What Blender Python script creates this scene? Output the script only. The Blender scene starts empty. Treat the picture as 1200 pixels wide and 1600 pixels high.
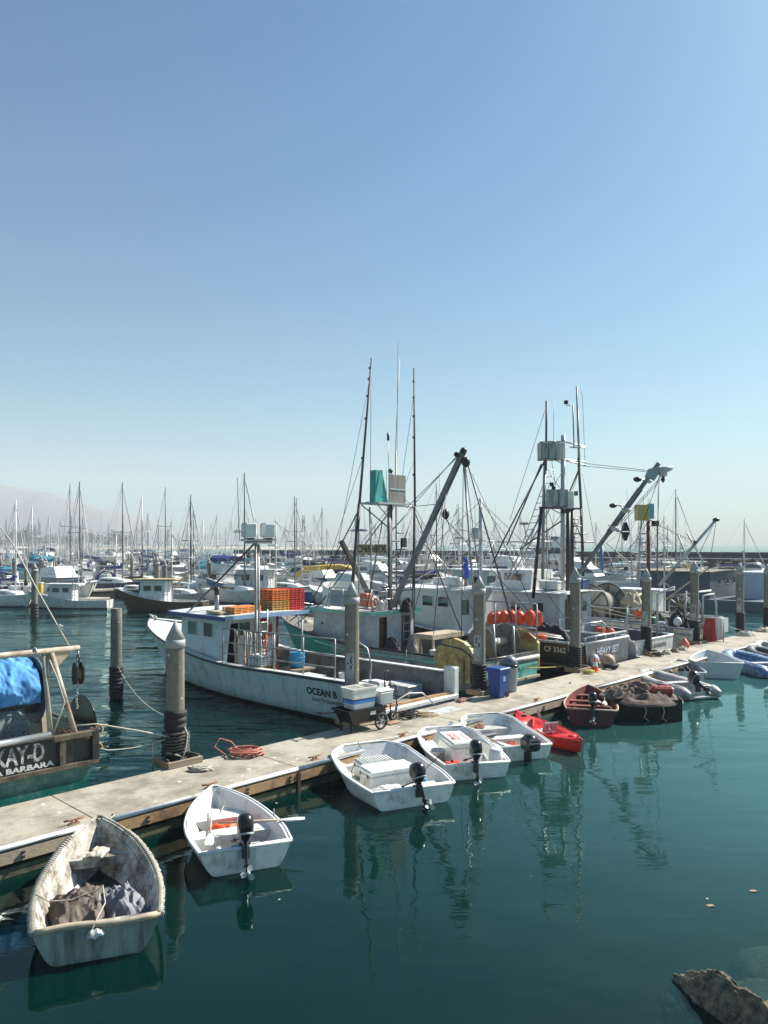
import bpy, math, random
from math import sin, cos, pi, radians, sqrt, atan2
from mathutils import Vector, Matrix, noise
random.seed(7)
SC = bpy.context.scene
# ------------------------------------------------------------------ camera
CH = 4.6
cam_d = bpy.data.cameras.new('camera'); cam = bpy.data.objects.new('camera', cam_d)
SC.collection.objects.link(cam)
cam.location = (0, 0, CH); cam.rotation_euler = (radians(90), 0, 0)
cam_d.sensor_fit = 'VERTICAL'; cam_d.sensor_height = 36; cam_d.lens = 27
cam_d.shift_y = 50/1600
cam_d.clip_start = 0.1; cam_d.clip_end = 30000
SC.camera = cam
# ------------------------------------------------------------------ world, sun, exposure
SUN_EL, SUN_AZ = 42, 31            # elevation, azimuth from +X towards +Y
w = bpy.data.worlds.new('World'); SC.world = w; w.use_nodes = True
nt = w.node_tree; nt.nodes.clear()
sky = nt.nodes.new('ShaderNodeTexSky'); sky.sky_type = 'NISHITA'; sky.sun_disc = False
sky.sun_elevation = radians(SUN_EL); sky.sun_rotation = radians(90-SUN_AZ)
sky.air_density = 1.0; sky.dust_density = 1.2; sky.ozone_density = 1.3; sky.altitude = 0
bg = nt.nodes.new('ShaderNodeBackground'); bg.inputs['Strength'].default_value = 0.05
wo = nt.nodes.new('ShaderNodeOutputWorld')
tint = nt.nodes.new('ShaderNodeVectorMath'); tint.operation = 'MULTIPLY'; tint.inputs[1].default_value = (.77, 1.17, 1.14)
hs = nt.nodes.new('ShaderNodeHueSaturation'); hs.inputs['Saturation'].default_value = 1.38; nt.links.new(sky.outputs[0], hs.inputs['Color']); nt.links.new(hs.outputs[0], tint.inputs[0]); nt.links.new(tint.outputs[0], bg.inputs[0]); nt.links.new(bg.outputs[0], wo.inputs[0])
sl = bpy.data.lights.new('sun', 'SUN'); sl.energy = 5.0; sl.angle = radians(0.5); sl.color = (1, .95, .87)
so = bpy.data.objects.new('sun', sl); SC.collection.objects.link(so)
sd = Vector((cos(radians(SUN_EL))*cos(radians(SUN_AZ)), cos(radians(SUN_EL))*sin(radians(SUN_AZ)), sin(radians(SUN_EL))))
so.rotation_euler = sd.to_track_quat('Z', 'Y').to_euler(); so.location = (20, 0, 40)
SC.view_settings.view_transform = 'Standard'; SC.view_settings.look = 'None'
SC.view_settings.exposure = 1.12; SC.view_settings.gamma = 1.0
SC.cycles.max_bounces = 8; SC.cycles.transparent_max_bounces = 12; SC.cycles.volume_bounces = 0
SC.cycles.diffuse_bounces = 3; SC.cycles.glossy_bounces = 4
# ------------------------------------------------------------------ frames
A = radians(46); UX, UY = cos(A), sin(A)          # dock direction u ; n = (-UY, UX) points away from camera
def D(s, t, z=0.0): return Vector((UX*s-UY*t, UY*s+UX*t, z))
HEAD = atan2(UX, -UY)                              # heading of the boats moored stern to the dock
def P(px, py, Y): return Vector(((px-600)/1200*Y, Y, CH-(py-850)/1200*Y))
def PS(px, py, s):
    k = (px-600)/1200; t = (UX*s-k*UY*s)/(UY+k*UX); return P(px, py, UY*s+UX*t)
def PT(px, py, t):
    k = (px-600)/1200; s = (UY*t+k*UX*t)/(UX-k*UY); return P(px, py, UY*s+UX*t)
def PZ(px, py, z): return P(px, py, 1200*(CH-z)/(py-850))
# ------------------------------------------------------------------ materials
MC = {}
def mat(name, col, rough=.6, metal=0., var=.18, scale=3., stain=None, samt=.0, sscale=1.6, bump=.0, bscale=None, streak=False, spec=.5, stretch=None):
    """procedural paint / wood / metal with tone variation, stains and bump"""
    if name in MC: return MC[name]
    m = bpy.data.materials.new(name); m.use_nodes = True; n = m.node_tree; N = n.nodes; Lk = n.links
    b = N['Principled BSDF']; b.inputs['Roughness'].default_value = rough; b.inputs['Metallic'].default_value = metal
    b.inputs['Specular IOR Level'].default_value = spec
    tc = N.new('ShaderNodeTexCoord'); mp = N.new('ShaderNodeMapping'); Lk.new(tc.outputs['Object'], mp.inputs[0])
    if stretch: mp.inputs['Scale'].default_value = stretch
    nz = N.new('ShaderNodeTexNoise'); nz.inputs['Scale'].default_value = scale; nz.inputs['Detail'].default_value = 6; nz.inputs['Roughness'].default_value = .65
    Lk.new(mp.outputs[0], nz.inputs['Vector'])
    r = N.new('ShaderNodeMapRange'); r.inputs['From Min'].default_value = .3; r.inputs['From Max'].default_value = .7
    r.inputs['To Min'].default_value = 1-var; r.inputs['To Max'].default_value = 1+var; Lk.new(nz.outputs[0], r.inputs[0])
    mx = N.new('ShaderNodeVectorMath'); mx.operation = 'SCALE'; mx.inputs[0].default_value = col; Lk.new(r.outputs[0], mx.inputs['Scale'])
    out = mx.outputs[0]
    if stain:
        n2 = N.new('ShaderNodeTexNoise'); n2.inputs['Scale'].default_value = sscale; n2.inputs['Detail'].default_value = 8; n2.inputs['Roughness'].default_value = .72
        if streak:
            m2 = N.new('ShaderNodeMapping'); m2.inputs['Scale'].default_value = (3.2, 3.2, .35); m2.inputs['Location'].default_value = (3, 7, 1)
            Lk.new(tc.outputs['Object'], m2.inputs[0]); Lk.new(m2.outputs[0], n2.inputs['Vector'])
        else: Lk.new(mp.outputs[0], n2.inputs['Vector'])
        r2 = N.new('ShaderNodeMapRange'); r2.inputs['From Min'].default_value = .62-samt*.35; r2.inputs['From Max'].default_value = .74-samt*.2
        Lk.new(n2.outputs[0], r2.inputs[0])
        mi = N.new('ShaderNodeMix'); mi.data_type = 'RGBA'; Lk.new(r2.outputs[0], mi.inputs['Factor'])
        Lk.new(out, mi.inputs['A']); mi.inputs['B'].default_value = (*stain, 1); out = mi.outputs['Result']
    Lk.new(out, b.inputs['Base Color'])
    if bump:
        n3 = N.new('ShaderNodeTexNoise'); n3.inputs['Scale'].default_value = bscale or scale*6; n3.inputs['Detail'].default_value = 5
        Lk.new(mp.outputs[0], n3.inputs['Vector'])
        bp = N.new('ShaderNodeBump'); bp.inputs['Strength'].default_value = bump; bp.inputs['Distance'].default_value = .02
        Lk.new(n3.outputs[0], bp.inputs['Height']); Lk.new(bp.outputs[0], b.inputs['Normal'])
    MC[name] = m; return m
def glass(name='dark_glass', col=(.015, .02, .022)):
    if name in MC: return MC[name]
    m = mat(name, col, rough=.06, var=.3, scale=2, spec=.8); return m
WHITE = mat('white_paint', (.62, .63, .60), .45, var=.08, stain=(.36, .33, .27), samt=.25, streak=True)
GELC = mat('white_gelcoat', (.68, .68, .65), .35, var=.05, stain=(.40, .36, .29), samt=.3, sscale=3.5)
WORN = mat('worn_white', (.58, .55, .48), .8, var=.2, scale=5, stain=(.12, .10, .075), samt=.68, sscale=4, bump=.3)
HULLW = mat('chalky_hull_white', (.56, .62, .58), .5, var=.08, stain=(.30, .31, .26), samt=.32, sscale=1.2, streak=True)
GREYP = mat('grey_paint', (.30, .32, .33), .5, var=.12, stain=(.14, .11, .08), samt=.3, streak=True)
LGREY = mat('light_grey_paint', (.48, .49, .48), .5, var=.1, stain=(.22, .18, .13), samt=.3, streak=True)
DGREY = mat('dark_grey_paint', (.075, .08, .085), .5, var=.2, stain=(.2, .15, .1), samt=.2)
BLACK = mat('black_paint', (.012, .012, .014), .4, var=.3, stain=(.09, .06, .04), samt=.25)
RUBBER = mat('black_rubber', (.012, .012, .012), .7, var=.3)
PLAST = mat('black_plastic', (.010, .010, .012), .28, var=.1)
TEAL = mat('teal_paint', (.02, .26, .22), .5, var=.15, stain=(.12, .12, .08), samt=.25, streak=True)
LTEAL = mat('pale_teal_paint', (.16, .50, .42), .5, var=.12, stain=(.25, .2, .12), samt=.3)
BLUEP = mat('blue_paint', (.02, .06, .20), .45, var=.12)
SKYB = mat('sky_blue_plastic', (.03, .25, .50), .5, var=.1)
RED = mat('red_paint', (.42, .03, .02), .45, var=.15)
DRED = mat('dull_red_paint', (.20, .035, .028), .6, var=.2, stain=(.07, .03, .02), samt=.4)
ORANGE = mat('orange_plastic', (.80, .10, .015), .5, var=.15)
WOOD = mat('weathered_wood', (.22, .17, .12), .8, var=.3, scale=2, stretch=(.6, 6, 6), bump=.3)
TRIM = mat('scuffed_brown_trim', (.13, .10, .07), .75, var=.3, scale=5, stain=(.04, .03, .022), samt=.55, sscale=5, bump=.4)
OWOOD = mat('orange_brown_timber', (.40, .24, .12), .75, var=.3, scale=3, stain=(.1, .06, .03), samt=.3, bump=.3)
PALEW = mat('pale_timber', (.42, .34, .24), .75, var=.2, scale=3, bump=.2)
CONC = mat('dock_concrete', (.37, .335, .265), .9, var=.10, scale=9, stain=(.20, .175, .135), samt=.5, sscale=1.3, bump=.5, bscale=60)
PILE = mat('concrete_pile', (.20, .18, .14), .85, var=.25, scale=5, stain=(.09, .08, .06), samt=.45, sscale=1.2, streak=True, bump=.35, bscale=30)

def droppings(m, sc=2.2, thr=.10):
    n = m.node_tree; N = n.nodes; Lk = n.links; b = N['Principled BSDF']; src = b.inputs['Base Color'].links[0].from_socket
    tc = N.new('ShaderNodeTexCoord'); v = N.new('ShaderNodeTexVoronoi'); v.inputs['Scale'].default_value = sc; Lk.new(tc.outputs['Object'], v.inputs['Vector'])
    nz = N.new('ShaderNodeTexNoise'); nz.inputs['Scale'].default_value = 9; nz.inputs['Detail'].default_value = 3; Lk.new(tc.outputs['Object'], nz.inputs['Vector'])
    ad = N.new('ShaderNodeMath'); ad.operation = 'MULTIPLY_ADD'; ad.inputs[1].default_value = .16; Lk.new(nz.outputs[0], ad.inputs[0]); Lk.new(v.outputs['Distance'], ad.inputs[2])
    r = N.new('ShaderNodeMapRange'); r.inputs['From Min'].default_value = thr+.075; r.inputs['From Max'].default_value = thr+.05; Lk.new(ad.outputs[0], r.inputs[0])
    mi = N.new('ShaderNodeMix'); mi.data_type = 'RGBA'; Lk.new(r.outputs[0], mi.inputs['Factor']); Lk.new(src, mi.inputs['A']); mi.inputs['B'].default_value = (.55, .54, .50, 1); Lk.new(mi.outputs['Result'], b.inputs['Base Color'])
droppings(CONC); droppings(PILE, 3.5, .11)
CAPM = mat('pile_cap_white', (.34, .34, .32), .6, var=.15, stain=(.16, .13, .1), samt=.3)
STEEL = mat('galvanised_steel', (.34, .34, .33), .45, metal=.5, var=.2, stain=(.2, .11, .06), samt=.25)
DSTEEL = mat('dark_steel', (.055, .055, .06), .5, metal=.3, var=.3, stain=(.16, .07, .03), samt=.3)
ALU = mat('aluminium', (.45, .46, .46), .4, metal=.5, var=.1)
RUSTY = mat('rusty_steel', (.24, .11, .055), .8, var=.35, scale=6, stain=(.35, .27, .18), samt=.4, bump=.3)
YGRUST = mat('yellow_green_rusting_paint', (.42, .42, .16), .6, var=.15, stain=(.28, .09, .02), samt=.62, sscale=2.2, bump=.3)
ROPEW = mat('pale_rope', (.45, .41, .34), .9, var=.2, scale=20)
ROPED = mat('dark_rope', (.06, .055, .05), .9, var=.3, scale=20)
ROPEY = mat('yellow_rope', (.55, .46, .10), .9, var=.2)
HOSE = mat('pink_hose', (.42, .14, .10), .6, var=.15)
MOSS = mat('mossy_timber', (.16, .15, .09), .9, var=.4, scale=4, stain=(.04, .045, .03), samt=.6, bump=.5)
TARPB = mat('blue_tarpaulin', (.08, .27, .56), .85, var=.3, scale=5, bump=.4, bscale=12)
BCOVER = mat('blue_sail_canvas', (.012, .03, .16), .8, var=.15)
TCOVER = mat('turquoise_canvas', (.05, .24, .32), .8, var=.15)
KCOVER = mat('black_canvas', (.018, .018, .022), .8, var=.2)
TAN = mat('tan_canvas', (.42, .33, .18), .8, var=.15)
YCOVER = mat('yellow_canvas', (.55, .36, .06), .8, var=.2)
NET = mat('brown_net_pile', (.17, .125, .095), .95, var=.45, scale=12, stain=(.05, .04, .035), samt=.5, sscale=6, bump=.8, bscale=50)
NETG = mat('grey_net', (.13, .16, .17), .95, var=.6, scale=30, bump=.9, bscale=70)
HYPA = mat('grey_inflatable_fabric', (.36, .36, .34), .6, var=.12, stain=(.17, .15, .12), samt=.35, sscale=4)
INFB = mat('blue_inflatable_fabric', (.05, .12, .27), .6, var=.25, stain=(.35, .4, .45), samt=.4, sscale=8)
KAYR = mat('red_kayak_plastic', (.62, .025, .02), .3, var=.08)
GREEN = mat('green_plastic', (.01, .14, .07), .5, var=.2)
CREAM = mat('cream_hull_paint', (.66, .62, .50), .5, var=.1, stain=(.26, .18, .1), samt=.35, streak=True)
AMBER = mat('amber_brown_hull', (.055, .032, .012), .5, var=.25)
DARKM = mat('dark_interior', (.02, .02, .022), .9, var=.3)
LETB = mat('black_lettering', (.02, .02, .025), .6, var=.1)
LETW = mat('white_lettering', (.60, .60, .58), .6, var=.1, stain=(.04, .04, .04), samt=.2, sscale=9)
LETBL = mat('blue_lettering', (.05, .12, .30), .6, var=.1)
LETR = mat('red_lettering', (.5, .10, .07), .6, var=.2)
WEED = mat('dark_marine_growth', (.02, .022, .015), .9, var=.5, scale=8, bump=.6)
BINB = mat('blue_bin_plastic', (.008, .045, .22), .5, var=.1)
BING = mat('grey_bin_plastic', (.27, .29, .31), .5, var=.1)
GL = glass()
GLG = glass('green_glass', (.05, .13, .12))
# ------------------------------------------------------------------ object helpers
def tag(o, label=None, cat=None, group=None, kind=None):
    if label: o['label'] = label
    if cat: o['category'] = cat
    if group: o['group'] = group
    if kind: o['kind'] = kind
    return o
def empty(name, loc=(0, 0, 0), rz=0., label=None, cat=None, group=None):
    o = bpy.data.objects.new(name, None); SC.collection.objects.link(o); o.empty_display_size = .2
    o.location = loc; o.rotation_euler = (0, 0, rz)
    o['_rz'] = rz
    return tag(o, label, cat, group)
def wmat(o):
    m = Matrix.Translation(o.location) @ o.rotation_euler.to_matrix().to_4x4()
    if o.parent: m = wmat(o.parent) @ m
    return m
class MB:
    def __init__(s): s.v = []; s.f = []; s.mi = []; s.cur = 0; s.sm = []; s.smooth = False
    def face(s, idx): s.f.append(tuple(idx)); s.mi.append(s.cur); s.sm.append(s.smooth)
    def add(s, vs, fs, M=None):
        b = len(s.v)
        for p in vs:
            p = Vector(p); s.v.append(M @ p if M else p)
        for f in fs: s.face([b+i for i in f])
        return s
    def box(s, c, d, rz=0., M=None, taper=1., bev=0.):
        x, y, z = [k/2 for k in d]; c = Vector(c)
        if bev > 0:
            bv = min(bev, x*.9, y*.9, z*.9); rings = []
            for zz, ins in ((-z, bv), (-z+bv, 0), (z-bv, 0), (z, bv)):
                X, Y = x-ins, y-ins; q = bv if ins == 0 else bv*.5; t = taper if zz > 0 else 1
                pts = [(X, Y-q), (X-q, Y), (-X+q, Y), (-X, Y-q), (-X, -Y+q), (-X+q, -Y), (X-q, -Y), (X, -Y+q)]
                rings.append([Vector((a*t, b*t, zz)) for a, b in pts])
            R = Matrix.Translation(c) @ Matrix.Rotation(rz, 4, 'Z')
            if M: R = M @ R
            rr = [[R @ p for p in r] for r in rings]
            s.loft(rr, closed=True, cap=True); return s
        vs = [(-x, -y, -z), (x, -y, -z), (x, y, -z), (-x, y, -z), (-x*taper, -y*taper, z), (x*taper, -y*taper, z), (x*taper, y*taper, z), (-x*taper, y*taper, z)]
        R = Matrix.Translation(c) @ Matrix.Rotation(rz, 4, 'Z')
        if M: R = M @ R
        return s.add(vs, [(0, 3, 2, 1), (4, 5, 6, 7), (0, 1, 5, 4), (1, 2, 6, 5), (2, 3, 7, 6), (3, 0, 4, 7)], R)
    def beam(s, a, b, w, h=None):
        """rectangular bar from a to b"""
        a, b = Vector(a), Vector(b); d = b-a; L = d.length; h = h or w
        q = d.to_track_quat('X', 'Z').to_matrix().to_4x4()
        return s.box((L/2, 0, 0), (L, w, h), M=Matrix.Translation(a) @ q)
    def loft(s, rings, closed=True, cap=False, cap0=None, cap1=None):
        b = len(s.v); n = len(rings[0])
        for r in rings:
            for p in r: s.v.append(Vector(p))
        for i in range(len(rings)-1):
            for j in range(n if closed else n-1):
                k = (j+1) % n; s.face((b+i*n+j, b+i*n+k, b+(i+1)*n+k, b+(i+1)*n+j))
        c0 = cap if cap0 is None else cap0; c1 = cap if cap1 is None else cap1
        sm = s.smooth; s.smooth = False
        if c0: s.face([b+j for j in reversed(range(n))])
        if c1: s.face([b+(len(rings)-1)*n+j for j in range(n)])
        s.smooth = sm
        return s
    def tube(s, pts, r, n=6, r2=None, cap=True):
        pts = [Vector(p) for p in pts]; rs = []; m = len(pts)
        sm = s.smooth; s.smooth = True
        up = Vector((0, 0, 1)); prev = None
        for i, p in enumerate(pts):
            d = (pts[min(i+1, m-1)]-pts[max(i-1, 0)]).normalized()
            if prev is None:
                a = d.cross(up)
                if a.length < .05: a = d.cross(Vector((0, 1, 0)))
            else:
                a = prev - d*prev.dot(d)
                if a.length < 1e-4: a = d.cross(up)
            a.normalize(); prev = a; b_ = d.cross(a)
            if callable(r): rr = r(i/(m-1))
            else: rr = r if r2 is None else r+(r2-r)*i/(m-1)
            rs.append([p+(a*cos(2*pi*k/n)+b_*sin(2*pi*k/n))*rr for k in range(n)])
        s.loft(rs, closed=True, cap=cap); s.smooth = sm; return s
    def lathe(s, prof, n=16, M=None, cap=True):
        """prof: list of (r, z)"""
        sm = s.smooth; s.smooth = True
        rs = [[(Vector((r*cos(2*pi*k/n), r*sin(2*pi*k/n), z))) for k in range(n)] for r, z in prof]
        if M: rs = [[M @ p for p in r] for r in rs]
        s.loft(rs, closed=True, cap=cap); s.smooth = sm; return s
    def ball(s, c, r, n=12, sq=(1, 1, 1), M=None):
        m = n//2+1; prof = [(r*sin(pi*max(.02, min(i/m, .98))), -r*cos(pi*i/m)) for i in range(m+1)]
        R = Matrix.Translation(Vector(c)) @ Matrix.Diagonal((*sq, 1))
        return s.lathe(prof, n, M=(M @ R) if M else R)
    def sheet(s, fn, nu, nv):
        """fn(u,v)->point ; open grid"""
        return s.loft([[fn(i/nu, j/nv) for j in range(nv+1)] for i in range(nu+1)], closed=False)
    def prism(s, pts, depth, M=None):
        """pts 2D outline in local XZ, extruded along +-Y by depth/2"""
        n = len(pts); b = len(s.v)
        for sg in (-1, 1):
            for x, z in pts:
                p = Vector((x, sg*depth/2, z)); s.v.append(M @ p if M else p)
        s.face([b+i for i in range(n)]); s.face([b+n+i for i in reversed(range(n))])
        for i in range(n):
            k = (i+1) % n; s.face((b+i, b+n+i, b+n+k, b+k))
        return s
    def build(s, name, m, parent=None, world=False, loc=None, **kw):
        me = bpy.data.meshes.new(name)
        vs = s.v
        if world and parent: inv = wmat(parent).inverted(); vs = [inv @ Vector(p) for p in vs]
        elif parent is None and loc is None and len(vs):
            # centre the object's origin at the bottom of its mesh
            c = Vector((sum(p[0] for p in vs)/len(vs), sum(p[1] for p in vs)/len(vs), min(p[2] for p in vs)))
            vs = [Vector(p)-c for p in vs]; loc = c
        me.from_pydata([tuple(p) for p in vs], [], s.f)
        ms = m if isinstance(m, (list, tuple)) else [m]
        for q in ms: me.materials.append(q)
        me.polygons.foreach_set('material_index', s.mi); me.polygons.foreach_set('use_smooth', s.sm); me.update()
        import bmesh
        bm = bmesh.new(); bm.from_mesh(me); bmesh.ops.recalc_face_normals(bm, faces=bm.faces); bm.to_mesh(me); bm.free()
        o = bpy.data.objects.new(name, me); SC.collection.objects.link(o)
        if parent: o.parent = parent
        if loc is not None: o.location = loc
        tag(o, kw.get('label'), kw.get('cat'), kw.get('group'), kw.get('kind'))
        return o
def children(o): return [c for c in KIDS.get(o.name, [])]
def kids_map():
    global KIDS; KIDS = {}
    for o in SC.collection.objects:
        if o.parent: KIDS.setdefault(o.parent.name, []).append(o)
def copy_tree(o, parent=None):
    c = o.copy(); SC.collection.objects.link(c)
    if parent: c.parent = parent
    for ch in KIDS.get(o.name, []): copy_tree(ch, c)
    return c
def sag(a, b, d=.15, n=10):
    a, b = Vector(a), Vector(b)
    return [a.lerp(b, i/n)+Vector((0, 0, -4*d*(i/n)*(1-i/n))) for i in range(n+1)]
TXT = {}
def text2d(body, h=1.0, w=None, bold=0.0):
    key = (body, bold)
    if key not in TXT:
        cu = bpy.data.curves.new('lettering', 'FONT'); cu.body = body; cu.resolution_u = 2; cu.offset = bold
        ob = bpy.data.objects.new('lettering', cu); SC.collection.objects.link(ob)
        bpy.context.view_layer.update()
        me = bpy.data.meshes.new_from_object(ob.evaluated_get(bpy.context.evaluated_depsgraph_get()))
        vs = [(q.co.x, q.co.y) for q in me.vertices]; fs = [tuple(p.vertices) for p in me.polygons]
        bpy.data.objects.remove(ob); bpy.data.curves.remove(cu); bpy.data.meshes.remove(me)
        TXT[key] = (vs, fs)
    vs, fs = TXT[key]
    x0 = min(a for a, b in vs); x1 = max(a for a, b in vs); y0 = min(b for a, b in vs); y1 = max(b for a, b in vs)
    sy = h/(y1-y0); sx = (w/(x1-x0)) if w else sy
    return [((a-x0)*sx, (b-y0)*sy) for a, b in vs], fs, (x1-x0)*sx
def letter(parent, body, h, w, fn, m, bold=0.0, name='lettering', world=False):
    vs, fs, W = text2d(body, h, w, bold)
    mb = MB(); mb.add([fn(a, b) for a, b in vs], fs); return mb.build(name, m, parent, world=world)
def rope(name, pts, r, m, label, group=None, cat='rope', n=5):
    mb = MB(); mb.tube(pts, r, n); return mb.build(name, m, label=label, cat=cat, group=group)
def coil_pts(c, r0, r1, turns, rise=.01, jit=.02, sq=1., seed=1):
    rnd = random.Random(seed); pts = []; n = int(turns*14)
    for i in range(n):
        a = 2*pi*turns*i/n; r = r0+(r1-r0)*abs(((i/n*3) % 2)-1)+rnd.uniform(-jit, jit)
        pts.append(Vector(c)+Vector((r*cos(a), r*sin(a)*sq, rise*i/14+rnd.uniform(0, .012))))
    return pts
HAZE_D = 0.0005
# ================================================================== SETTING
# ---- water: one closed body with absorbing depth; turbid surface layer, Fresnel mirror on top
def water():
    m = bpy.data.materials.new('harbour_water'); m.use_nodes = True; n = m.node_tree; N = n.nodes; Lk = n.links
    N.clear(); out = N.new('ShaderNodeOutputMaterial')
    tc = N.new('ShaderNodeTexCoord')
    geo = N.new('ShaderNodeNewGeometry')
    # distance across the dock (t) decides how sheltered the water is
    dt = N.new('ShaderNodeVectorMath'); dt.operation = 'DOT_PRODUCT'; dt.inputs[1].default_value = (-UY, UX, 0); Lk.new(geo.outputs['Position'], dt.inputs[0])
    mr = N.new('ShaderNodeMapRange'); mr.inputs['From Min'].default_value = 10.8; mr.inputs['From Max'].default_value = 15
    mr.inputs['To Min'].default_value = .09; mr.inputs['To Max'].default_value = 1.0; Lk.new(dt.outputs['Value'], mr.inputs[0])
    def noise_(scale, sx, sy, det=3, dist=0.):
        mp = N.new('ShaderNodeMapping'); mp.inputs['Scale'].default_value = (sx, sy, 1); mp.inputs['Rotation'].default_value = (0, 0, radians(8))
        Lk.new(geo.outputs['Position'], mp.inputs[0])
        q = N.new('ShaderNodeTexNoise'); q.inputs['Scale'].default_value = scale; q.inputs['Detail'].default_value = det; q.inputs['Distortion'].default_value = dist
        Lk.new(mp.outputs[0], q.inputs['Vector']); return q
    a = noise_(1.5, .55, 1.3, 4, .3); b = noise_(.35, .6, 1.2, 2)
    ad = N.new('ShaderNodeMath'); ad.operation = 'MULTIPLY_ADD'; ad.inputs[1].default_value = 2.2; Lk.new(b.outputs[0], ad.inputs[0]); Lk.new(a.outputs[0], ad.inputs[2])
    ml = N.new('ShaderNodeMath'); ml.operation = 'MULTIPLY'; Lk.new(ad.outputs[0], ml.inputs[0]); Lk.new(mr.outputs[0], ml.inputs[1])
    wp = noise_(.09, 1, 1.6, 3, .6); wr = N.new('ShaderNodeMapRange'); wr.inputs['From Min'].default_value = .35; wr.inputs['From Max'].default_value = .65; wr.inputs['To Min'].default_value = .25; wr.inputs['To Max'].default_value = 1.7; Lk.new(wp.outputs[0], wr.inputs[0])
    m_2 = N.new('ShaderNodeMath'); m_2.operation = 'MULTIPLY'; Lk.new(ml.outputs[0], m_2.inputs[0]); Lk.new(wr.outputs[0], m_2.inputs[1]); ml = m_2
    bp = N.new('ShaderNodeBump'); bp.inputs['Strength'].default_value = 1; bp.inputs['Distance'].default_value = .10; Lk.new(ml.outputs[0], bp.inputs['Height'])
    fr = N.new('ShaderNodeFresnel'); fr.inputs['IOR'].default_value = 1.33; Lk.new(bp.outputs[0], fr.inputs['Normal'])
    gl = N.new('ShaderNodeBsdfGlossy'); gl.inputs['Roughness'].default_value = .015; gl.inputs['Color'].default_value = (.80, 1, .92, 1); Lk.new(bp.outputs[0], gl.inputs['Normal'])
    rr_ = N.new('ShaderNodeMapRange'); rr_.inputs['From Min'].default_value = .45; rr_.inputs['From Max'].default_value = .75; rr_.inputs['To Min'].default_value = .01; rr_.inputs['To Max'].default_value = .03; Lk.new(wp.outputs[0], rr_.inputs[0]); Lk.new(rr_.outputs[0], gl.inputs['Roughness'])
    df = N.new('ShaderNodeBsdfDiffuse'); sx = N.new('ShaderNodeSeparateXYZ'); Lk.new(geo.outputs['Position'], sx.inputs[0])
    sf = N.new('ShaderNodeMapRange'); sf.interpolation_type = 'SMOOTHSTEP'; sf.inputs['From Min'].default_value = -1.5; sf.inputs['From Max'].default_value = 11; Lk.new(sx.outputs['X'], sf.inputs[0])  # diffuse brightens towards +X: sunward sky reflection painted in, plus silty shallows
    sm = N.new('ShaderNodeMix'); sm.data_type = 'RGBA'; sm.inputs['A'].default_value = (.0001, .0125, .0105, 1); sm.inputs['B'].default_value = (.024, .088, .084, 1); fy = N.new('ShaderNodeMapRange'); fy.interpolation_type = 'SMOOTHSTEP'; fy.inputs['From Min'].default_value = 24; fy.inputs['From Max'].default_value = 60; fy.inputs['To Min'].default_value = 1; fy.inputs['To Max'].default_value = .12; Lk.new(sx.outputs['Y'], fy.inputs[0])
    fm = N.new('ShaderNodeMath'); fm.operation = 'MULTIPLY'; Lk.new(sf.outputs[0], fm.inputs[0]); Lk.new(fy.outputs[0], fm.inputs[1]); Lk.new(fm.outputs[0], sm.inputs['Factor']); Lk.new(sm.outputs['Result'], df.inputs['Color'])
    tr = N.new('ShaderNodeBsdfTransparent'); tr.inputs['Color'].default_value = (.75, .98, .95, 1)
    m1 = N.new('ShaderNodeMixShader'); 
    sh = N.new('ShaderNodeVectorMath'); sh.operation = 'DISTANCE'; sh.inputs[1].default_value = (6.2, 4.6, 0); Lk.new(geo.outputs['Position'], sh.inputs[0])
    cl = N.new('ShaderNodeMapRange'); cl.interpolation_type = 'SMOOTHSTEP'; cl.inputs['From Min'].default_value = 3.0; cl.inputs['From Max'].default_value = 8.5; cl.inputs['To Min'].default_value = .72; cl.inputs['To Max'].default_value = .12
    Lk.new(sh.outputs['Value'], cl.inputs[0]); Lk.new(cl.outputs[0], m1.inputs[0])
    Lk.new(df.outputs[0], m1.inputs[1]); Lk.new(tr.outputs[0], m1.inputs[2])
    m2 = N.new('ShaderNodeMixShader'); Lk.new(fr.outputs[0], m2.inputs[0]); Lk.new(m1.outputs[0], m2.inputs[1]); Lk.new(gl.outputs[0], m2.inputs[2])
    Lk.new(m2.outputs[0], out.inputs['Surface'])
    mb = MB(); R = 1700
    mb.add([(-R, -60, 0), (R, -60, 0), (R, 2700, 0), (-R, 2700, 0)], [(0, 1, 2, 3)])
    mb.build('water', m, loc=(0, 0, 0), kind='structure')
water()
def seabed():
    # silty bottom: deep under the boats, shelving up to the rocks at the near right
    m = mat('silty_seabed', (.055, .065, .04), 1., var=.3, scale=.8, stain=(.08, .075, .045), samt=.5, sscale=.7)
    def z(x, y):
        k = max(0., min(1., 1-(sqrt((x-6.5)**2+(y-4.5)**2)-2)/9.)); k = k*k*(3-2*k)
        return -5.6+k*5.05+.18*noise.noise(Vector((x*.6, y*.6, 0)))*(.3+.7*k)
    mb = MB(); mb.smooth = True
    mb.sheet(lambda u, v: Vector((-40+90*u, -10+70*v, z(-40+90*u, -10+70*v))), 110, 90)
    mb.build('seabed', m, loc=(0, 0, 0), kind='structure')
    mb = MB(); R = 1700
    mb.add([(-R, -60, -6.2), (R, -60, -6.2), (R, 2700, -6.2), (-R, 2700, -6.2)], [(0, 1, 2, 3)])
    mb.build('harbour_floor', m, loc=(0, 0, 0), kind='structure')
seabed()
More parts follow.
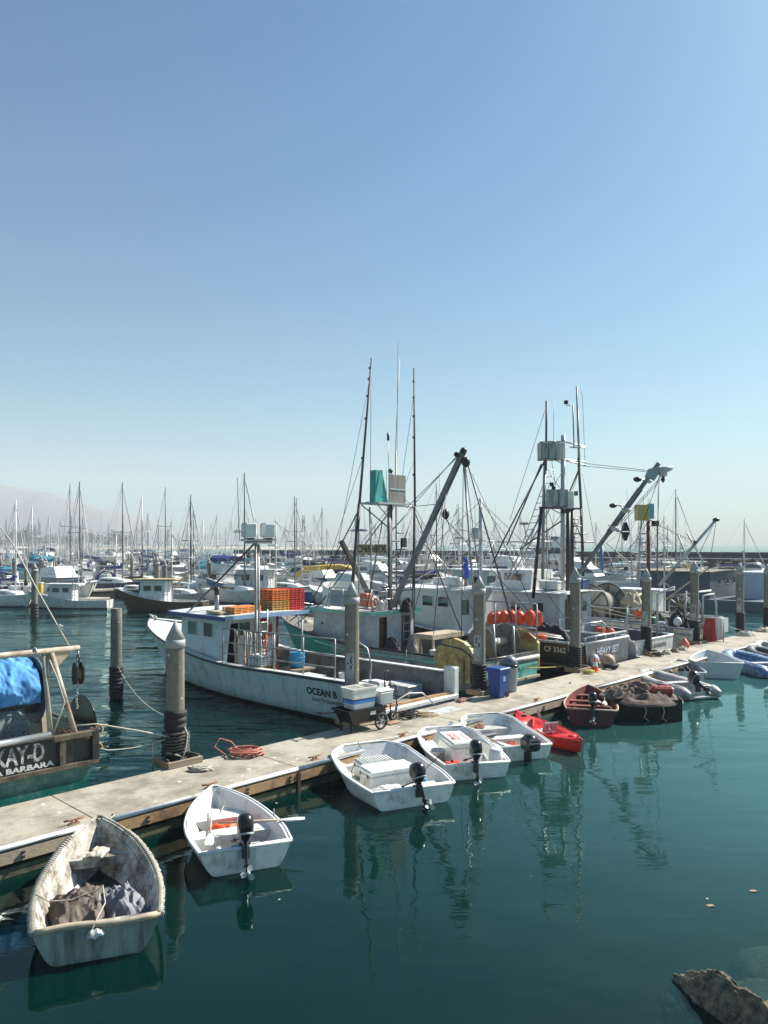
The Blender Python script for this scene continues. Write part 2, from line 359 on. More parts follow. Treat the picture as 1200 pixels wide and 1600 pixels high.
# ---- rocks
def rockmesh(name, pos, dims, rot, m, label, seed, sub=5, amp=.35, cat='rock', group=None):
    import bmesh
    bm = bmesh.new(); bmesh.ops.create_icosphere(bm, subdivisions=sub, radius=1)
    for v in bm.verts:
        p = v.co.copy(); q = p*1.3+Vector((seed*3.1, seed*1.7, 0))
        d = noise.noise(q)*amp*1.1+noise.noise(q*2.7)*amp*.5+noise.noise(q*7)*amp*.24+noise.noise(q*17)*amp*.12
        c = noise.cell(p*2+Vector((seed, 0, 0)))*amp*.12
        v.co = p*(1+d+c)
        v.co.x *= dims[0]; v.co.y *= dims[1]; v.co.z *= dims[2]
    me = bpy.data.meshes.new(name); bm.to_mesh(me); bm.free(); me.materials.append(m)
    me.polygons.foreach_set('use_smooth', [True]*len(me.polygons))
    o = bpy.data.objects.new(name, me); SC.collection.objects.link(o); o.location = pos; o.rotation_euler = rot
    return tag(o, label, cat, group)
ROCK = mat('barnacled_rock', (.21, .165, .10), .9, var=.55, scale=9, stain=(.03, .027, .02), samt=.6, sscale=7, bump=1., bscale=26)
ROCKW = mat('drowned_weedy_rock', (.13, .10, .055), .95, var=.5, scale=5, stain=(.05, .045, .025), samt=.5, sscale=3, bump=.6)
rockmesh('rock', (3.36, 7.40, .0), (.74, .12, .31), (radians(-14), radians(-3), radians(-70)), ROCK, 'jagged brown rock rising to a point out of the water', 3, 6, .34)
rockmesh('rock', (4.0, 7.75, -.17), (.62, .50, .16), (0, 0, .2), ROCKW, 'broad flat submerged rock behind the jagged pointed rock', 8, 5)
rockmesh('rock', (2.66, 7.18, -.10), (.26, .20, .13), (0, 0, -.3), ROCKW, 'small submerged rock to the left of the jagged rock', 5, 5)
for i, (x, y, z, a, b_, c, lb) in enumerate(((4.7, 8.6, -.36, .75, .6, .32, 'dark drowned boulder at the right edge of the water'), (2.95, 6.95, -.22, .30, .24, .2, 'drowned stone at the bottom edge just left of the jagged rock'),
    (3.75, 7.0, -.25, .3, .35, .2, 'drowned stone behind the foot of the jagged rock'), (4.4, 7.2, -.3, .35, .3, .22, 'drowned stone in the bottom right corner'), (3.5, 8.5, -.55, .45, .3, .25, 'faint drowned slab above the jagged rock'), (2.2, 6.75, -.45, .22, .2, .16, 'faint drowned stone at the bottom edge, farthest left'))):
    rockmesh('rock', (x, y, z), (a, b_, c), (0, 0, i*.9), ROCKW, lb, 12+i*3, 4)
# floating leaves
for i, (px, py) in enumerate([(1177, 1392), (1110, 1415)]):
    p = PZ(px, py, .006); mb = MB()
    mb.add([(.04*cos(a)*(1.5 if k % 2 else 1), .03*sin(a), .004*(k % 3)) for k, a in enumerate([j*pi/5 for j in range(10)])], [tuple(range(10))])
    mb.build('floating_leaf', mat('dead_leaf', (.30, .19, .12), .8, var=.3), loc=p, label=['larger pale leaf floating at the right of the water', 'smaller pale leaf floating left of the larger leaf'][i], cat='leaf')
rnd = random.Random(77); mb = MB()
for k in range(46):
    if k < 6: x = rnd.uniform(-3, 6); y = rnd.uniform(8, 14)
    else: s_ = rnd.uniform(3, 26); v = D(s_, 10.9-abs(rnd.gauss(0, .25))); x, y = v.x, v.y
    if UX*y-UY*x > 11.0: continue
    a = rnd.uniform(0, 6.3); r_ = rnd.uniform(.006, .022)
    mb.add([(x+r_*cos(a+q*1.257)*rnd.uniform(.6, 1.6), y+r_*sin(a+q*1.257), .006) for q in range(5)], [(0, 1, 2, 3, 4)])
mb.build('floating_scum', mat('pale_scum', (.42, .40, .32), .9, var=.4), kind='stuff')
# ---- far land
def hill(name, pts, y, depth, m, zb=-1, amp=.1):
    mb = MB(); mb.smooth = True; n = 90; k = 10
    def H(u):
        x = pts[0][0]+(pts[-1][0]-pts[0][0])*u
        for (a, b), (c, d) in zip(pts, pts[1:]):
            if a <= x <= c: f = (x-a)/(c-a); f = f*f*(3-2*f); return x, b+(d-b)*f
        return x, pts[-1][1]
    def fn(u, v):
        x, h = H(u); X = x
        pr = sin(pi*v)**.8
        return Vector((X, y+depth*(v-.5), zb+h*pr*(1+amp*noise.noise(Vector((X*.008, v*3, 1)))+amp*.5*noise.noise(Vector((X*.024, v*8, 4))))))
    mb.sheet(fn, n, k); mb.build(name, m, loc=(0, 0, 0), kind='structure')
HILLM = mat('dry_hillside', (.15, .15, .12), 1, var=.3, scale=.01)
hill('hills', [(-1400, 172), (-1150, 172), (-950, 146), (-780, 108), (-600, 48), (-430, 4)], 2150, 400, HILLM)
hill('far_shore', [(-900, 3), (-420, 3.2), (-200, 3), (-60, 2), (0, .3)], 760, 90, mat('beach_sand', (.42, .36, .26), 1, var=.1, scale=.05), zb=-.6)
# tree line on the far shore: single trees, each a tapered trunk and a leafy clump crown
FOL = mat('distant_foliage', (.035, .055, .03), 1, var=.5, scale=.6)
BARK = mat('tree_bark', (.09, .07, .05), .9, var=.3)
def tree_proto(seed, h):
    rnd = random.Random(seed); r = empty('tree', (0, 0, -50))
    mb = MB(); mb.tube([(0, 0, 0), (.1, 0, h*.35), (.3, .1, h*.6)], .35, 6, r2=.12)
    for k in range(4): a = k*1.6; mb.tube([(.1, 0, h*.35), (cos(a)*h*.2, sin(a)*h*.2, h*.62)], .14, 5, r2=.05)
    mb.build('trunk', BARK, r)
    mb = MB()
    for k in range(520):
        c = Vector((rnd.gauss(0, .22)*h, rnd.gauss(0, .22)*h, h*(.62+rnd.gauss(0, .16))))
        if c.z < h*.3: continue
        sz = rnd.uniform(.25, .7); a = rnd.uniform(0, 6.3); b = rnd.uniform(-1, 1)
        e1 = Vector((cos(a), sin(a), b*.4))*sz; e2 = Vector((-sin(a)*b, cos(a)*b, 1-abs(b)*.5))*sz*.8
        mb.add([c-e1, c-e2, c+e1, c+e2], [(0, 1, 2, 3)])
    mb.build('crown', FOL, r); return r
# (placed in the background section)
# ---- breakwater
def breakwater():
    r = empty('breakwater', (0, 140, 0), label='long dark breakwater wall with a pale railing behind the marina', cat='breakwater')
    wm = mat('breakwater_wall', (.025, .032, .036), .9, var=.3, scale=.4, stain=(.05, .055, .055), samt=.3)
    a = Vector((-30, 156, 0)); b = Vector((95, 90, 0)); d = (b-a).normalized(); pn = Vector((-d.y, d.x, 0))
    mb = MB(); mb.beam(a+Vector((0, 0, 2.35)), b+Vector((0, 0, 2.35)), 1.2, 2.1)
    L = (b-a).length
    k = 0
    while k < L: c = a+d*k-pn*.66; mb.box((c.x, c.y, 2.4), (.22, .16, 2.0), atan2(d.y, d.x)); k += 3.2
    mb.build('wall', wm, r, world=True)
    mb = MB(); q = -pn*2.2
    mb.beam(a+q+Vector((0, 0, 1.75)), b+q+Vector((0, 0, 1.75)), 3.2, .35); mb.build('walkway', mat('walkway_concrete', (.12, .12, .12), .9), r, world=True)
    mb = MB()
    for z in (2.5,): mb.beam(a+q*1.3+Vector((0, 0, z)), b+q*1.3+Vector((0, 0, z)), .13, .13)
    k = 0
    while k < L: c = a+d*k+q*1.3; mb.box((c.x, c.y, 2.2), (.07, .07, .6)); k += 4
    mb.build('railing', WHITE, r, world=True)
    rm = mat('breakwater_boulders', (.035, .032, .027), .95, var=.5, scale=1.2, bump=.8)
    rnd = random.Random(4)
    mb = MB(); k = -1
    while k < L:
        for row in range(4):
            c = a+d*(k+rnd.uniform(-.4, .4))-pn*(4.2+row*1.15+rnd.uniform(-.4, .4)); z = 1.55-row*.52+rnd.uniform(-.15, .2); s_ = rnd.uniform(.55, 1.15)
            M = Matrix.Translation((c.x, c.y, z)) @ Matrix.Rotation(rnd.uniform(0, 6), 4, Vector((rnd.random(), rnd.random(), rnd.random())).normalized())
            mb.box((0, 0, 0), (1.7*s_, 1.3*s_, 1.1*s_), M=M, taper=rnd.uniform(.5, .9))
        k += 1.35
    mb.build('boulder_slope', rm, r, world=True, kind='stuff')
breakwater()
# ================================================================== DOCK
T0, T1, ZD = 11.10, 12.75, .45
def dpt(s, t, z): return D(s, t, z)
def dock():
    r = empty('floating_dock', D(15, 11.9, 0), A, 'long concrete floating dock running diagonally across the harbour', 'dock')
    def bx(mb, s0, s1, t0, t1, z0, z1): mb.box(D((s0+s1)/2, (t0+t1)/2, (z0+z1)/2), (s1-s0, t1-t0, z1-z0), A)
    edges = [-12, -7, -2, 2.6, 5.3, 9.15, 14.2, 19.2, 24.0, 28.9, 34.3, 39.5, 44.6, 50, 56, 62]
    for a, b in zip(edges, edges[1:]):
        mb = MB(); bx(mb, a+.012, b-.012, T0, T1, .31, ZD); mb.build('deck_panel', CONC, r, world=True)
    mb = MB(); bx(mb, -12, 62, T0+.12, T1-.1, -.35, .30); mb.build('float', mat('float_tubs', (.015, .015, .013), .9, var=.4, stain=(.05, .045, .03), samt=.4), r, world=True)
    # near side: white rub strip, timber whaler, dark gap, mossy lower timber
    for a, b in zip(edges, edges[1:]):
        mb = MB()
        p0, p1 = D(a+.01, T0-.035, .425), D(b-.01, T0-.035, .425)
        mb.tube([p0, p1], .038, 8); mb.build('rub_strip', mat('white_vinyl_strip', (.72, .72, .70), .5, var=.05, stain=(.4, .36, .3), samt=.3), r, world=True)
    for i, (a, b) in enumerate(zip(edges, edges[1:])):
        mb = MB(); bx(mb, a+.03, b-.03, T0-.06, T0-.005, .20, .365); mb.build('timber_whaler', OWOOD if i % 3 else PALEW, r, world=True)
        mb = MB(); bx(mb, a+.03, b-.03, T0-.02, T0+.08, -.02, .13); mb.build('lower_timber', MOSS, r, world=True)
        mb = MB(); bx(mb, a+.03, b-.03, T1+.004, T1+.06, .22, .42); mb.build('far_timber', WOOD, r, world=True)
    mb = MB(); k = -11.
    while k < 60:
        for z in (.315, .25):
            c = D(k, T0-.075, z); mb.box(c, (.035, .03, .035), A)
        k += .95
    mb.build('whaler_bolts', DSTEEL, r, world=True, kind='stuff')
    # iron plates over the joints
    for s in (9.15, 19.2, 28.9):
        mb = MB(); bx(mb, s-.03, s+.03, T0-.085, T0-.062, -.05, .37); mb.build('joint_plate', DSTEEL, r, world=True)
    # lapped steel patch on the deck
    mb = MB(); bx(mb, 14.3, 15.3, 12.0, 12.45, ZD, ZD+.006); mb.build('deck_patch', LGREY, r, world=True)
    # ring fenders on the lower timber
    for s in (6.9, 7.05, 7.2):
        mb = MB(); c = D(s, T0-.03, .10); u = Vector((UX, UY, 0))
        mb.tube([c+u*.05*cos(a)+Vector((0, 0, .05*sin(a))) for a in [2*pi*k/12 for k in range(13)]], .012, 5); mb.build('iron_ring', STEEL, r, world=True)
dock()
# cleats
def cleat(s, t, label, rz=0., m=RUSTY):
    r = empty('dock_cleat', D(s, t, ZD), A+rz, label, 'cleat')
    mb = MB(); mb.box((0, 0, .008), (.16, .07, .016)); mb.box((-.035, 0, .035), (.025, .03, .05)); mb.box((.035, 0, .035), (.025, .03, .05)); mb.build('base', m, r)
    mb = MB(); mb.tube([(-.15, 0, .07), (-.06, 0, .064), (.06, 0, .064), (.15, 0, .07)], .016, 6); mb.build('horns', m, r)
cleat(4.1, 12.62, 'rusty cleat on the dock beside the black and teal stern')
cleat(7.35, 11.22, 'rusty cleat at the bow of the white dinghy with the orange vest')
cleat(5.0, 11.22, 'rusty cleat by the bow of the weathered dinghy')
cleat(9.7, 11.22, 'rusty cleat between the second and third dinghies')
cleat(13.6, 12.6, 'rusty cleat behind the hand truck on the dock')
cleat(17.4, 11.2, 'rusty cleat by the bow of the red kayak')
cleat(27.2, 12.6, 'rusty cleat at the foot of pile seven')
cleat(12.2, 11.22, 'rusty cleat near the bow of the skiff with the coolers')
# ================================================================== PILES
def bands(r, z0, z1, n, rad, m=RUBBER):
    mb = MB(); prof = [(rad, z0)]
    for i in range(n):
        a = z0+(z1-z0)*i/n; b = z0+(z1-z0)*(i+1)/n; h = b-a
        prof += [(rad, a+h*.02), (rad+.03, a+h*.2), (rad+.035, a+h*.5), (rad+.03, a+h*.8), (rad, a+h*.98)]
    mb.lathe(prof, 18); mb.build('rubber_collar', m, r)
def pile(s, t, top, label, num=None, cap=True, z_b=(.5, 1.25), nb=9, rad=.17, cut=False):
    r = empty('mooring_pile', D(s, t, 0), 0, label, 'pile')
    mb = MB(); mb.lathe([(rad, -3.4), (rad, .3), (rad*.99, top-.52), (rad*.98, top-.36 if cap else top-.02)]+([] if cap else [(rad*.9, top)]), 20); mb.build('shaft', PILE, r)
    mb = MB(); mb.lathe([(rad+.004, -.6), (rad+.012, .0), (rad+.008, .28), (rad+.001, .33)], 20, cap=False); mb.build('marine_growth', WEED, r)
    if cap:
        mb = MB(); mb.lathe([(rad+.012, top-.52), (rad+.014, top-.36)], 20); mb.lathe([(rad+.014, top-.36), (.01, top)], 20); mb.build('cap', CAPM, r)
    bands(r, z_b[0], z_b[1], nb, rad+.012)
    if num:
        # number plate faces the camera side
        rt = r; loc = r.location; a = atan2(-loc.y, -loc.x)
        e = empty('number_plate', (0, 0, 0)); bpy.data.objects.remove(e)
        mb = MB(); R = rad+.006; w = .11
        mb.sheet(lambda u, v: Vector((R*cos(a+(u-.5)*2*w/R-.30), R*sin(a+(u-.5)*2*w/R-.30), 1.35+.72*v)), 6, 1)
        pl = mb.build('number_plate', CAPM, r)
        letter(pl, num, .3, .15, lambda x, y: ((R+.004)*cos(a-.30+(x-.075)/R), (R+.004)*sin(a-.30+(x-.075)/R), 1.7+y), LETB, name='number')
    return r
p1 = pile(7.75, 13.0, 3.15, 'nearest tall capped concrete pile with wound black rubber rings at its foot', z_b=(.45, 1.45), nb=8)
mb = MB(); mb.tube(coil_pts((0, 0, .62), .235, .26, 7, .06, .012, seed=3), .022, 6); mb.build('rope_turns', ROPED, p1)
mb = MB(); mb.tube([(.2, -.1, 1.15), (.26, -.1, 1.0), (.24, -.16, .75), (.2, -.2, .6), (.1, -.26, .66), (-.1, -.25, .7)], .014, 6); mb.build('rope_turn', ROPEW, p1)
pile(12.38, 13.0, 3.72, 'capped pile standing over the white tote and cart at the open stern', '4', z_b=(.5, 1.0), nb=4)
pile(17.3, 13.0, 3.72, 'capped pile marked five, rising behind the blue bin', '5')
pile(22.5, 13.0, 3.85, 'capped pile between the CF 3362 lettering and the traffic cone', z_b=(.45, 1.25), nb=10)
pile(27.7, 13.0, 3.7, 'capped pile marked seven, in front of the cream net boat', '7', z_b=(.5, 1.5), nb=11)
pile(32.2, 13.0, 3.9, 'capped pile marked eight, with clothes hung at its foot', '8', z_b=(.5, 1.4), nb=11)
pile(37.5, 13.0, 3.72, 'capped pile to the right of pile eight', '9', z_b=(.5, 1.4), nb=11)
pile(41.3, 13.0, 3.6, 'capped pile at the right edge of the photo', z_b=(.5, 1.4), nb=11)
pile(10.95, 21.7, 2.68, 'lone uncapped pile standing in open water behind the dock', cap=False, z_b=(.05, .95), nb=8, rad=.165)
def guide(s, label):
    r = empty('pile_guide', D(s, 12.9, ZD), A, label, 'pile guide')
    for x in (-.32, .32):
        mb = MB(); mb.box((x, .05, .05), (.1, .5, .14), bev=.01); mb.build('timber_block', OWOOD, r)
    mb = MB(); mb.box((0, -.24, .06), (.74, .07, .12), bev=.01); mb.build('cross_block', WOOD, r)
    mb = MB(); mb.tube([(-.32, -.2, .14), (-.24, .25, .14), (.24, .25, .14), (.32, -.2, .14)], .02, 6); mb.build('steel_hoop', DSTEEL, r)
for s, l in ((7.75, 'timber guide box round the foot of the nearest pile'), (17.3, 'timber guide box at the foot of pile five'), (22.5, 'timber guide box by the traffic cone'),
             (27.7, 'timber guide box at the foot of pile seven'), (32.2, 'timber guide box at the foot of pile eight'), (12.38, 'timber guide box behind the hand cart')): guide(s, l)
# ================================================================== HULLS
def crom(tab, x):
    """smooth interpolation of a station table [(x, a, b, ...)]"""
    n = len(tab)
    for i in range(n-1):
        if x <= tab[i+1][0] or i == n-2:
            p1, p2 = tab[i], tab[i+1]; p0 = tab[max(i-1, 0)]; p3 = tab[min(i+2, n-1)]
            f = (x-p1[0])/(p2[0]-p1[0]); res = []
            for k in range(1, len(p1)):
                h = p2[0]-p1[0]
                m1 = ((p2[k]-p0[k])/(p2[0]-p0[0]) if i > 0 else (p2[k]-p1[k])/h)*h
                m2 = ((p3[k]-p1[k])/(p3[0]-p1[0]) if i+2 < n else (p2[k]-p1[k])/h)*h
                f2, f3 = f*f, f*f*f
                res.append((2*f3-3*f2+1)*p1[k]+(f3-2*f2+f)*m1+(-2*f3+3*f2)*p2[k]+(f3-f2)*m2)
            return res
class Hull:
    """tab rows: (x, half beam at gunwale, half beam at chine, z gunwale, z chine, z keel)"""
    def __init__(s, tab, rake=.3, rstart=.6, n=26, flare=.75, tumble=0.):
        s.tab = tab; s.L = tab[-1][0]; s.rake = rake; s.rs = rstart; s.n = n; s.fl = flare; s.tumble = tumble
        # denser towards the bow
        s.xs = [s.L*(1-(1-i/n)**1.35) for i in range(n+1)]
    def st(s, x): return crom(s.tab, x)
    def half(s, x, z):
        bg, bc, zg, zc, zk = s.st(max(0, min(x, s.L)))
        if z >= zc: return max(.004, bc+(bg-bc)*(max(0, min(1, (z-zc)/(zg-zc)))**s.fl))
        return max(.004, bc*(max(0, (z-zk)/(zc-zk)))**.55)
    def xr(s, x, z):
        bg, bc, zg, zc, zk = s.st(x); w = max(0, (x/s.L-s.rs)/(1-s.rs))**1.6
        return x-s.rake*w*(1-(z-zk)/(zg-zk))-s.tumble*(1-w)*0
    def ring(s, x, k=5, j=4, off=0., zmin=None):
        bg, bc, zg, zc, zk = s.st(x); zs = [zg-(zg-zc)*i/k for i in range(k+1)]+[zc-(zc-zk)*(i/j) for i in range(1, j+1)]
        if zmin is not None: zs = [max(z, zmin) for z in zs]
        out = []
        for sg in (1, -1):
            row = [Vector((s.xr(x, z), sg*max(.003, s.half(x, z)-off), z)) for z in zs]
            if zmin is None: row[-1].y = 0
            if sg == 1: out += row
            else: out += list(reversed(row[:-1] if zmin is None else row))
        return out
    def outer(s, mb, boot=None, open_z=None):
        """outer shell + transom"""
        mb.smooth = True; rings = [s.ring(x) for x in s.xs]; b = len(mb.v); nn = len(rings[0])
        for r in rings: mb.v += r
        for i in range(len(rings)-1):
            for j in range(nn-1):
                c = (rings[i][j].z+rings[i+1][j+1].z)/2; mb.cur = 1 if (boot is not None and c < boot) else 0
                mb.face((b+i*nn+j, b+i*nn+j+1, b+(i+1)*nn+j+1, b+(i+1)*nn+j))
        mb.cur = 0; mb.smooth = False
        if open_z is None: mb.face([b+j for j in range(nn)])
        else:
            pts = [(0, s.half(0, open_z), open_z)]+[p for p in rings[0] if p.z < open_z]+[(0, -s.half(0, open_z), open_z)]
            mb.add(pts, [tuple(range(len(pts)))])
        return mb
    def inner(s, mb, th, floor, x0=None, x1=None, cap=True, open_=False):
        """inner liner: inner faces of the sides, a sole at floor(x), the gunwale cap"""
        x0 = th*1.5 if x0 is None else x0; x1 = s.L-th*2 if x1 is None else x1
        xs = [x0+(x1-x0)*(1-(1-i/20)**1.2) for i in range(21)]; R = []
        for x in xs:
            bg, bc, zg, zc, zk = s.st(x); zf = floor(x) if callable(floor) else floor; zf = min(zf, zg-.01)
            row = []
            for i in range(5):
                z = zg-(zg-zf)*i/4; row.append(Vector((s.xr(x, z), max(.002, s.half(x, z)-th), z)))
            ctr = Vector((s.xr(x, zf), 0, zf))
            R.append(row+[ctr]+[Vector((p.x, -p.y, p.z)) for p in reversed(row)])
        sm = mb.smooth; mb.smooth = False
        mb.loft(R, closed=False)
        if not open_: mb.face([len(mb.v)-len(R)*11+j for j in range(11)])
        b0 = len(mb.v)-11; mb.face([b0+j for j in range(11)])
        if cap:
            O = []
            for x in [0]+s.xs[1:]:
                bg, bc, zg, zc, zk = s.st(x); xi = min(max(x, x0), x1); zi = s.st(xi)[2]
                O.append([Vector((x, s.half(x, zg), zg+.003)), Vector((xi, max(.002, s.half(xi, zi)-th), zi+.003))])
            mb.loft(O, closed=False); mb.loft([[Vector((p.x, -p.y, p.z)) for p in o] for o in O], closed=False)
            bg, bc, zg, zc, zk = s.st(0); z2 = s.st(x0)[2]
            if not open_: mb.add([(0, bg, zg+.003), (x0, bg-th, z2+.003), (x0, -bg+th, z2+.003), (0, -bg, zg+.003)], [(0, 1, 2, 3)])
        mb.smooth = sm; return mb
    def rail(s, mb, r, dz=0., off=0., x0=0., x1=None, transom=True, n=7):
        xs = [x for x in s.xs if x >= x0 and (x1 is None or x <= x1)]
        P_ = []
        for x in xs:
            bg, bc, zg, zc, zk = s.st(x); P_.append(Vector((s.xr(x, zg+dz), bg+off, zg+dz)))
        Q = [Vector((p.x, -p.y, p.z)) for p in P_]
        if x1 is None: mb.tube(P_+list(reversed(Q))[1:], r, n)
        else: mb.tube(P_, r, n); mb.tube(Q, r, n)
        if transom: mb.tube([P_[0], Q[0]], r, n)
        return mb
    def strake(s, mb, zf, r, x0=0, x1=None, n=6):
        for sg in (1, -1):
            pts = []
            for x in s.xs:
                if x < x0 or (x1 and x > x1): continue
                z = zf(x) if callable(zf) else zf; pts.append((s.xr(x, z), sg*(s.half(x, z)+r*.3), z))
            mb.tube(pts, r, n)
    def side_text(s, parent, body, h, x_start, z, m, wd=None, bold=0.0, side=1):
        return letter(parent, body, h, wd, lambda u, v: (s.xr(x_start-side*u, z+v), side*(s.half(x_start-side*u, z+v)+.010), z+v), m, bold)
def dinghy_tab(L, B, fb=(.32, .32, .5), wl=.8, bow=.05, draft=.14, full=.62):
    """fb: freeboard stern, mid, bow.  bow: half beam left at the stem (blunt skiffs > .2)"""
    b = B/2; z0, z1, z2 = fb
    if bow < .15:
        return [(0, b*.93, b*wl*.9, z0, .02, -draft*.6), (L*.25, b, b*wl*.97, z0*.4+z1*.6, .01, -draft), (L*.5, b*.94, b*wl*.88, z1, .01, -draft),
            (L*.72, b*.70, b*wl*.56, z1*.6+z2*.4, .03, -draft), (L*.88, b*.37, b*wl*.24, z1*.25+z2*.75, .08, -draft*.8), (L, .018, .01, z2, .2, -draft*.4)]
    return [(0, b*.88, b*wl*.88, z0, .02, -draft*.6), (L*.25, b*.98, b*wl*.97, z0*.4+z1*.6, .01, -draft),
            (L*.5, b*1.0, b*wl, z1, .01, -draft), (L*.72, b*(.80 if bow < .15 else .95), b*wl*.70, z1*.6+z2*.4, .03, -draft),
            (L*.88, b*(full-.12) if bow < .15 else b*.84, b*wl*.45, z1*.25+z2*.75, .08, -draft*.8), (L, max(.015, bow), max(.01, bow*.5), z2, .2, -draft*.4)]
def place2(stern, bow):
    """root transform from the ground points below transom centre and stem"""
    a, b = Vector(stern), Vector(bow); d = b-a; return (a.x, a.y, 0), atan2(d.y, d.x), Vector((d.x, d.y)).length
# ------------------------------------------------------------------ outboard motor (part of its boat)
def outboard(parent, y, ztop, s=1.0, tilt=20, turn=0., m=PLAST, tiller=True, dec=False, x=-.03):
    M = Matrix.Translation((x, y, ztop)) @ Matrix.Rotation(radians(turn), 4, 'Z') @ Matrix.Rotation(radians(tilt), 4, 'Y') @ Matrix.Scale(s, 4)
    mb = MB(); mb.box((.03, 0, -.06), (.03, .16, .20), M=Matrix.Translation((x, y, ztop))); mb.box((-.03, 0, -.05), (.05, .10, .22), M=Matrix.Translation((x, y, ztop)))
    for sg in (-1, 1): mb.tube([M @ Vector((.02, sg*.06, .0)), M @ Vector((.12, sg*.06, -.05))], .012*s, 5)
    r = mb.build('outboard_motor', DSTEEL, parent)
    # cowling: rounded loft from swivel up
    mb = MB(); rg = []
    prof = [(.08, .07, .10, -.02), (.13, .10, .12, -.03), (.19, .145, .16, -.05), (.28, .155, .18, -.06), (.37, .15, .178, -.065), (.44, .13, .155, -.06), (.48, .09, .11, -.05), (.492, .03, .04, -.04)]
    for z, hy, hx, cx in prof:
        rg.append([M @ Vector((cx-.06+hx*1.15*(abs(cos(a))**.7)*(1 if cos(a) > 0 else -1), hy*.84*(abs(sin(a))**.7)*(1 if sin(a) > 0 else -1), z)) for a in [2*pi*k/18 for k in range(18)]])
    mb.smooth = True; mb.loft(rg, cap=True); c = mb.build('cowling', m, r)
    mb = MB(); mb.loft([[M @ Vector((-.12+(.207)*cos(a)*k2, .134*sin(a)*k2, z)) for a in [2*pi*q/18 for q in range(18)]] for z, k2 in ((.165, 1.0), (.18, 1.02), (.195, 1.0))], cap=False); mb.build('cowling_seam', GREYP, c)
    if dec:
        mb = MB(); mb.box((0, 0, 0), (.07, .06, .008), M=M @ Matrix.Translation((-.05, 0, .487))); mb.build('decal', WHITE, c)
    mb = MB(); rg = []
    for z, hx, hy, cx in ((.12, .07, .05, -.06), (0, .065, .05, -.09), (-.12, .05, .035, -.11), (-.26, .05, .022, -.12), (-.30, .075, .05, -.12), (-.315, .05, .02, -.12), (-.40, .045, .018, -.12), (-.48, .03, .012, -.12)):
        rg.append([M @ Vector((cx+hx*cos(a), hy*sin(a), z)) for a in [2*pi*k/12 for k in range(12)]])
    mb.smooth = True; mb.loft(rg, cap=True)
    mb.smooth = False; mb.box((-.17, 0, -.305), (.2, .12, .012), M=M); mb.build('leg', m, r)
    mb = MB(); mb.lathe([(.004, -.13), (.03, -.09), (.038, 0), (.034, .08), (.01, .13)], 12, M=M @ Matrix.Translation((-.13, 0, -.40)) @ Matrix.Rotation(radians(-90), 4, 'Y'))
    mb.prism([(-.16, -.41), (-.08, -.41), (-.10, -.54), (-.14, -.54)], .01, M=M); mb.build('gearcase', m, r)
    mb = MB()
    for k in range(3):
        a = k*2*pi/3+.4; Mk = M @ Matrix.Translation((-.285, 0, -.40)) @ Matrix.Rotation(a, 4, 'X') @ Matrix.Rotation(.5, 4, 'Z')
        mb.add([Mk @ Vector(p) for p in ((0, -.02, .015), (0, .02, .015), (0, .055, .06), (0, .045, .11), (0, -.015, .125), (0, -.05, .08), (.006, 0, .05))], [(0, 1, 6), (1, 2, 6), (2, 3, 6), (3, 4, 6), (4, 5, 6), (5, 0, 6)])
    mb.lathe([(.028, 0), (.03, .06), (.015, .09)], 10, M=M @ Matrix.Translation((-.25, 0, -.40)) @ Matrix.Rotation(radians(-90), 4, 'Y')); mb.build('propeller', ALU, r)
    if tiller:
        mb = MB(); mb.tube([M @ Vector(p) for p in ((.02, .02, .12), (.16, .06, .12), (.36, .12, .10))], .018*s, 6); mb.tube([M @ Vector(p) for p in ((.34, .115, .10), (.46, .15, .09))], .026*s, 8); mb.build('tiller', PLAST, r)
    return r
def oar(a, b, label, up=(0, 0, 1), m=PALEW, group=None, blade=.42, bw=.07):
    """a = handle end, b = blade tip"""
    a, b = Vector(a), Vector(b); d = (b-a).normalized(); L = (b-a).length; sd_ = d.cross(Vector(up)).normalized(); nn = sd_.cross(d)
    e = empty('oar', a, 0, label, 'oar', group)
    mb = MB(); mb.tube([a, a+d*(L-blade)], .017, 7); mb.build('shaft', m, e, world=True)
    mb = MB(); rg = []
    for f, w_ in ((0, .018), (.15, .03), (.4, bw*.8), (.8, bw), (1, bw*.75)):
        c = a+d*(L-blade+blade*f); rg.append([c+sd_*w_+nn*.002, c+nn*.010, c-sd_*w_+nn*.002, c-nn*.010])
    mb.loft(rg, cap=True); mb.build('blade', WHITE if m != BLACK else BLACK, e, world=True)
    return e
def heap(name, c, rx, ry, h, m, label, cat, seed=1, n=44, rz=0., amp=.5, freq=3.2, flat=.5, group=None, parent=None, base=0.):
    """a crumpled pile of cloth or net lying on something: closed body"""
    mb = MB(); mb.smooth = True; sv = Vector((seed*5.3, seed*2.1, seed)); M = Matrix.Translation(Vector(c)) @ Matrix.Rotation(rz, 4, 'Z')
    rg = []
    for i in range(n+1):
        u = i/n; row = []
        for j in range(n*2):
            a = 2*pi*j/(n*2); rr = u*(1+.22*noise.noise(Vector((cos(a)*1.5, sin(a)*1.5, seed))))
            x, y = rx*rr*cos(a), ry*rr*sin(a); q = Vector((x/rx*freq*.5, y/ry*freq*.5, 0))+sv
            ridge = 1-abs(noise.noise(q*1.1))*2.2; r2 = 1-abs(noise.noise(q*2.6+sv))*2.0
            z = h*((1-u**2.6)*(flat+(1-flat)*ridge)+amp*.35*r2*(1-u**3))+base
            row.append(M @ Vector((x, y, max(z, 0.0)-(.04 if u == 1 else 0))))
        rg.append(row)
    mb.loft(rg, closed=True); return mb.build(name, m, parent, world=bool(parent), label=label if not parent else None, cat=cat if not parent else None, group=group)
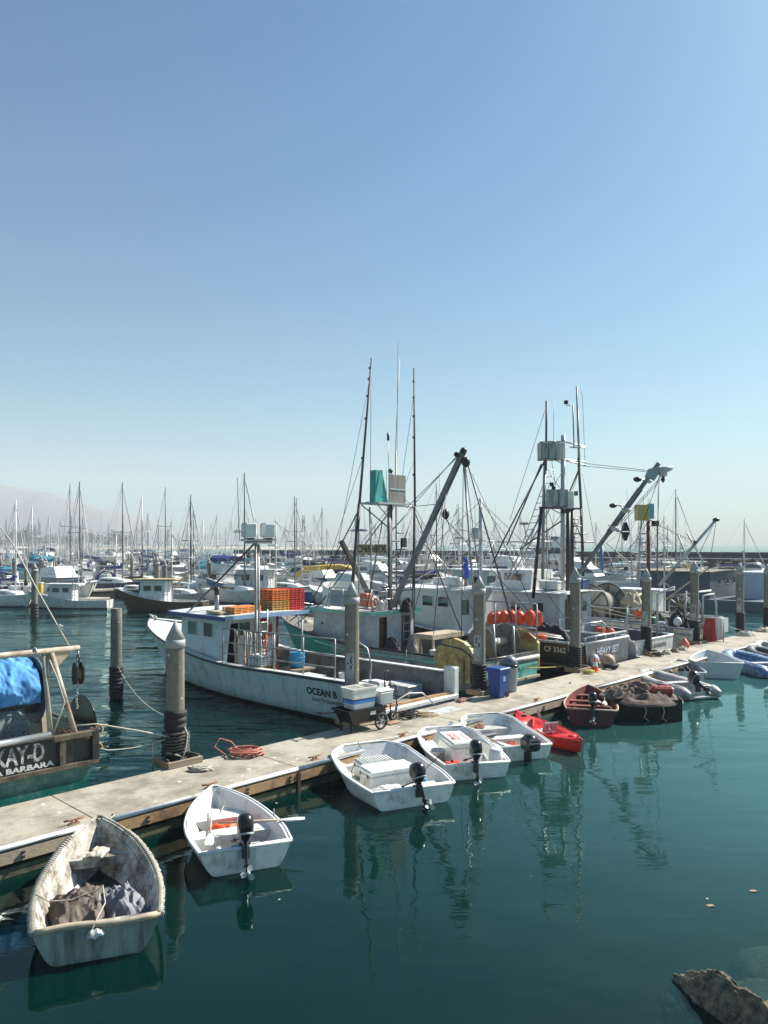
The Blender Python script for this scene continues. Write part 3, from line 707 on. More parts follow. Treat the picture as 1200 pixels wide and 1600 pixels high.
def cloth_heap(name, c, rx, ry, h, m, label, cat, seed=1, n=56, rz=0.):
    """a thrown-down sheet with sharp folds: closed thin body"""
    sv = Vector((seed*4.7, seed*3.1, seed*.7)); M = Matrix.Translation(Vector(c)) @ Matrix.Rotation(rz, 4, 'Z')
    def fold(q): return 1-2*abs(noise.noise(q))
    top = []
    for i in range(n+1):
        for j in range(n+1):
            u, v = i/n*2-1, j/n*2-1; q = Vector((u*1.6, v*1.6, 0))+sv
            wx, wy = .25*noise.noise(q*1.3), .25*noise.noise(q*1.3+Vector((9, 9, 9)))
            e = max(abs(u), abs(v))
            q2 = Vector((u*2.2+wx*3, v*1.2+wy*3, 3))+sv
            z = h*(.62*(1-e**2.2)+.30*fold(q2*.8)+.15*fold(q2*1.9+sv)+.035*fold(q2*5))
            top.append(M @ Vector((rx*(u+wx), ry*(v+wy), max(.0, z))))
    mb = MB(); mb.smooth = True; b = 0; mb.v = top+[p-Vector((0, 0, .012)) for p in top]; W = n+1
    for i in range(n):
        for j in range(n):
            k = i*W+j; mb.face((k, k+1, k+W+1, k+W)); mb.face((k+W*W, k+W*W+W, k+W*W+W+1, k+W*W+1))
    for i in range(n):
        for k, l in ((i, i+1), (n*W+i, n*W+i+1), (i*W, (i+1)*W), (i*W+n, (i+1)*W+n)): mb.face((k, l, l+W*W, k+W*W))
    return mb.build(name, m, label=label, cat=cat)
def cooler(c, d, rz, label, m=GELC, latch=True, name='cooler', lid=.22):
    e = empty(name, c, rz, label, 'cool box' if name == 'cooler' else 'box'); x, y, z = d
    mb = MB(); mb.box((0, 0, z*(1-lid)/2), (x*.96, y*.96, z*(1-lid)), bev=.02); mb.build('box_body', m, e)
    mb = MB(); mb.box((0, 0, z*(1-lid/2)+.004), (x, y, z*lid), bev=.025); mb.build('lid', m, e)
    if latch:
        mb = MB()
        for sg in (-.3, .3): mb.box((sg*x, -y*.5-.004, z*(1-lid)), (.035, .012, .07)); mb.box((sg*x, y*.5+.004, z*(1-lid)), (.035, .012, .07))
        mb.build('latches', DSTEEL, e)
    return e
def inworld(root, p): return wmat(root) @ Vector(p)
def open_dinghy(name, stern, bow, tab_kw, label, hullm, linm, gunm, group=None, floor=.03, th=.045, rake=.22, grail=.02, thwarts=(), boot=None, cat='dinghy', addL=0., flare=.7, keelm=None):
    loc, rz, L = place2(stern, bow); L += addL
    r = empty(name, loc, rz, label, cat, group); H = Hull(dinghy_tab(L, **tab_kw), rake=rake, flare=flare)
    mb = MB(); H.outer(mb, boot); mb.build('hull', [hullm, keelm or hullm], r)
    mb = MB(); H.inner(mb, th, floor); mb.build('liner', linm, r)
    mb = MB(); H.rail(mb, grail, dz=-.004, off=.004); mb.build('gunwale', gunm, r)
    for (x, w_, z, mm) in thwarts:
        b = H.half(x, z)-th*.6; b2 = H.half(x+w_, z)-th*.6
        mb = MB(); mb.add([(x, b, z), (x, -b, z), (x+w_, -b2, z), (x+w_, b2, z), (x, b, z-.04), (x, -b, z-.04), (x+w_, -b2, z-.04), (x+w_, b2, z-.04)],
                          [(0, 1, 2, 3), (7, 6, 5, 4), (0, 4, 5, 1), (1, 5, 6, 2), (2, 6, 7, 3), (3, 7, 4, 0)])
        mb.build('seat', mm, r)
    return r, H
def boxseat(r, H, x, w_, z, zf, m, th=.045):
    mb = MB(); rows = []
    for xx in (x, x+w_):
        b = H.half(xx, z)-th-.003; rows.append([(xx, b, z), (xx, -b, z), (xx, -max(.01, H.half(xx, zf)-th-.003), zf), (xx, max(.01, H.half(xx, zf)-th-.003), zf)])
    mb.loft(rows, cap=True); return mb.build('seat', m, r)
# ================================================================== THE SEVEN NEAR CRAFT AND THE REST OF THE ROW
# 1 weathered dinghy -----------------------------------------------------------
r1, H1 = open_dinghy('dinghy', (-3.17, 8.50), (-4.12, 11.12), dict(B=1.44, fb=(.40, .42, .66), wl=.74, draft=.2, full=.60),
    'weathered old dinghy with a tattered rope gunwale and dark tarpaulins inside', mat('faded_grey_hull', (.22, .27, .25), .7, var=.15, stain=(.08, .09, .08), samt=.5, streak=True), WORN, WORN, th=.05, floor=-.02, addL=.02, grail=.022)
mb = MB(); mb.box((1.1, 0, .0), (2.0, .86, .02)); mb.box((.75, 0, .03), (.05, .8, .05)); mb.build('bottom_boards', mat('dark_wet_boards', (.05, .045, .035), .8, var=.5, scale=5), r1)
boxseat(r1, H1, 2.05, .26, .34, .22, WORN); boxseat(r1, H1, .06, .22, .26, -.02, WORN)
mb = MB()
for sg in (1, -1):
    pts = [(H1.xr(x, H1.st(x)[2]-.12), sg*(H1.half(x, H1.st(x)[2]-.12)-.055), H1.st(x)[2]-.13) for x in [.1+.1*k for k in range(25)]]; mb.tube(pts, .018, 6)
mb.build('inner_stringer', WORN, r1)
# frayed lacing wound round the gunwale
mb = MB(); rnd = random.Random(2)
x = .02
while x < 2.3:
    for sg in (1, -1):
        bg, bc, zg, zc, zk = H1.st(x); dx = rnd.uniform(-.01, .02)
        mb.tube([(x, sg*(bg-.045), zg+.012), (x+.01, sg*(bg-.01), zg+.027), (x+.015+dx, sg*(bg+.03+rnd.uniform(0, .012)), zg+.002), (x+.02+dx, sg*(bg+.02), zg-.03-rnd.uniform(0, .035))], .009, 4)
    x += .042
mb.build('gunwale_lacing', ROPEW, r1, kind='stuff')
mb = MB(); b = H1.st(0)[0]
mb.tube([(0.0, y, .40+.02*sin(y*5)) for y in [-.6*b/.63+k*.12*b/.63 for k in range(11)]], .035, 6)
mb.build('transom_cap', PALEW, r1)
cloth_heap('tarpaulin', inworld(r1, (.85, .20, .02)), .50, .34, .40, mat('brown_tarp', (.085, .062, .045), .75, var=.3, stain=(.17, .14, .11), samt=.4, bump=.3), 'crumpled brown tarpaulin lying in the weathered dinghy', 'tarpaulin', 3, rz=r1['_rz'])
cloth_heap('tarpaulin', inworld(r1, (.80, -.27, .05)), .42, .24, .36, mat('grey_tarp', (.20, .21, .22), .6, var=.3, stain=(.07, .08, .10), samt=.4, bump=.3), 'crumpled grey tarpaulin lying in the weathered dinghy', 'tarpaulin', 5, rz=r1['_rz']+.3)
cloth_heap('tarpaulin', inworld(r1, (1.15, .05, .0)), .38, .42, .28, mat('dark_blue_tarp', (.025, .03, .045), .6, var=.3, bump=.3), 'dark blue tarpaulin in the shade of the weathered dinghy', 'tarpaulin', 9, rz=r1['_rz']+1)
rope('rope', [inworld(r1, p) for p in [(.9, .70, .45), (.85, .55, .36), (.75, .3, .38), (.85, 0, .42), (.8, -.05, .48), (.4, -.08, .44), (.02, 0, .46), (-.05, .05, .38), (-.06, .12, .3)]], .008, ROPEW, 'thin rope lying across the tarpaulins of the weathered dinghy')
rope('mooring_line', [inworld(r1, (2.7, 0, .62)), inworld(r1, (2.85, -.1, .55)), D(5.55, 11.06, .48), D(5.6, 11.2, .46)], .009, ROPEW, 'frayed bow line of the weathered dinghy', cat='mooring line')
cloth_heap('rag', inworld(r1, (-.04, .02, .27)), .05, .09, .10, LGREY, 'pale rag tied over the transom of the weathered dinghy', 'rag', 4, n=14, rz=r1['_rz'])
# 2 white dinghy with orange vest ---------------------------------------------
r2, H2 = open_dinghy('dinghy', (-1.93, 10.78), (-2.88, 12.98), dict(B=1.40, fb=(.35, .36, .52), wl=.76, draft=.16, full=.6),
    'white dinghy with an upright black outboard, orange vest and red fuel tank', GELC, GELC, mat('white_rail', (.66, .66, .64), .5, var=.06), th=.05, floor=.0, grail=.024)
boxseat(r2, H2, .88, .30, .22, 0, GELC); boxseat(r2, H2, 1.55, .5, .24, 0, GELC)
mb = MB(); mb.box((.05, 0, .30), (.03, .40, .16), bev=.01); mb.box((-.012, .0, .18), (.02, .26, .26)); mb.build('motor_pad', LGREY, r2)
for sg in (1, -1):
    mb = MB(); c = Vector((1.0, sg*(H2.half(1.0, .4)-.02), .375)); mb.tube([c+Vector((0, 0, 0)), c+Vector((0, 0, .05))], .01, 5); mb.tube([c+Vector((.025*cos(a), 0, .075+.025*sin(a))) for a in [k*pi/5-.9 for k in range(9)]], .007, 5); mb.build('oarlock', STEEL, r2)
outboard(r2, .02, .37, .88, 20, -6, dec=True, x=-.0)
cloth_heap('life_vest', inworld(r2, (1.32, .02, .12)), .15, .24, .14, ORANGE, 'orange life vest lying in the white dinghy', 'life vest', 2, n=22, rz=r2['_rz'])
e = empty('fuel_tank', inworld(r2, (.22, -.30, .02)), r2['_rz'], 'red fuel tank at the stern of the white dinghy with the vest', 'fuel tank')
mb = MB(); mb.box((0, 0, .11), (.30, .40, .20), bev=.05, taper=.8); mb.build('tank_body', RED, e); mb = MB(); mb.lathe([(.03, .2), (.03, .235), (.01, .24)], 10); mb.build('cap', BLACK, e)
oar(inworld(r2, (.98, .2, .38)), inworld(r2, (.62, -1.05, .40)), 'oar with a pale blade sticking out over the side of the white dinghy', m=PALEW)
oar(inworld(r2, (1.9, .12, .30)), inworld(r2, (.55, .42, .24)), 'second oar lying inside the white dinghy', m=PALEW)
rope('mooring_line', [inworld(r2, (2.38, 0, .50)), inworld(r2, (2.0, -.1, .3)), inworld(r2, (1.8, .0, .25)), inworld(r2, (1.5, .22, .16)), inworld(r2, (1.3, .3, .05))], .009, ROPEW, 'loose line lying over the bow seat of the white dinghy', cat='mooring line')
rope('mooring_line', [inworld(r2, (2.4, 0, .52)), inworld(r2, (2.5, .1, .50)), D(7.3, 11.15, .48)], .009, ROPEW, 'short bow line of the white dinghy', cat='mooring line')
# 3 skiff with cool boxes -------------------------------------------------------
r3, H3 = open_dinghy('skiff', (.54, 13.45), (-.44, 15.62), dict(B=1.80, fb=(.33, .38, .56), wl=.84, draft=.18, bow=.40),
    'broad white skiff carrying two cool boxes and a black outboard', GELC, GELC, mat('white_rail', (.66, .66, .64), .5, var=.06), th=.055, floor=.03, grail=.026, rake=.3)
boxseat(r3, H3, .25, .30, .22, .03, GELC, .07); boxseat(r3, H3, 1.95, .3, .25, .03, GELC, .07)
outboard(r3, -.06, .33, .84, 24, 10, dec=False, x=-.0)
cooler(inworld(r3, (.92, .10, .03)), (.50, .98, .46), r3['_rz']+.06, 'large white cool box with latches in the broad skiff')
e = cooler(inworld(r3, (1.46, .14, .03)), (.42, .72, .44), r3['_rz'], 'smaller cool box with a ribbed lid in the broad skiff', lid=.2, m=LGREY)
mb = MB()
for k in range(11): mb.box((0, -.30+k*.06, .452), (.34, .03, .012))
mb.build('lid_ribs', WHITE, e)
cloth_heap('rag', inworld(r3, (.30, .38, .24)), .13, .28, .10, mat('rag_white', (.55, .55, .52), .9, var=.2), 'white rag crumpled on the stern seat of the broad skiff', 'rag', 7, n=24, rz=r3['_rz'])
cloth_heap('rope_heap', inworld(r3, (1.35, .62, .10)), .12, .14, .14, ROPEW, 'small heap of rope beside the cool boxes', 'rope', 12, n=20)
rope('mooring_line', [inworld(r3, (2.2, .1, .50)), inworld(r3, (2.35, .1, .58)), D(12.0, 11.2, .48)], .011, ROPEW, 'bow line of the broad skiff', cat='mooring line')
rope('fishing_rod', [inworld(r3, (.9, -.62, .3)), inworld(r3, (.4, -.76, .75))], .007, BLACK, 'thin black rod leaning on the side of the broad skiff', cat='rod')
# 4 whaler with tall box and bucket ---------------------------------------------
r4, H4 = open_dinghy('skiff', (1.84, 15.05), (1.30, 17.25), dict(B=1.52, fb=(.30, .34, .50), wl=.85, draft=.16, bow=.38),
    'white whaler skiff with red lettering on its centre box and a white bucket', GELC, GELC, mat('white_rail', (.66, .66, .64), .5, var=.06), th=.05, floor=.03, grail=.024, rake=.25)
boxseat(r4, H4, .12, .28, .20, .03, GELC, .06)
outboard(r4, .05, .30, .92, 18, -8, x=-.0)
e = cooler(inworld(r4, (1.20, .02, .03)), (1.0, .52, .50), r4['_rz'], 'tall white box with faded red lettering in the whaler skiff', latch=False)
for i, (t_, yy, h) in enumerate((('FISH ME', .17, .10), ('FRESH', .04, .06), ('CATCH', -.12, .06))):
    letter(e, t_, h, .52, lambda u, v, yy=yy: (.26-u, yy-v, .514), LETR, .01)
e = empty('bucket', inworld(r4, (.30, -.50, .16)), 0, 'upturned white bucket at the stern corner of the whaler skiff', 'bucket')
mb = MB(); mb.lathe([(.155, 0), (.16, .02), (.135, .30), (.12, .325), (.03, .33)], 20); mb.build('bucket_body', GELC, e)
mb = MB(); mb.tube([(.16*cos(a), .16*sin(a), .02) for a in [2*pi*k/20 for k in range(21)]], .008, 5); mb.build('rim', GELC, e)
e = empty('fuel_tank', inworld(r4, (.42, .38, .05)), r4['_rz'], 'orange red fuel tank in the whaler skiff', 'fuel tank')
mb = MB(); mb.box((0, 0, .10), (.26, .38, .19), bev=.04, taper=.8); mb.build('tank_body', mat('orange_red_tank', (.62, .06, .02), .4), e); mb = MB(); mb.lathe([(.03, .18), (.03, .22), (.01, .23)], 10); mb.build('cap', BLACK, e)
e = empty('bucket', inworld(r4, (1.15, .48, .03)), 0, 'pale round tub beside the tall box of the whaler skiff', 'tub')
mb = MB(); mb.lathe([(.15, 0), (.18, .26), (.185, .27), (.172, .26), (.145, .03), (.01, .03)], 20); mb.build('tub_body', LGREY, e)
cloth_heap('cloth', inworld(r4, (.70, .52, .05)), .28, .14, .12, KCOVER, 'dark cloth lying along the side of the whaler skiff', 'cloth', 8, n=20, rz=r4['_rz'])
rope('mooring_line', [inworld(r4, (2.25, .1, .42)), D(13.85, 11.15, .49), D(13.9, 11.3, .47)], .012, mat('blue_rope', (.06, .2, .35), .8), 'blue and white bow line of the whaler skiff', cat='mooring line')
# 5 skiff with square outboard ---------------------------------------------------
r5, H5 = open_dinghy('skiff', (2.98, 16.35), (2.34, 18.5), dict(B=1.50, fb=(.30, .34, .52), wl=.85, draft=.16, bow=.36),
    'white skiff with a dark padded seat and a square black outboard beside the kayak', GELC, GELC, mat('white_rail', (.66, .66, .64), .5, var=.06), th=.05, floor=.03, grail=.023, rake=.25)
boxseat(r5, H5, .95, .28, .22, .03, GELC, .06); boxseat(r5, H5, 1.7, .4, .26, .03, LGREY, .06)
mb = MB(); mb.box((.55, 0, .04), (.8, .8, .02)); mb.build('floor_boards', mat('pinkish_boards', (.45, .27, .2), .7, var=.2), r5)
o5 = outboard(r5, -.08, .14, .86, 4, 0, tiller=False)
mb = MB(); mb.box((-.14, -.08, .38), (.36, .34, .28), bev=.05); mb.build('square_cowling', PLAST, o5)
letter(o5, 'Mariner', .05, .24, lambda u, v: (-.324, .04-u, .40+v), LETW, .01)
e = empty('seat_cushion', inworld(r5, (1.18, .36, .24)), r5['_rz']+.3, 'dark blue padded cushion on the seat of the skiff beside the kayak', 'cushion')
mb = MB(); mb.box((0, 0, .045), (.26, .52, .09), bev=.035); mb.build('pad', mat('navy_vinyl', (.03, .035, .07), .6), e); mb = MB(); mb.box((0, 0, .004), (.2, .45, .012)); mb.build('board', PALEW, e)
oar(inworld(r5, (1.3, .62, .33)), inworld(r5, (.06, .30, .30)), 'oar lying along the inside of the skiff beside the kayak')
oar(inworld(r5, (1.25, .52, .28)), inworld(r5, (.10, .46, .27)), 'second oar beside the first in the skiff beside the kayak')
e = empty('fuel_tank', inworld(r5, (.28, .16, .04)), r5['_rz'], 'dark red fuel can beside the square outboard', 'fuel tank')
mb = MB(); mb.box((0, 0, .13), (.2, .26, .26), bev=.03); mb.build('tank_body', RED, e); mb = MB(); mb.tube([(0, -.07, .27), (0, -.05, .31), (0, .05, .31), (0, .07, .27)], .012, 5); mb.build('handle', RED, e)
mb = MB(); mb.tube([inworld(r5, p) for p in ((2.2, .0, .51), (2.1, 0, .34), (2.0, .1, .29))]+[Vector(p) for p in coil_pts(inworld(r5, (1.9, .18, .275)), .04, .12, 5, .006, .02)], .009, 5)
mb.build('rope_coil', mat('orange_brown_rope', (.4, .2, .12), .9), label='brownish rope coiled at the bow of the skiff beside the kayak', cat='rope')
# 6 red kayak ---------------------------------------------------------------------
loc, rz, L = place2((4.30, 16.78), (3.36, 19.30)); L = 2.78
e = empty('kayak', loc, rz, 'red sit on top kayak tied to the dock', 'kayak')
KT = [(0, .03, .02, .30, .14, .06), (.25, .16, .12, .29, .08, -.02), (L*.25, .33, .27, .27, .03, -.08), (L*.5, .39, .32, .26, .02, -.09), (L*.75, .33, .26, .28, .04, -.07), (L-.28, .15, .1, .33, .1, 0), (L, .02, .015, .38, .2, .08)]
HK = Hull(KT, rake=.12, n=30)
mb = MB(); HK.outer(mb); mb.build('hull', KAYR, e)
mb = MB(); mb.smooth = True; rg = []
for i in range(41):
    x = .02+(L-.04)*i/40; bg, bc, zg, zc, zk = HK.st(x); row = []
    ck = max(0, min(1, (x-.62)/.15))*max(0, min(1, (L-.6-x)/.2)); seatd = .12+.03*sin(x*6)
    for j in range(13):
        v = j/6-1; y = v*bg; z = zg+.05*(1-v*v)*(1-ck*.8); dip = max(0, 1-(abs(y)/max(.01, bg-.10))**4) if bg > .11 else 0
        z -= ck*seatd*dip; row.append((HK.xr(x, zg), y, z))
    rg.append(row)
mb.loft(rg, closed=False); mb.build('deck', KAYR, e)
mb = MB(); HK.rail(mb, .016, dz=.0, off=.0, transom=False); mb.build('rim', KAYR, e)
mb = MB(); mb.box((1.45, 0, .19), (.34, .40, .04), bev=.015); mb.build('seat', LGREY, e)
mb = MB(); mb.box((0, 0, .14), (.04, .38, .26), bev=.015, M=Matrix.Translation((1.26, 0, .20)) @ Matrix.Rotation(-.35, 4, 'Y')); mb.build('backrest', GREYP, e)
for x in (.32, L-.42):
    mb = MB(); mb.lathe([(.085, .0), (.085, .02), (.06, .03), (.01, .032)], 16, M=Matrix.Translation((x, 0, HK.st(x)[2]+.04))); mb.build('hatch', PLAST if x > 1 else KAYR, e)
mb = MB(); mb.tube([(.05, 0, .34), (.10, -.03, .38), (.15, 0, .35)], .012, 6); mb.build('carry_handle', BLACK, e)
for y in (.27, -.27):
    mb = MB(); mb.tube([(.7, y, .28), (1.1, y*1.15, .33), (1.5, y*1.15, .33), (1.7, y, .28)], .006, 4); mb.build('deck_line', BLACK, e)
# emblem stripe on the stern quarter (wing-like swoosh)
mb = MB()
for k, (x0, x1, z0) in enumerate(((.55, .95, .16), (.6, .85, .19))):
    mb.sheet(lambda u, v: Vector((x0+(x1-x0)*u, HK.half(x0+(x1-x0)*u, z0+.03*v*(1-abs(2*u-1)))+.008, z0+.03*(v-.5)*(1-abs(2*u-1)))), 8, 1)
mb.build('emblem', WHITE, e)
e6 = e
a_, b_ = inworld(e6, (1.15, -.45, .26)), inworld(e6, (1.95, .12, .58))
p = empty('kayak_paddle', a_, 0, 'double bladed paddle lying across the red kayak', 'paddle')
mb = MB(); mb.tube([inworld(e6, (.8, .22, .30)), inworld(e6, (1.8, -.12, .42))], .014, 6); mb.build('shaft', BLACK, p, world=True)
mb = MB(); c = inworld(e6, (1.8, -.12, .42)); rg = []
dd = (inworld(e6, (1.8, -.12, .42))-inworld(e6, (.8, .22, .30))).normalized(); sd_ = Vector((0, 0, 1)); nn = dd.cross(sd_).normalized()
for f, w_ in ((0, .02), (.3, .08), (.7, .10), (1, .05)): q = c+dd*.42*f; rg.append([q+sd_*w_, q+nn*.008, q-sd_*w_*.7, q-nn*.008])
mb.loft(rg, cap=True); mb.build('blade', LGREY, p, world=True)
# 7 red rowing boat ------------------------------------------------------------------
r7, H7 = open_dinghy('rowing_boat', (5.25, 19.4), (5.80, 21.85), dict(B=1.34, fb=(.42, .40, .60), wl=.78, draft=.18, full=.64),
    'dull red wooden rowing boat with thwarts, oars and a small black outboard', mat('dark_maroon_hull', (.07, .018, .018), .5, var=.2), DRED, PALEW, th=.04, floor=.05, grail=.022,
    thwarts=((.3, .2, .32, DRED), (.88, .2, .32, DRED), (1.42, .2, .34, DRED), (1.95, .2, .40, DRED)))
mb = MB()
for k in range(6):
    y = -.4+k*.16; mb.box((.95, y, .065), (1.7 if abs(y) < .3 else 1.2, .12, .02))
mb.build('floor_boards', OWOOD, r7)
outboard(r7, -.02, .44, .82, 18, 0, tiller=False, x=0)
oar(inworld(r7, (.05, -.50, .45)), inworld(r7, (1.25, -.15, .42)), 'oar lying slanted in the red rowing boat', m=PALEW)
oar(inworld(r7, (2.3, -.42, .48)), inworld(r7, (.75, -.36, .40)), 'oar lying lengthways in the red rowing boat', m=PALEW)
cloth_heap('rope_heap', inworld(r7, (.22, .25, .12)), .16, .34, .12, ROPEW, 'pale rope heaped at the stern of the red rowing boat', 'rope', 14, n=20, rz=r7['_rz'])
rope('mooring_line', [inworld(r7, (2.45, 0, .60)), inworld(r7, (2.55, .0, .5)), D(21.9, 11.1, .46)], .011, ROPED, 'dark bow line of the red rowing boat', cat='mooring line')
for y_ in (1, -1):
    mb = MB(); c = Vector((1.25, y_*(H7.half(1.25, .42)-.01), .44)); mb.tube([c, c+Vector((0, 0, .06))], .01, 5); mb.tube([c+Vector((.03*cos(a), 0, .09+.03*sin(a))) for a in [k*pi/5-.9 for k in range(9)]], .008, 5); mb.build('oarlock', STEEL, r7)
for rt_, p_, m_, l_ in ((r2, (.45, .3, .03), GELC, 'white bailing jug in the dinghy with the orange vest'), (r3, (.75, -.55, .06), SKYB, 'small blue bailing jug in the broad skiff'), (r4, (.75, -.42, .06), LGREY, 'grey bailing jug in the whaler skiff'), (r5, (.62, -.25, .08), GELC, 'white bailing jug in the skiff beside the kayak')):
    e = empty('bailer', inworld(rt_, p_), rt_['_rz'], l_, 'bailer'); mb = MB(); mb.lathe([(.05, 0), (.075, .02), (.075, .12), (.04, .17), (.025, .2)], 12); mb.build('jug', m_, e); mb = MB(); mb.tube([(.07, 0, .05), (.11, 0, .09), (.06, 0, .15)], .01, 5); mb.build('handle', m_, e)
cloth_heap('rope_heap', inworld(r4, (1.75, -.1, .06)), .22, .2, .10, ROPEW, 'pale rope heaped in the bow of the whaler skiff', 'rope', 24, n=20)
cloth_heap('rope_heap', inworld(r1, (2.15, .0, .36)), .12, .16, .07, ROPEW, 'frayed rope on the bow seat of the weathered dinghy', 'rope', 26, n=18)
rope('rope', [inworld(r3, p) for p in ((.5, .5, .26), (.7, .62, .12), (1.1, .66, .08), (1.4, .55, .1), (1.75, .5, .2), (2.0, .3, .3))], .010, ROPED, 'dark fuel line trailing forward in the broad skiff', cat='fuel line')
# 8 float piled with nets --------------------------------------------------------------
rf = empty('work_float', (8.05, 22.1, 0), 0, 'dark floating platform wrapped in nets beside the rowing boat', 'float')
a0 = PZ(962, 1124, 0); a1 = PZ(1066, 1127, 0); dirx = (a1-a0).normalized(); Lx = (a1-a0).length
an = atan2(dirx.y, dirx.x); rf.location = (a0+a1)/2; rf.rotation_euler = (0, 0, an)
mb = MB(); mb.smooth = True
dep = 1.55
def ff(u, v):
    a = u*2*pi; x = (Lx/2)*max(-1, min(1, 1.6*cos(a))); y = dep/2+dep/2*max(-1, min(1, 1.6*sin(a)))
    k = 1+.03*noise.noise(Vector((cos(a)*4, sin(a)*4, v*3)))
    return Vector((x*k, y*k, -.25+.80*v+.03*noise.noise(Vector((x*4, y*4, v*4)))))
mb.sheet(ff, 60, 6); mb.build('float_body', mat('dark_wet_net', (.018, .016, .014), .9, var=.5, bump=.6), rf)
mb = MB(); rg = []
heap('net_cover', wmat(rf) @ Vector((0, dep/2, .46)), Lx*.66, dep*.70, .34, NET, '', '', 6, n=56, rz=an, parent=rf, freq=6)
for i, (px, py) in enumerate(((990, 1100), (1012, 1102))):
    a = wmat(rf) @ Vector((-.15+i*.45, -.02, .5)); mb = MB(); mb.tube([a, a+Vector((.08, -.04, -.25)), a+Vector((.02, -.05, -.42)), a+Vector((.14, -.05, -.5))], .016, 5); mb.build('hanging_line', ROPEW, rf, world=True)
e = empty('jerry_can', wmat(rf) @ Vector((.42, .35, .64)), an, 'red jerry can lying on the net covered float', 'jerry can')
mb = MB(); mb.box((0, 0, .1), (.56, .3, .2), bev=.05); mb.build('can_body', mat('dull_red_can', (.33, .04, .035), .5, var=.15), e)
mb = MB(); mb.tube([(-.1, -.02, .2), (-.08, 0, .25), (.08, 0, .25), (.1, 0, .2)], .014, 5); mb.build('handle', RED, e)
for (p_, a_) in ((((2.0, 0, .45), (.05, .9, .3)), 0),): pass
# 9 inflatables ----------------------------------------------------------------------------
def inflatable(stern, bow, B, label, m, rz_add=0., r=.21, motor=True, seed=1, cones=True):
    loc, rz, L = place2(stern, bow); e = empty('inflatable_boat', loc, rz, label, 'inflatable boat'); b = B/2-r
    pts = [(-.35, b, .16), (0, b, .16), (L*.35, b, .17), (L*.62, b*.97, .19), (L*.8, b*.72, .24), (L*.92, b*.35, .29), (L*.95, 0, .31)]
    pts = pts+[(x, -y, z) for x, y, z in reversed(pts[:-1])]
    # resample smoothly
    P2 = []; T = [(i, *p) for i, p in enumerate(pts)]
    for k in range(61): P2.append(Vector(crom(T, k/60*(len(pts)-1))))
    mb = MB(); mb.tube(P2, lambda f: r*min(1, .35+8*min(f, 1-f))*(1+.03*sin(f*90)), 14); mb.build('buoyancy_tube', m, e)
    mb = MB(); mb.box((L*.35, 0, .06), (L*.9, b*2, .05)); mb.build('floor', GREYP, e)
    mb = MB(); mb.box((.02, 0, .20), (.05, b*2-.2, .34), bev=.01); mb.build('transom', LGREY, e)
    mb = MB(); mb.box((L*.38, 0, .30), (.24, b*2, .04), bev=.01); mb.build('seat', LGREY, e)
    for sg in (1, -1):
        mb = MB(); q = [Vector((x, sg*(b+.06), .16+r*.93)) for x in (0, .3, .6, .9, 1.2, 1.5)]
        mb.tube([p+Vector((0, 0, .02*(k % 2))) for k, p in enumerate(q)], .009, 4); mb.build('grab_line', ROPED, e)
    if motor: outboard(e, 0, .36, .95, 62, 0, tiller=False)
    return e
inflatable((9.35, 22.9), (8.55, 25.4), 1.5, 'grey inflatable boat with a tilted dark outboard', HYPA)
rA, HA = open_dinghy('dinghy', (10.15, 25.5), (10.45, 27.3), dict(B=1.15, fb=(.34, .36, .50), wl=.75, draft=.14, full=.6),
    'small grey dinghy with a dark bundle squeezed between inflatable and pram', LGREY, GREYP, LGREY, th=.04, floor=.03)
heap('bundle', inworld(rA, (.9, 0, .15)), .30, .35, .26, KCOVER, 'dark bundle lying in the small grey dinghy', 'bundle', 3, n=24)
rB, HB = open_dinghy('dinghy', (11.50, 26.3), (11.95, 28.4), dict(B=1.66, fb=(.54, .5, .68), wl=.74, draft=.16, full=.6),
    'bare pale grey dinghy floating high beside the blue inflatable', mat('pale_grey_hull', (.46, .48, .48), .5, var=.1), mat('pale_blue_grey_liner', (.50, .53, .54), .5, var=.12), WHITE, th=.04, floor=.05, addL=.0, rake=.35)
inflatable((13.7, 26.6), (13.35, 29.7), 1.8, 'blue laced inflatable boat at the right edge', INFB, motor=False, r=.25)
inflatable((16.3, 30.3), (15.9, 32.7), 1.5, 'grey inflatable at the right edge, behind the blue one', HYPA, motor=False)
inflatable((15.35, 28.6), (14.9, 31.2), 1.4, 'dark inflatable cut by the right edge, in front of the grey one', mat('dark_inflatable', (.06, .07, .08), .6, var=.2), motor=False)
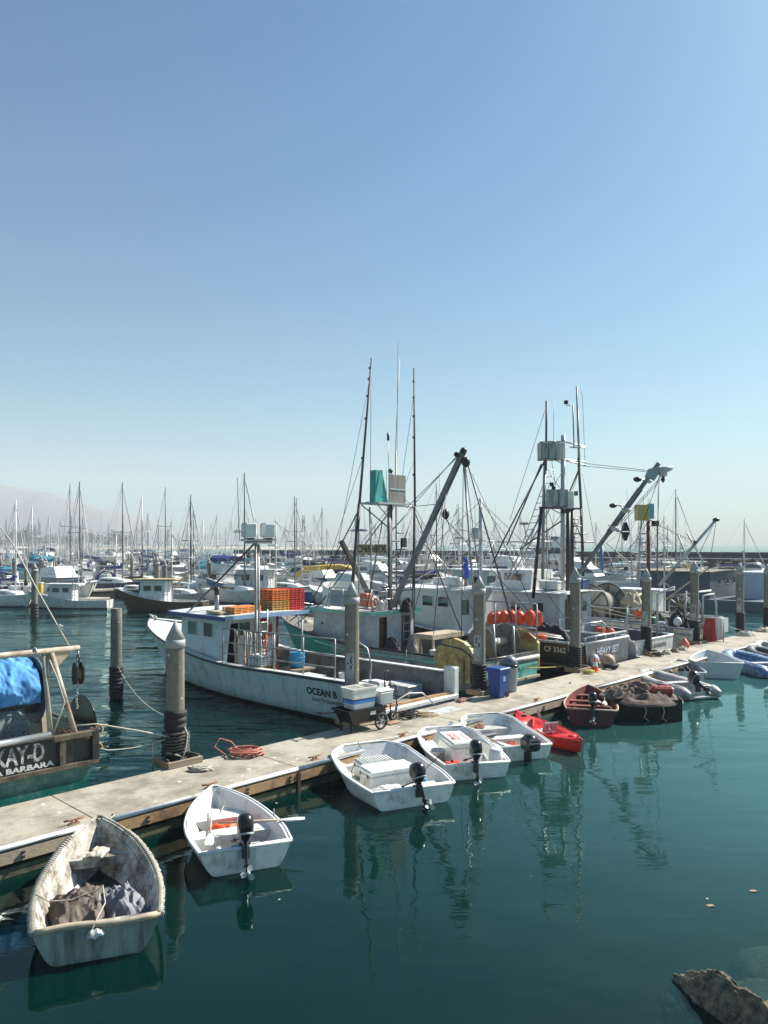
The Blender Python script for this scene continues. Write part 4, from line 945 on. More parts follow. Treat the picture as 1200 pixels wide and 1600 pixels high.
# ================================================================== WORK BOATS MOORED STERN TO THE DOCK
def boat_hull(r, L, hb, sheer, hullm, linm, railm, bootm, deck=.5, cabx=None, th=.09, rake=1.0, draft=.5, sternk=.86, boot=.14, n=26, rr=.035, wl=.86, bowcol=None, open_z=None):
    z0, z1, z2 = sheer
    tab = [(0, hb*sternk, hb*sternk*.9, z0, .1, -draft*.7), (L*.25, hb*.97, hb*wl, z0*.45+z1*.55, .08, -draft), (L*.5, hb, hb*wl*.98, z1, .08, -draft),
           (L*.72, hb*.90, hb*.62, z1*.6+z2*.4, .12, -draft), (L*.88, hb*.58, hb*.26, z1*.2+z2*.8, .2, -draft*.8), (L, .05, .03, z2, .35, -draft*.4)]
    H = Hull(tab, rake=rake, flare=.8, n=n)
    mb = MB(); H.outer(mb, boot, open_z); ms = [hullm, bootm]
    if bowcol:
        for i, f in enumerate(mb.f):
            cx = sum(mb.v[k].x for k in f)/len(f); cz = sum(mb.v[k].z for k in f)/len(f)
            if mb.mi[i] == 0 and cx-.9*cz > bowcol[0]: mb.mi[i] = 2
        ms.append(bowcol[1])
    mb.build('hull', ms, r)
    cabx = cabx or L*.7
    mb = MB(); H.inner(mb, th, lambda x: deck if x < cabx else min(H.st(x)[2]-.10, z2), x0=th*1.2 if open_z is None else .001, open_=open_z is not None); mb.build('deck', linm, r)
    mb = MB(); H.rail(mb, rr, dz=-.01, off=.01, transom=open_z is None); mb.build('rub_rail', railm, r)
    return H
def wall_box(r, name, x0, x1, y0, y1, z0, z1, m, rake_f=0., rake_a=0., tb=1., round_=.0):
    """a house: box whose front (x1) may lean aft by rake_f"""
    mb = MB(); bot = [(x0, y0, z0), (x1, y0, z0), (x1, y1, z0), (x0, y1, z0)]; c = (y0+y1)/2
    top = [(x0+rake_a, c+(y0-c)*tb, z1), (x1-rake_f, c+(y0-c)*tb, z1), (x1-rake_f, c+(y1-c)*tb, z1), (x0+rake_a, c+(y1-c)*tb, z1)]
    mb.loft([bot, top], cap=True); return mb.build(name, m, r)
def window(r, c, w_, h, axis='y', frame=LGREY, g=GL, pane=True, t=.03, sign=1, rnd=.0):
    """a glazed opening: frame standing a little proud of the wall and a pane inside it. axis = wall normal"""
    mb = MB(); f = .028; c = Vector(c)
    def bx(mb, a, b, d1, d2, th):
        if axis == 'y': mb.box((c.x+a, c.y, c.z+b), (d1, th, d2))
        else: mb.box((c.x, c.y+a, c.z+b), (th, d1, d2))
    for sg in (-1, 1): bx(mb, sg*(w_/2+f/2), 0, f, h+2*f, t); bx(mb, 0, sg*(h/2+f/2), w_, f, t)
    fr = mb.build('window', frame, r)
    if pane: mb = MB(); bx(mb, 0, 0, w_, h, t*.5); mb.build('pane', g, fr)
    return fr
def roof(r, x0, x1, y0, y1, z, th, m, edge=None, camber=.06, name='roof'):
    mb = MB(); n = 8
    rows = [];
    for i in range(n+1):
        v = i/n; y = y0+(y1-y0)*v; zc = z+camber*(1-(2*v-1)**2); rows.append([(x0, y, zc), (x1, y, zc), (x1, y, zc+th*.5+.0), (x0, y, zc+th*.5)])
    mb.loft(rows, cap=True); o = mb.build(name, m, r)
    if edge:
        mb = MB(); e = .02
        mb.box(((x0+x1)/2, y0-e/2, z-th*.1), (x1-x0+2*e, e, th*1.5)); mb.box(((x0+x1)/2, y1+e/2, z-th*.1), (x1-x0+2*e, e, th*1.5))
        mb.box((x1+e/2, (y0+y1)/2, z), (e, y1-y0, th*1.5)); mb.box((x0-e/2, (y0+y1)/2, z), (e, y1-y0, th*1.5)); mb.build('fascia', edge, o)
    return o
def pipes(r, name, segs, rad, m, n=6, world=False):
    mb = MB()
    for sgm in segs: mb.tube(sgm, rad, n)
    return mb.build(name, m, r, world=world)
def lin(a, b, n): return [a+(b-a)*i/(n-1) for i in range(n)]
def railing(r, pts, h, m, posts, mids=(.5,), rad=.018, name='railing'):
    """pts: polyline of the foot of the rail (local)"""
    pts = [Vector(p) for p in pts]; segs = [[p+Vector((0, 0, h)) for p in pts]]+[[p+Vector((0, 0, h*k)) for p in pts] for k in mids]
    L = [0]
    for a, b in zip(pts, pts[1:]): L.append(L[-1]+(b-a).length)
    for i in range(posts):
        d = L[-1]*i/(posts-1)
        for k in range(len(pts)-1):
            if d <= L[k+1]+1e-6: f = (d-L[k])/(L[k+1]-L[k]); p = pts[k].lerp(pts[k+1], f); break
        segs.append([p, p+Vector((0, 0, h))])
    return pipes(r, name, segs, rad, m)
def crate(c, d, rz, m, label, group=None, name='crate'):
    """slatted plastic crate"""
    e = empty(name, c, rz, label, 'crate', group); x, y, z = d; mb = MB(); t = .025
    for k in range(5):
        zz = z*(.08+.84*k/4); mb.box((0, y/2, zz), (x, t, z*.11)); mb.box((0, -y/2, zz), (x, t, z*.11)); mb.box((x/2, 0, zz), (t, y, z*.11)); mb.box((-x/2, 0, zz), (t, y, z*.11))
    for a in lin(-x/2, x/2, 5):
        for b in (-y/2, y/2): mb.box((a, b, z/2), (.035, .035, z))
    for b in lin(-y/2, y/2, 5)[1:-1]:
        for a in (-x/2, x/2): mb.box((a, b, z/2), (.035, .035, z))
    mb.build('slatted_sides', m, e)
    mb = MB()
    for b in lin(-y/2+.05, y/2-.05, 7): mb.box((0, b, z*.97), (x*.96, .045, .02))
    for a in lin(-x/2+.1, x/2-.1, 4): mb.box((a, 0, z*.99), (.04, y*.96, .02))
    mb.build('lid', m, e); mb = MB(); mb.box((0, 0, z*.5), (x*.9, y*.9, z*.8)); mb.build('contents', DARKM, e)
    return e
# ---------------------------------------------------------------- B : white boat with the blue edged roof
SB = 14.8
rB_ = empty('fishing_boat', D(SB, 12.98), HEAD, 'white fishing boat named OCEAN with a blue edged roof and crates on it', 'fishing boat')
LINB = mat('ocean_deck_paint', (.20, .20, .175), .7, var=.15, stain=(.07, .065, .05), samt=.45)
HB = boat_hull(rB_, 13.6, 1.72, (1.12, 1.04, 1.78), HULLW, LINB, BLACK, mat('dark_boot_top', (.03, .035, .03), .7, stain=(.08, .1, .05), samt=.4), deck=.42, cabx=9.1, th=.10, rake=1.3, sternk=.90, open_z=.44)
mb = MB()
for sg in (1, -1):
    R = []
    for x in HB.xs:
        bg, bc, zg, zc, zk = HB.st(x); xr = HB.xr(x, zg); R.append([(xr, sg*max(.01, bg-.20), zg+.035), (xr, sg*max(.012, bg+.0), zg+.035), (xr, sg*max(.012, bg), zg+.006), (xr, sg*max(.01, bg-.20), zg+.006)])
    mb.loft(R, cap=True)
mb.build('gunwale_cap', WHITE, rB_)
HB.side_text(rB_, 'OCEAN B', .20, 2.62, .64, LETB, wd=1.15, bold=.035)
HB.side_text(rB_, 'SANTA BARBARA', .10, 2.45, .47, LETB, wd=1.35)
mb = MB(); mb.loft([[(HB.xr(x, HB.st(x)[2]), k*(HB.st(x)[0]-.12), HB.st(x)[2]-.045+.05*(1-k*k)) for k in (1, .5, 0, -.5, -1)] for x in lin(9.2, 13.2, 14)], closed=False); mb.build('foredeck', WHITE, rB_)
# cabin
c0, c1 = 6.75, 9.25
y0, y1 = -1.35, 1.38
mb = MB()
wl_ = mat('cabin_white', (.60, .64, .62), .5, var=.06, stain=(.35, .35, .3), samt=.25)
# near and far walls, front wall, aft bulkhead with a doorway
for y, c0 in ((y0, 7.9), (y1, 6.75)): mb.loft([[(c0, y-.025, .42), (c1, y-.025, .42), (c1, y+.025, .42), (c0, y+.025, .42)], [(c0-.35, y-.025, 2.33), (c1-.18, y-.025, 2.36), (c1-.18, y+.025, 2.36), (c0-.35, y+.025, 2.33)]], cap=True)
mb.loft([[(c1, y0, .42), (c1, y1, .42), (c1-.05, y1, .42), (c1-.05, y0, .42)], [(c1-.18, y0, 2.36), (c1-.18, y1, 2.36), (c1-.23, y1, 2.36), (c1-.23, y0, 2.36)]], cap=True)
c0 = 6.75; mb.box((c0+.9, -.55, 1.38), (.05, 1.55, 1.9)); mb.box((c0+.9, 1.15, 1.38), (.05, .40, 1.9)); mb.box((c0+.9, .60, 2.2), (.05, .75, .3))
mb.build('cabin', wl_, rB_)
pipes(rB_, 'roof_post', [[(6.6, -.55, .42), (6.6, -.55, 2.36)]], .04, DRED)
pipes(rB_, 'roof_post', [[(6.45, -1.45, 1.0), (6.45, -1.45, 2.36)]], .03, WHITE)
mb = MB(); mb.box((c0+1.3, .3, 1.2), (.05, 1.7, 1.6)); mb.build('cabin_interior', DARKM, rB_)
for x, w_ in ((7.55, .48), (8.45, .50)): window(rB_, (x, 1.415, 1.93), w_, .42, 'y', wl_, GLG if x > 8 else GL)
for y in (-.95, 0, .95): window(rB_, (c1-.13, y, 1.95), .6, .38, 'x', wl_)
window(rB_, (c0+.86, -.0, 1.85), .42, .42, 'x', wl_, GLG)
for x in (9.9,):
    mb = MB(); mb.box((10.1, 0, 1.45), (1.2, 1.3, .4), taper=.85, bev=.05); mb.build('trunk_cabin', wl_, rB_)
roof(rB_, c0-.42, c1+.28, -1.62, 1.62, 2.36, .10, WHITE, camber=.07)
mb = MB(); z = 2.35
mb.box(((c0+c1)/2-.07, 1.635, z), (c1-c0+.72, .03, .13)); mb.box(((c0+c1)/2-.07, -1.635, z), (c1-c0+.72, .03, .13)); mb.box((c1+.30, 0, z+.02), (.03, 3.28, .16)); mb.build('blue_fascia', BLUEP, rB_)
mb = MB(); mb.box((c0-.435, 0, z+.03), (.03, 3.28, .12)); mb.build('pale_fascia', mat('pale_blue_paint', (.22, .34, .5), .5), rB_)
# life ring
def lifering(c, R_, m, label, ax='x', parent=None, rr=.07):
    e = empty('life_ring', c, 0, label, 'life ring'); mb = MB()
    fn = (lambda a: (0, R_*cos(a), R_*sin(a))) if ax == 'x' else (lambda a: (R_*cos(a), 0, R_*sin(a)))
    mb.tube([fn(2*pi*k/24) for k in range(25)], rr, 8); mb.build('ring', m, e)
    mb = MB()
    for q in range(4):
        a = pi/4+q*pi/2; mb.tube([fn(a-.13), fn(a), fn(a+.13)], rr*1.12, 8)
    mb.build('bands', WHITE, e); return e
e = lifering(inworld(rB_, (c0+.78, -.72, 1.80)), .27, RED, 'red life ring on the cabin bulkhead of the white boat'); e.rotation_euler = (0, 0, HEAD)
# side rail, near side
pts = [(x, HB.st(x)[0]-.10, HB.st(x)[2]+.03) for x in (6.45, 5.2, 4.0, 2.8, 1.6)]
railing(rB_, pts, 1.03, STEEL, 5, (.28, .6), .019)
pipes(rB_, 'boarding_hoop', [[(.55, 1.30, 1.12), (.5, 1.30, 1.6), (.62, 1.32, 2.0), (.95, 1.36, 2.15), (1.5, 1.42, 2.15)]], .022, STEEL)
# stern corners and sill
mb = MB(); mb.box((.17, 1.42, .72), (.38, .28, 1.1), bev=.02); mb.build('stern_post', WHITE, rB_); mb = MB(); mb.box((.17, -1.44, .72), (.38, .20, 1.12), bev=.02); mb.build('stern_post', WHITE, rB_)
mb = MB(); mb.box((-.02, 0, .52), (.16, 2.84, .10), bev=.01); mb.build('sill', WHITE, rB_)
mb = MB(); mb.box((.09, 0, .60), (.09, 2.6, .07)); mb.build('sill_timber', OWOOD, rB_)
mb = MB(); mb.box((.5, 1.20, 1.08), (.9, .32, .18), taper=.8, bev=.02); mb.build('fish_chute', WHITE, rB_)
mb = MB(); mb.box((3.0, -.35, .47), (1.7, 1.5, .10), bev=.01); mb.build('hatch', LGREY, rB_)
# mast with twin poles, crossbar, two lamp housings and the diagonal stay
mx_, my_ = 5.95, .78
pipes(rB_, 'mast', [[(mx_, my_, .5), (mx_, my_, 4.72)], [(mx_+.12, my_-.22, .5), (mx_+.1, my_-.16, 4.6)]], .042, STEEL)
mb = MB(); mb.beam((mx_-.04, my_-.75, 4.72), (mx_-.04, my_+.55, 4.72), .07, .07); mb.tube([(mx_, my_-.6, 4.65), (mx_, my_+.4, 4.65)], .04, 6); mb.build('crossbar', STEEL, rB_)
for i, y in enumerate((.28, -.42)):
    mb = MB(); M_ = Matrix.Translation((mx_-.05, my_+y, 5.02)) @ Matrix.Rotation(-.3, 4, 'Z')
    rg = [[M_ @ Vector((x*q, yy*q, zz)) for x, yy in ((-.19, -.15), (-.19, .15), (-.10, .2), (.12, .2), (.16, .15), (.16, -.15), (.12, -.2), (-.10, -.2))] for zz, q in ((-.22, .85), (-.17, 1), (.17, 1), (.22, .88))]
    mb.loft(rg, cap=True); lb = mb.build('floodlight', GELC, rB_)
    mb = MB(); mb.box((.20, 0, 0), (.05, .34, .36), M=M_); mb.box((0, 0, -.26), (.1, .28, .05), M=M_); mb.build('bracket', DSTEEL, lb)
pipes(rB_, 'stay', [[(mx_, my_, 4.66), (9.0, 1.15, 2.44)]], .03, DSTEEL)
pipes(rB_, 'antennas', [[(mx_+.2, my_+.45, 4.7), (mx_+.25, my_+.5, 6.6)], [(mx_, my_+.4, 4.95), (mx_, my_+.85, 4.95)], [(mx_, my_, 5.2), (mx_, my_, 5.36)]], .010, DSTEEL)
pipes(rB_, 'ladder', [[(mx_-.05, my_+.0, .5), (mx_-.05, my_, 2.6)], [(mx_-.05, my_-.4, .5), (mx_-.05, my_-.4, 2.6)]]+[[(mx_-.05, my_, z), (mx_-.05, my_-.4, z)] for z in lin(.8, 2.5, 7)], .018, ALU)
mb = MB(); mb.tube([(8.3, .6, 2.38), (8.3, .6, 2.95)], .075, 10); mb.build('exhaust_stack', STEEL, rB_); mb = MB(); mb.tube([(8.3, .6, 2.95), (8.3, .6, 3.2)], .085, 10); mb.build('stack_cap', BLACK, rB_)
mb = MB(); mb.box((7.2, 1.25, 2.49), (.75, .45, .08), bev=.01); mb.build('roof_plank', PALEW, rB_)
pipes(rB_, 'bow_roller', [[(13.3, .08, 1.83), (13.7, 0, 1.92), (13.3, -.08, 1.83)]], .04, STEEL)
pipes(rB_, 'hanging_gear_rail', [[(6.4, 1.15, 2.0), (4.6, 1.2, 2.0)], [(6.4, 1.15, .5), (6.4, 1.15, 2.0)], [(4.6, 1.2, .5), (4.6, 1.2, 2.0)]], .02, DSTEEL)
# fishing gear hung on the rail: gaffs, lines, traps ; each hank its own thing
rnd = random.Random(11)
for k in range(16):
    x = 6.3-k*.10; mb = MB(); y = 1.30+rnd.uniform(-.12, .12); pts = [(x+rnd.uniform(-.02, .02), y+rnd.uniform(-.03, .03), 2.02-q*rnd.uniform(.13, .17)) for q in range(8)]
    mm = [ROPEW, ROPED, PALEW, ORANGE, WOOD][rnd.choice((0, 0, 1, 1, 2, 1, 4, 0, 3))]; mb.tube([inworld(rB_, p) for p in pts], rnd.uniform(.015, .035), 5)
    mb.build('hanging_line', mm, label='bundle of lines and gaffs hanging along the near rail of the white boat', cat='line', group='lines hanging on the rail of the white boat')
heap('net_heap', inworld(rB_, (5.9, .95, .45)), .35, .55, .45, NET, 'heap of dark net on deck behind the rail of the white boat', 'net', 21, n=24)
e = empty('barrel', inworld(rB_, (4.28, .55, 1.05)), 0, 'bright blue half barrel on the deck of the white boat', 'barrel')
mb = MB(); mb.lathe([(.20, 0), (.215, .08), (.215, .38), (.225, .43), (.21, .43), (.20, .05), (.01, .05)], 18); mb.build('barrel_body', SKYB, e); mb = MB(); mb.tube([(.225*cos(a), .225*sin(a), .28) for a in [2*pi*k/18 for k in range(19)]], .012, 5); mb.build('hoop', SKYB, e)
mb = MB(); mb.box((0, 0, -.3), (.5, .6, .6), HEAD); mb.box((0, 0, -.02), (.7, .8, .05), HEAD); o = mb.build('bait_table', WOOD, loc=inworld(rB_, (4.28, .55, 1.02)), label='dark wooden bait table under the blue barrel', cat='table')
e = empty('box', inworld(rB_, (3.3, .9, .5)), HEAD, 'dark hatch box on the open deck of the white boat', 'box')
mb = MB(); mb.box((0, 0, .22), (.7, .5, .42), bev=.02); mb.build('box_body', DGREY, e); mb = MB(); mb.box((0, 0, .45), (.74, .54, .04)); mb.build('lid', LGREY, e)
OR_ = mat('orange_crate', (.72, .16, .02), .6, var=.25, scale=8); RD_ = mat('red_crate', (.55, .03, .02), .6, var=.25, scale=8); YL_ = mat('yellow_brown_crate', (.50, .26, .05), .6, var=.3, scale=8)
OR2 = mat('pale_orange_crate', (.85, .30, .08), .6, var=.2, scale=8)
for (x, y, z, m_, l) in ((7.0, -.62, 2.44, YL_, 'yellow brown crate, bottom left of the roof stack'), (7.0, -1.27, 2.44, RD_, 'red crate, bottom right of the roof stack'), (7.0, -.62, 2.80, OR_, 'orange crate, top left of the roof stack'), (7.0, -1.27, 2.80, RD_, 'red crate, top right of the roof stack')):
    crate(inworld(rB_, (x, y, z)), (.95, .62, .34), HEAD, m_, l)
crate(inworld(rB_, (6.85, .65, 2.44)), (.62, .95, .22), HEAD, OR2, 'flat pale orange crate beside the mast on the roof')
heap('net_heap', inworld(rB_, (7.55, .3, 2.42)), .4, .4, .2, NET, 'tangle of pale rope and net on the roof behind the flat crate', 'net', 31, n=22)
for (z, m_, l) in ((.46, RD_, 'red crate at the bottom of the deck stack'), (.80, YL_, 'yellow crate in the middle of the deck stack'), (1.10, WHITE, 'white crate on top of the deck stack')):
    crate(inworld(rB_, (5.05, 1.2, z)), (.55, .5, .30), HEAD, m_, l)
e = empty('tub', inworld(rB_, (5.6, 1.25, .45)), 0, 'dark blue tub behind the rail of the white boat', 'tub')
mb = MB(); mb.lathe([(.25, 0), (.3, .45), (.32, .47), (.28, .46), (.24, .05), (.01, .05)], 16); mb.build('tub_body', BLUEP, e)
rope('mooring_line', sag(inworld(rB_, (13.3, .1, 1.8)), D(10.95, 21.7, 1.0), .25), .012, ROPED, 'dark line from the white bow down to the lone pile', cat='mooring line')
rope('mooring_line', sag(D(7.9, 13.2, 1.2), D(10.95, 21.6, .95), .3), .010, ROPEW, 'slack line between the nearest pile and the lone pile', cat='mooring line')
# ---------------------------------------------------------------- A : KAY-D
SA = 4.25
rA_ = empty('fishing_boat', D(SA, 13.05), HEAD, 'black and teal fishing boat at the left edge, named KAY-D', 'fishing boat')
BLK = mat('scuffed_black_hull', (.012, .012, .013), .5, var=.4, scale=6, stain=(.10, .08, .055), samt=.16, sscale=3, streak=True)
TLK = mat('green_water_reflection', (.01, .13, .11), .35, var=.25, scale=3, stain=(.12, .25, .20), samt=.35, sscale=2.5)  # green reflection of the water, put into the lower hull colour
hw = 1.95
tabA = [(0, hw, hw*.86, 1.30, .12, -.5), (3, hw*1.04, hw*.9, 1.28, .1, -.7), (6, hw, hw*.86, 1.35, .1, -.7), (9, hw*.75, hw*.5, 1.6, .2, -.6), (11.5, .05, .03, 2.0, .4, -.3)]
HA_ = Hull(tabA, rake=1.2)
mb = MB(); HA_.outer(mb, .78); mb.build('hull', [BLK, TLK], rA_)
mb = MB(); HA_.inner(mb, .12, .7); mb.build('deck', DGREY, rA_)
mb = MB(); mb.add([(-.006, hw*.985, .80), (-.006, -hw*.985, .80), (-.006, -hw*.86, .12), (-.006, hw*.86, .12)], [(0, 1, 2, 3)]); mb.build('transom_water_reflection', TLK, rA_)  # painted water reflection carried across the transom
mb = MB(); mb.beam((-.05, hw*1.01, .80), (-.05, -hw*1.01, .80), .08, .07); mb.build('transom_rub_timber', TRIM, rA_)
mb = MB(); HA_.strake(mb, .80, .05); mb.build('side_rub_rail', TRIM, rA_)
mb = MB(); HA_.rail(mb, .05, transom=False); mb.build('gunwale', TRIM, rA_)
mb = MB(); mb.tube([(-.02, hw*1.0, 1.38), (-.02, -1.15, 1.38)], .065, 14); mb.build('stern_roller', mat('polished_steel', (.62, .63, .65), .22, metal=.9, var=.08), rA_)
mb = MB(); mb.box((-.02, -1.55, 1.30), (.12, .72, .10), bev=.01); mb.build('corner_timber', TRIM, rA_)
mb = MB(); mb.box((.1, .4, 1.27), (.16, 3.1, .10)); mb.build('roller_bed', RUSTY, rA_)
letter(rA_, 'KAY-D', .30, .78, lambda u, v: (-.012, -.28-u, .98+v), mat('chipped_white_lettering', (.58, .57, .54), .7, var=.2, scale=8, stain=(.02, .02, .02), samt=.62, sscale=14), .03, 'boat_name')
letter(rA_, 'SANTA BARBARA', .095, 1.40, lambda u, v: (-.012, .18-u, .855+v*1.0), LETW, .04, 'home_port')
mb = MB(); mb.box((-.03, -1.35, 1.06), (.07, .10, .5)); mb.build('stern_stanchion', TRIM, rA_); mb = MB(); mb.box((-.035, -1.92, 1.05), (.10, .12, .56)); mb.build('stern_stanchion', BLACK, rA_)
# A-frame
pipes(rA_, 'frame_legs', [[(.12, -1.22, 1.3), (.35, -1.20, 2.70)], [(.02, -1.60, 1.3), (.30, -1.30, 2.72)]], .045, mat('rusty_cream_pipe', (.40, .34, .27), .7, var=.25, stain=(.14, .07, .04), samt=.45), n=10)
pipes(rA_, 'boom_pipe', [[(.32, 2.6, 2.76), (.32, -1.80, 2.76)]], .045, MC['rusty_cream_pipe'], n=10)
mb = MB(); mb.prism([(-.03, .0), (.42, .0), (.04, -.38)], .03, M=Matrix.Translation((.32, -1.26, 2.73)) @ Matrix.Rotation(radians(-90), 4, 'Z')); mb.build('gusset', PALEW, rA_)
pipes(rA_, 'clamp', [[(.32, -1.02+.0, 2.76+.07*sin(a)) if 0 else (.32+.07*cos(a), -1.03, 2.76+.07*sin(a)) for a in [2*pi*k/10 for k in range(11)]], [(.32, -1.78, 2.70), (.32, -1.78, 2.62)]], .018, STEEL)
# hanging block on the pipe end
e = empty('pulley_block', inworld(rA_, (.32, -1.78, 2.10)), HEAD, 'heavy black pulley block hanging from the boom pipe end', 'pulley block')
mb = MB(); M_ = Matrix.Rotation(.25, 4, 'Y')
for y in (-.055, .055): mb.prism([(-.05, .02), (.06, 0), (.11, .12), (.10, .30), (.05, .40), (-.05, .40), (-.12, .32), (-.12, .12)], .025, M=Matrix.Translation((0, y, 0)))
mb.build('cheeks', DARKM, e); mb = MB(); mb.lathe([(.1, -.03), (.08, 0), (.1, .03)], 14, M=Matrix.Translation((0, 0, .2)) @ Matrix.Rotation(pi/2, 4, 'X')); mb.build('sheave', RUSTY, e)
mb = MB(); mb.tube([(.05*cos(a), 0, .47+.06*sin(a)) for a in [2*pi*k/12 for k in range(13)]], .014, 6); mb.tube([(0, 0, .53), (0, 0, .62)], .012, 5); mb.build('shackle', DSTEEL, e)
def chain(pts, r, m, label, parent=None):
    mb = MB(); P_ = [Vector(p) for p in pts]; 
    L = sum((b-a).length for a, b in zip(P_, P_[1:])); nlk = int(L/.055); k = 0
    for i in range(nlk):
        d = i*.055; acc = 0
        for a, b in zip(P_, P_[1:]):
            l = (b-a).length
            if acc+l >= d: c = a.lerp(b, (d-acc)/l); dr = (b-a).normalized(); break
            acc += l
        s_ = dr.cross(Vector((.3, .9, .2))).normalized(); s_ = s_ if i % 2 else dr.cross(s_).normalized()
        mb.tube([c+dr*.035*cos(q)+s_*.02*sin(q) for q in [2*pi*j/8 for j in range(9)]], .007, 4)
    return mb.build('chain', m, label=label, cat='chain')
chain([inworld(rA_, (.32, -1.78, 2.10)), inworld(rA_, (.30, -1.74, 1.85)), inworld(rA_, (.25, -1.75, 1.62))], .01, STEEL, 'short chain hanging below the black pulley block')
chain([inworld(rA_, (.10, -1.35, 1.42)), inworld(rA_, (-.02, -1.6, 1.34)), inworld(rA_, (-.08, -1.85, 1.18))], .01, RUSTY, 'rusty chain lying over the black stern corner')
# second, outboard reel flange
def disc(r, c, R_, th, m, name='flange', axis='y', n=32, hub=True):
    mb = MB(); M_ = Matrix.Translation(Vector(c)) @ (Matrix.Rotation(pi/2, 4, 'X') if axis == 'y' else Matrix.Rotation(pi/2, 4, 'Y'))
    mb.lathe([(R_-.012, -th/2), (R_, -th/2), (R_+.01, 0), (R_, th/2), (R_-.012, th/2)], n, M=M_, cap=True); o = mb.build(name, m, r)
    return o
disc(rA_, (.95, -2.15, 1.20), .58, .035, BLACK, 'hauler_disc')
pipes(rA_, 'hauler_arm', [[(.95, -1.9, 1.3), (.95, -2.15, 1.2)]], .05, RUSTY)
pipes(rA_, 'fairlead', [[(-.05, -1.98+.07*cos(a), 1.33+.09*sin(a)) for a in [2*pi*k/12 for k in range(13)]], [(-.02, -2.0+.05*cos(a), 1.02+.06*sin(a)) for a in [2*pi*k/12 for k in range(13)]]], .022, RUSTY)
# net reel on KAY-D under its tarpaulin
disc(rA_, (1.15, -1.32, 1.98), .60, .04, mat('blue_grey_steel', (.08, .13, .18), .5, var=.2, stain=(.15, .12, .1), samt=.3), 'reel_flange')
disc(rA_, (1.15, 1.9, 1.98), .60, .04, MC['blue_grey_steel'], 'reel_flange')
mb = MB(); mb.tube([(1.15, 1.9, 1.98), (1.15, -1.3, 1.98)], .42, 16); mb.build('net_roll', NETG, rA_)
mb = MB()
for y in (-1.42, 2.0): mb.loft([[(.75, y-.04, .7), (1.55, y-.04, .7), (1.55, y+.04, .7), (.75, y+.04, .7)], [(1.0, y-.04, 2.02), (1.3, y-.04, 2.02), (1.3, y+.04, 2.02), (1.0, y+.04, 2.02)]], cap=True)
mb.build('reel_stand', PALEW, rA_)
mb = MB(); mb.smooth = True
def tarp(u, v, off=0.):
    y = -1.24+3.1*u; q = Vector((u*8+.8*noise.noise(Vector((u*4, v*4, 9))), v*2.2, 5)); R0 = .60+.13*v*v*.3-.09*abs(noise.noise(q*1.4))-.07*abs(noise.noise(q*3+Vector((4, 4, 4))))-.04*abs(noise.noise(Vector((u*34, v*9, 3))))+.05*noise.noise(Vector((u*5, v*3, 5)))
    a0 = -.35+1.0*u*.6 ; a = radians(200)*v - a0*0
    th_ = radians(-15+15*u+8*noise.noise(Vector((u*7, 0, 1))))+v*radians(190)
    return Vector((1.15-(R0+off)*cos(th_), y, 1.98+(R0+off)*sin(th_)))
mb.sheet(lambda u, v: tarp(u, v), 130, 90); mb.sheet(lambda u, v: tarp(u, v, -.012), 60, 40)
mb.build('tarpaulin', TARPB, world=False, loc=None) if 0 else None
w_ = wmat(rA_); mb.v = [w_ @ p for p in mb.v]; mb.build('tarpaulin', TARPB, label='creased bright blue tarpaulin thrown over the net reel at the left edge', cat='tarpaulin')
mb = MB(); mb.smooth = True
mb.sheet(lambda u, v: w_ @ Vector((.62-.12*sin(v*3)+.05*noise.noise(Vector((u*6, v*5, 0)))+.05, -.98+.50*u+.2*v*(u-.5), 1.75-.7*v)), 14, 14)
mb.sheet(lambda u, v: w_ @ Vector((.66-.12*sin(v*3)+.05*noise.noise(Vector((u*6, v*5, 0)))+.05, -.98+.50*u+.2*v*(u-.5), 1.75-.7*v)), 14, 14)
mb.build('net', NETG, label='grey net hanging out below the blue tarpaulin', cat='net')
mb = MB(); mb.box(inworld(rA_, (.8, -.2, 1.15)), (.5, .5, .8), HEAD, bev=.02); mb.build('locker', GREEN, label='green locker under the blue tarpaulin', cat='locker')
mb = MB(); mb.box(inworld(rA_, (1.5, -1.55, 1.2)), (.3, .3, .9), HEAD, bev=.02); mb.build('winch_housing', LTEAL, label='pale turquoise winch housing behind the frame legs', cat='winch')
rope('mooring_line', [inworld(rA_, (.1, -1.5, 1.45)), inworld(rA_, (-.05, -1.95, 1.44)), D(7.0, 13.0, 1.18), D(7.58, 12.9, .98)], .014, ROPEW, 'stout pale mooring line from the black stern to the nearest pile', cat='mooring line')
rope('mooring_line', [inworld(rA_, (-.05, -2.0, 1.0))]+sag(inworld(rA_, (0, -2.05, .95)), D(7.55, 12.95, .95), .06)[1:], .010, ROPEW, 'thin lower mooring line from the black stern to the nearest pile', cat='mooring line')
rope('stay_rope', [P(-25, 790, 14.5), P(20, 850, 14.0), P(60, 925, 13.6), P(90, 978, 13.4), inworld(rA_, (.32, -1.62, 2.80))], .013, ROPEW, 'long taut rope coming down to the boom pipe from the upper left', cat='rope')
mb = MB(); mb.tube([Vector(p) for p in coil_pts(P(92, 984, 13.4), .03, .06, 3, .03, .01, seed=9)], .010, 5); mb.build('shackle_knot', ROPEW, label='knotted loop in the long taut rope at the left', cat='knot')
rope('lashing', [inworld(rA_, (.1, -1.25, 1.35)), inworld(rA_, (.0, -1.4, 1.9)), inworld(rA_, (.05, -1.3, 2.3)), inworld(rA_, (.25, -1.25, 2.6))], .016, ROPEW, 'pale rope tied up the frame legs of the black boat', cat='rope')
pipes(rA_, 'stern_hoops', [[(-.10, -2.9, -.3), (-.10, -2.9, .95), (-.1, -2.82, 1.05), (-.1, -2.72, .95), (-.1, -2.72, -.3)]], .015, STEEL) if 0 else None
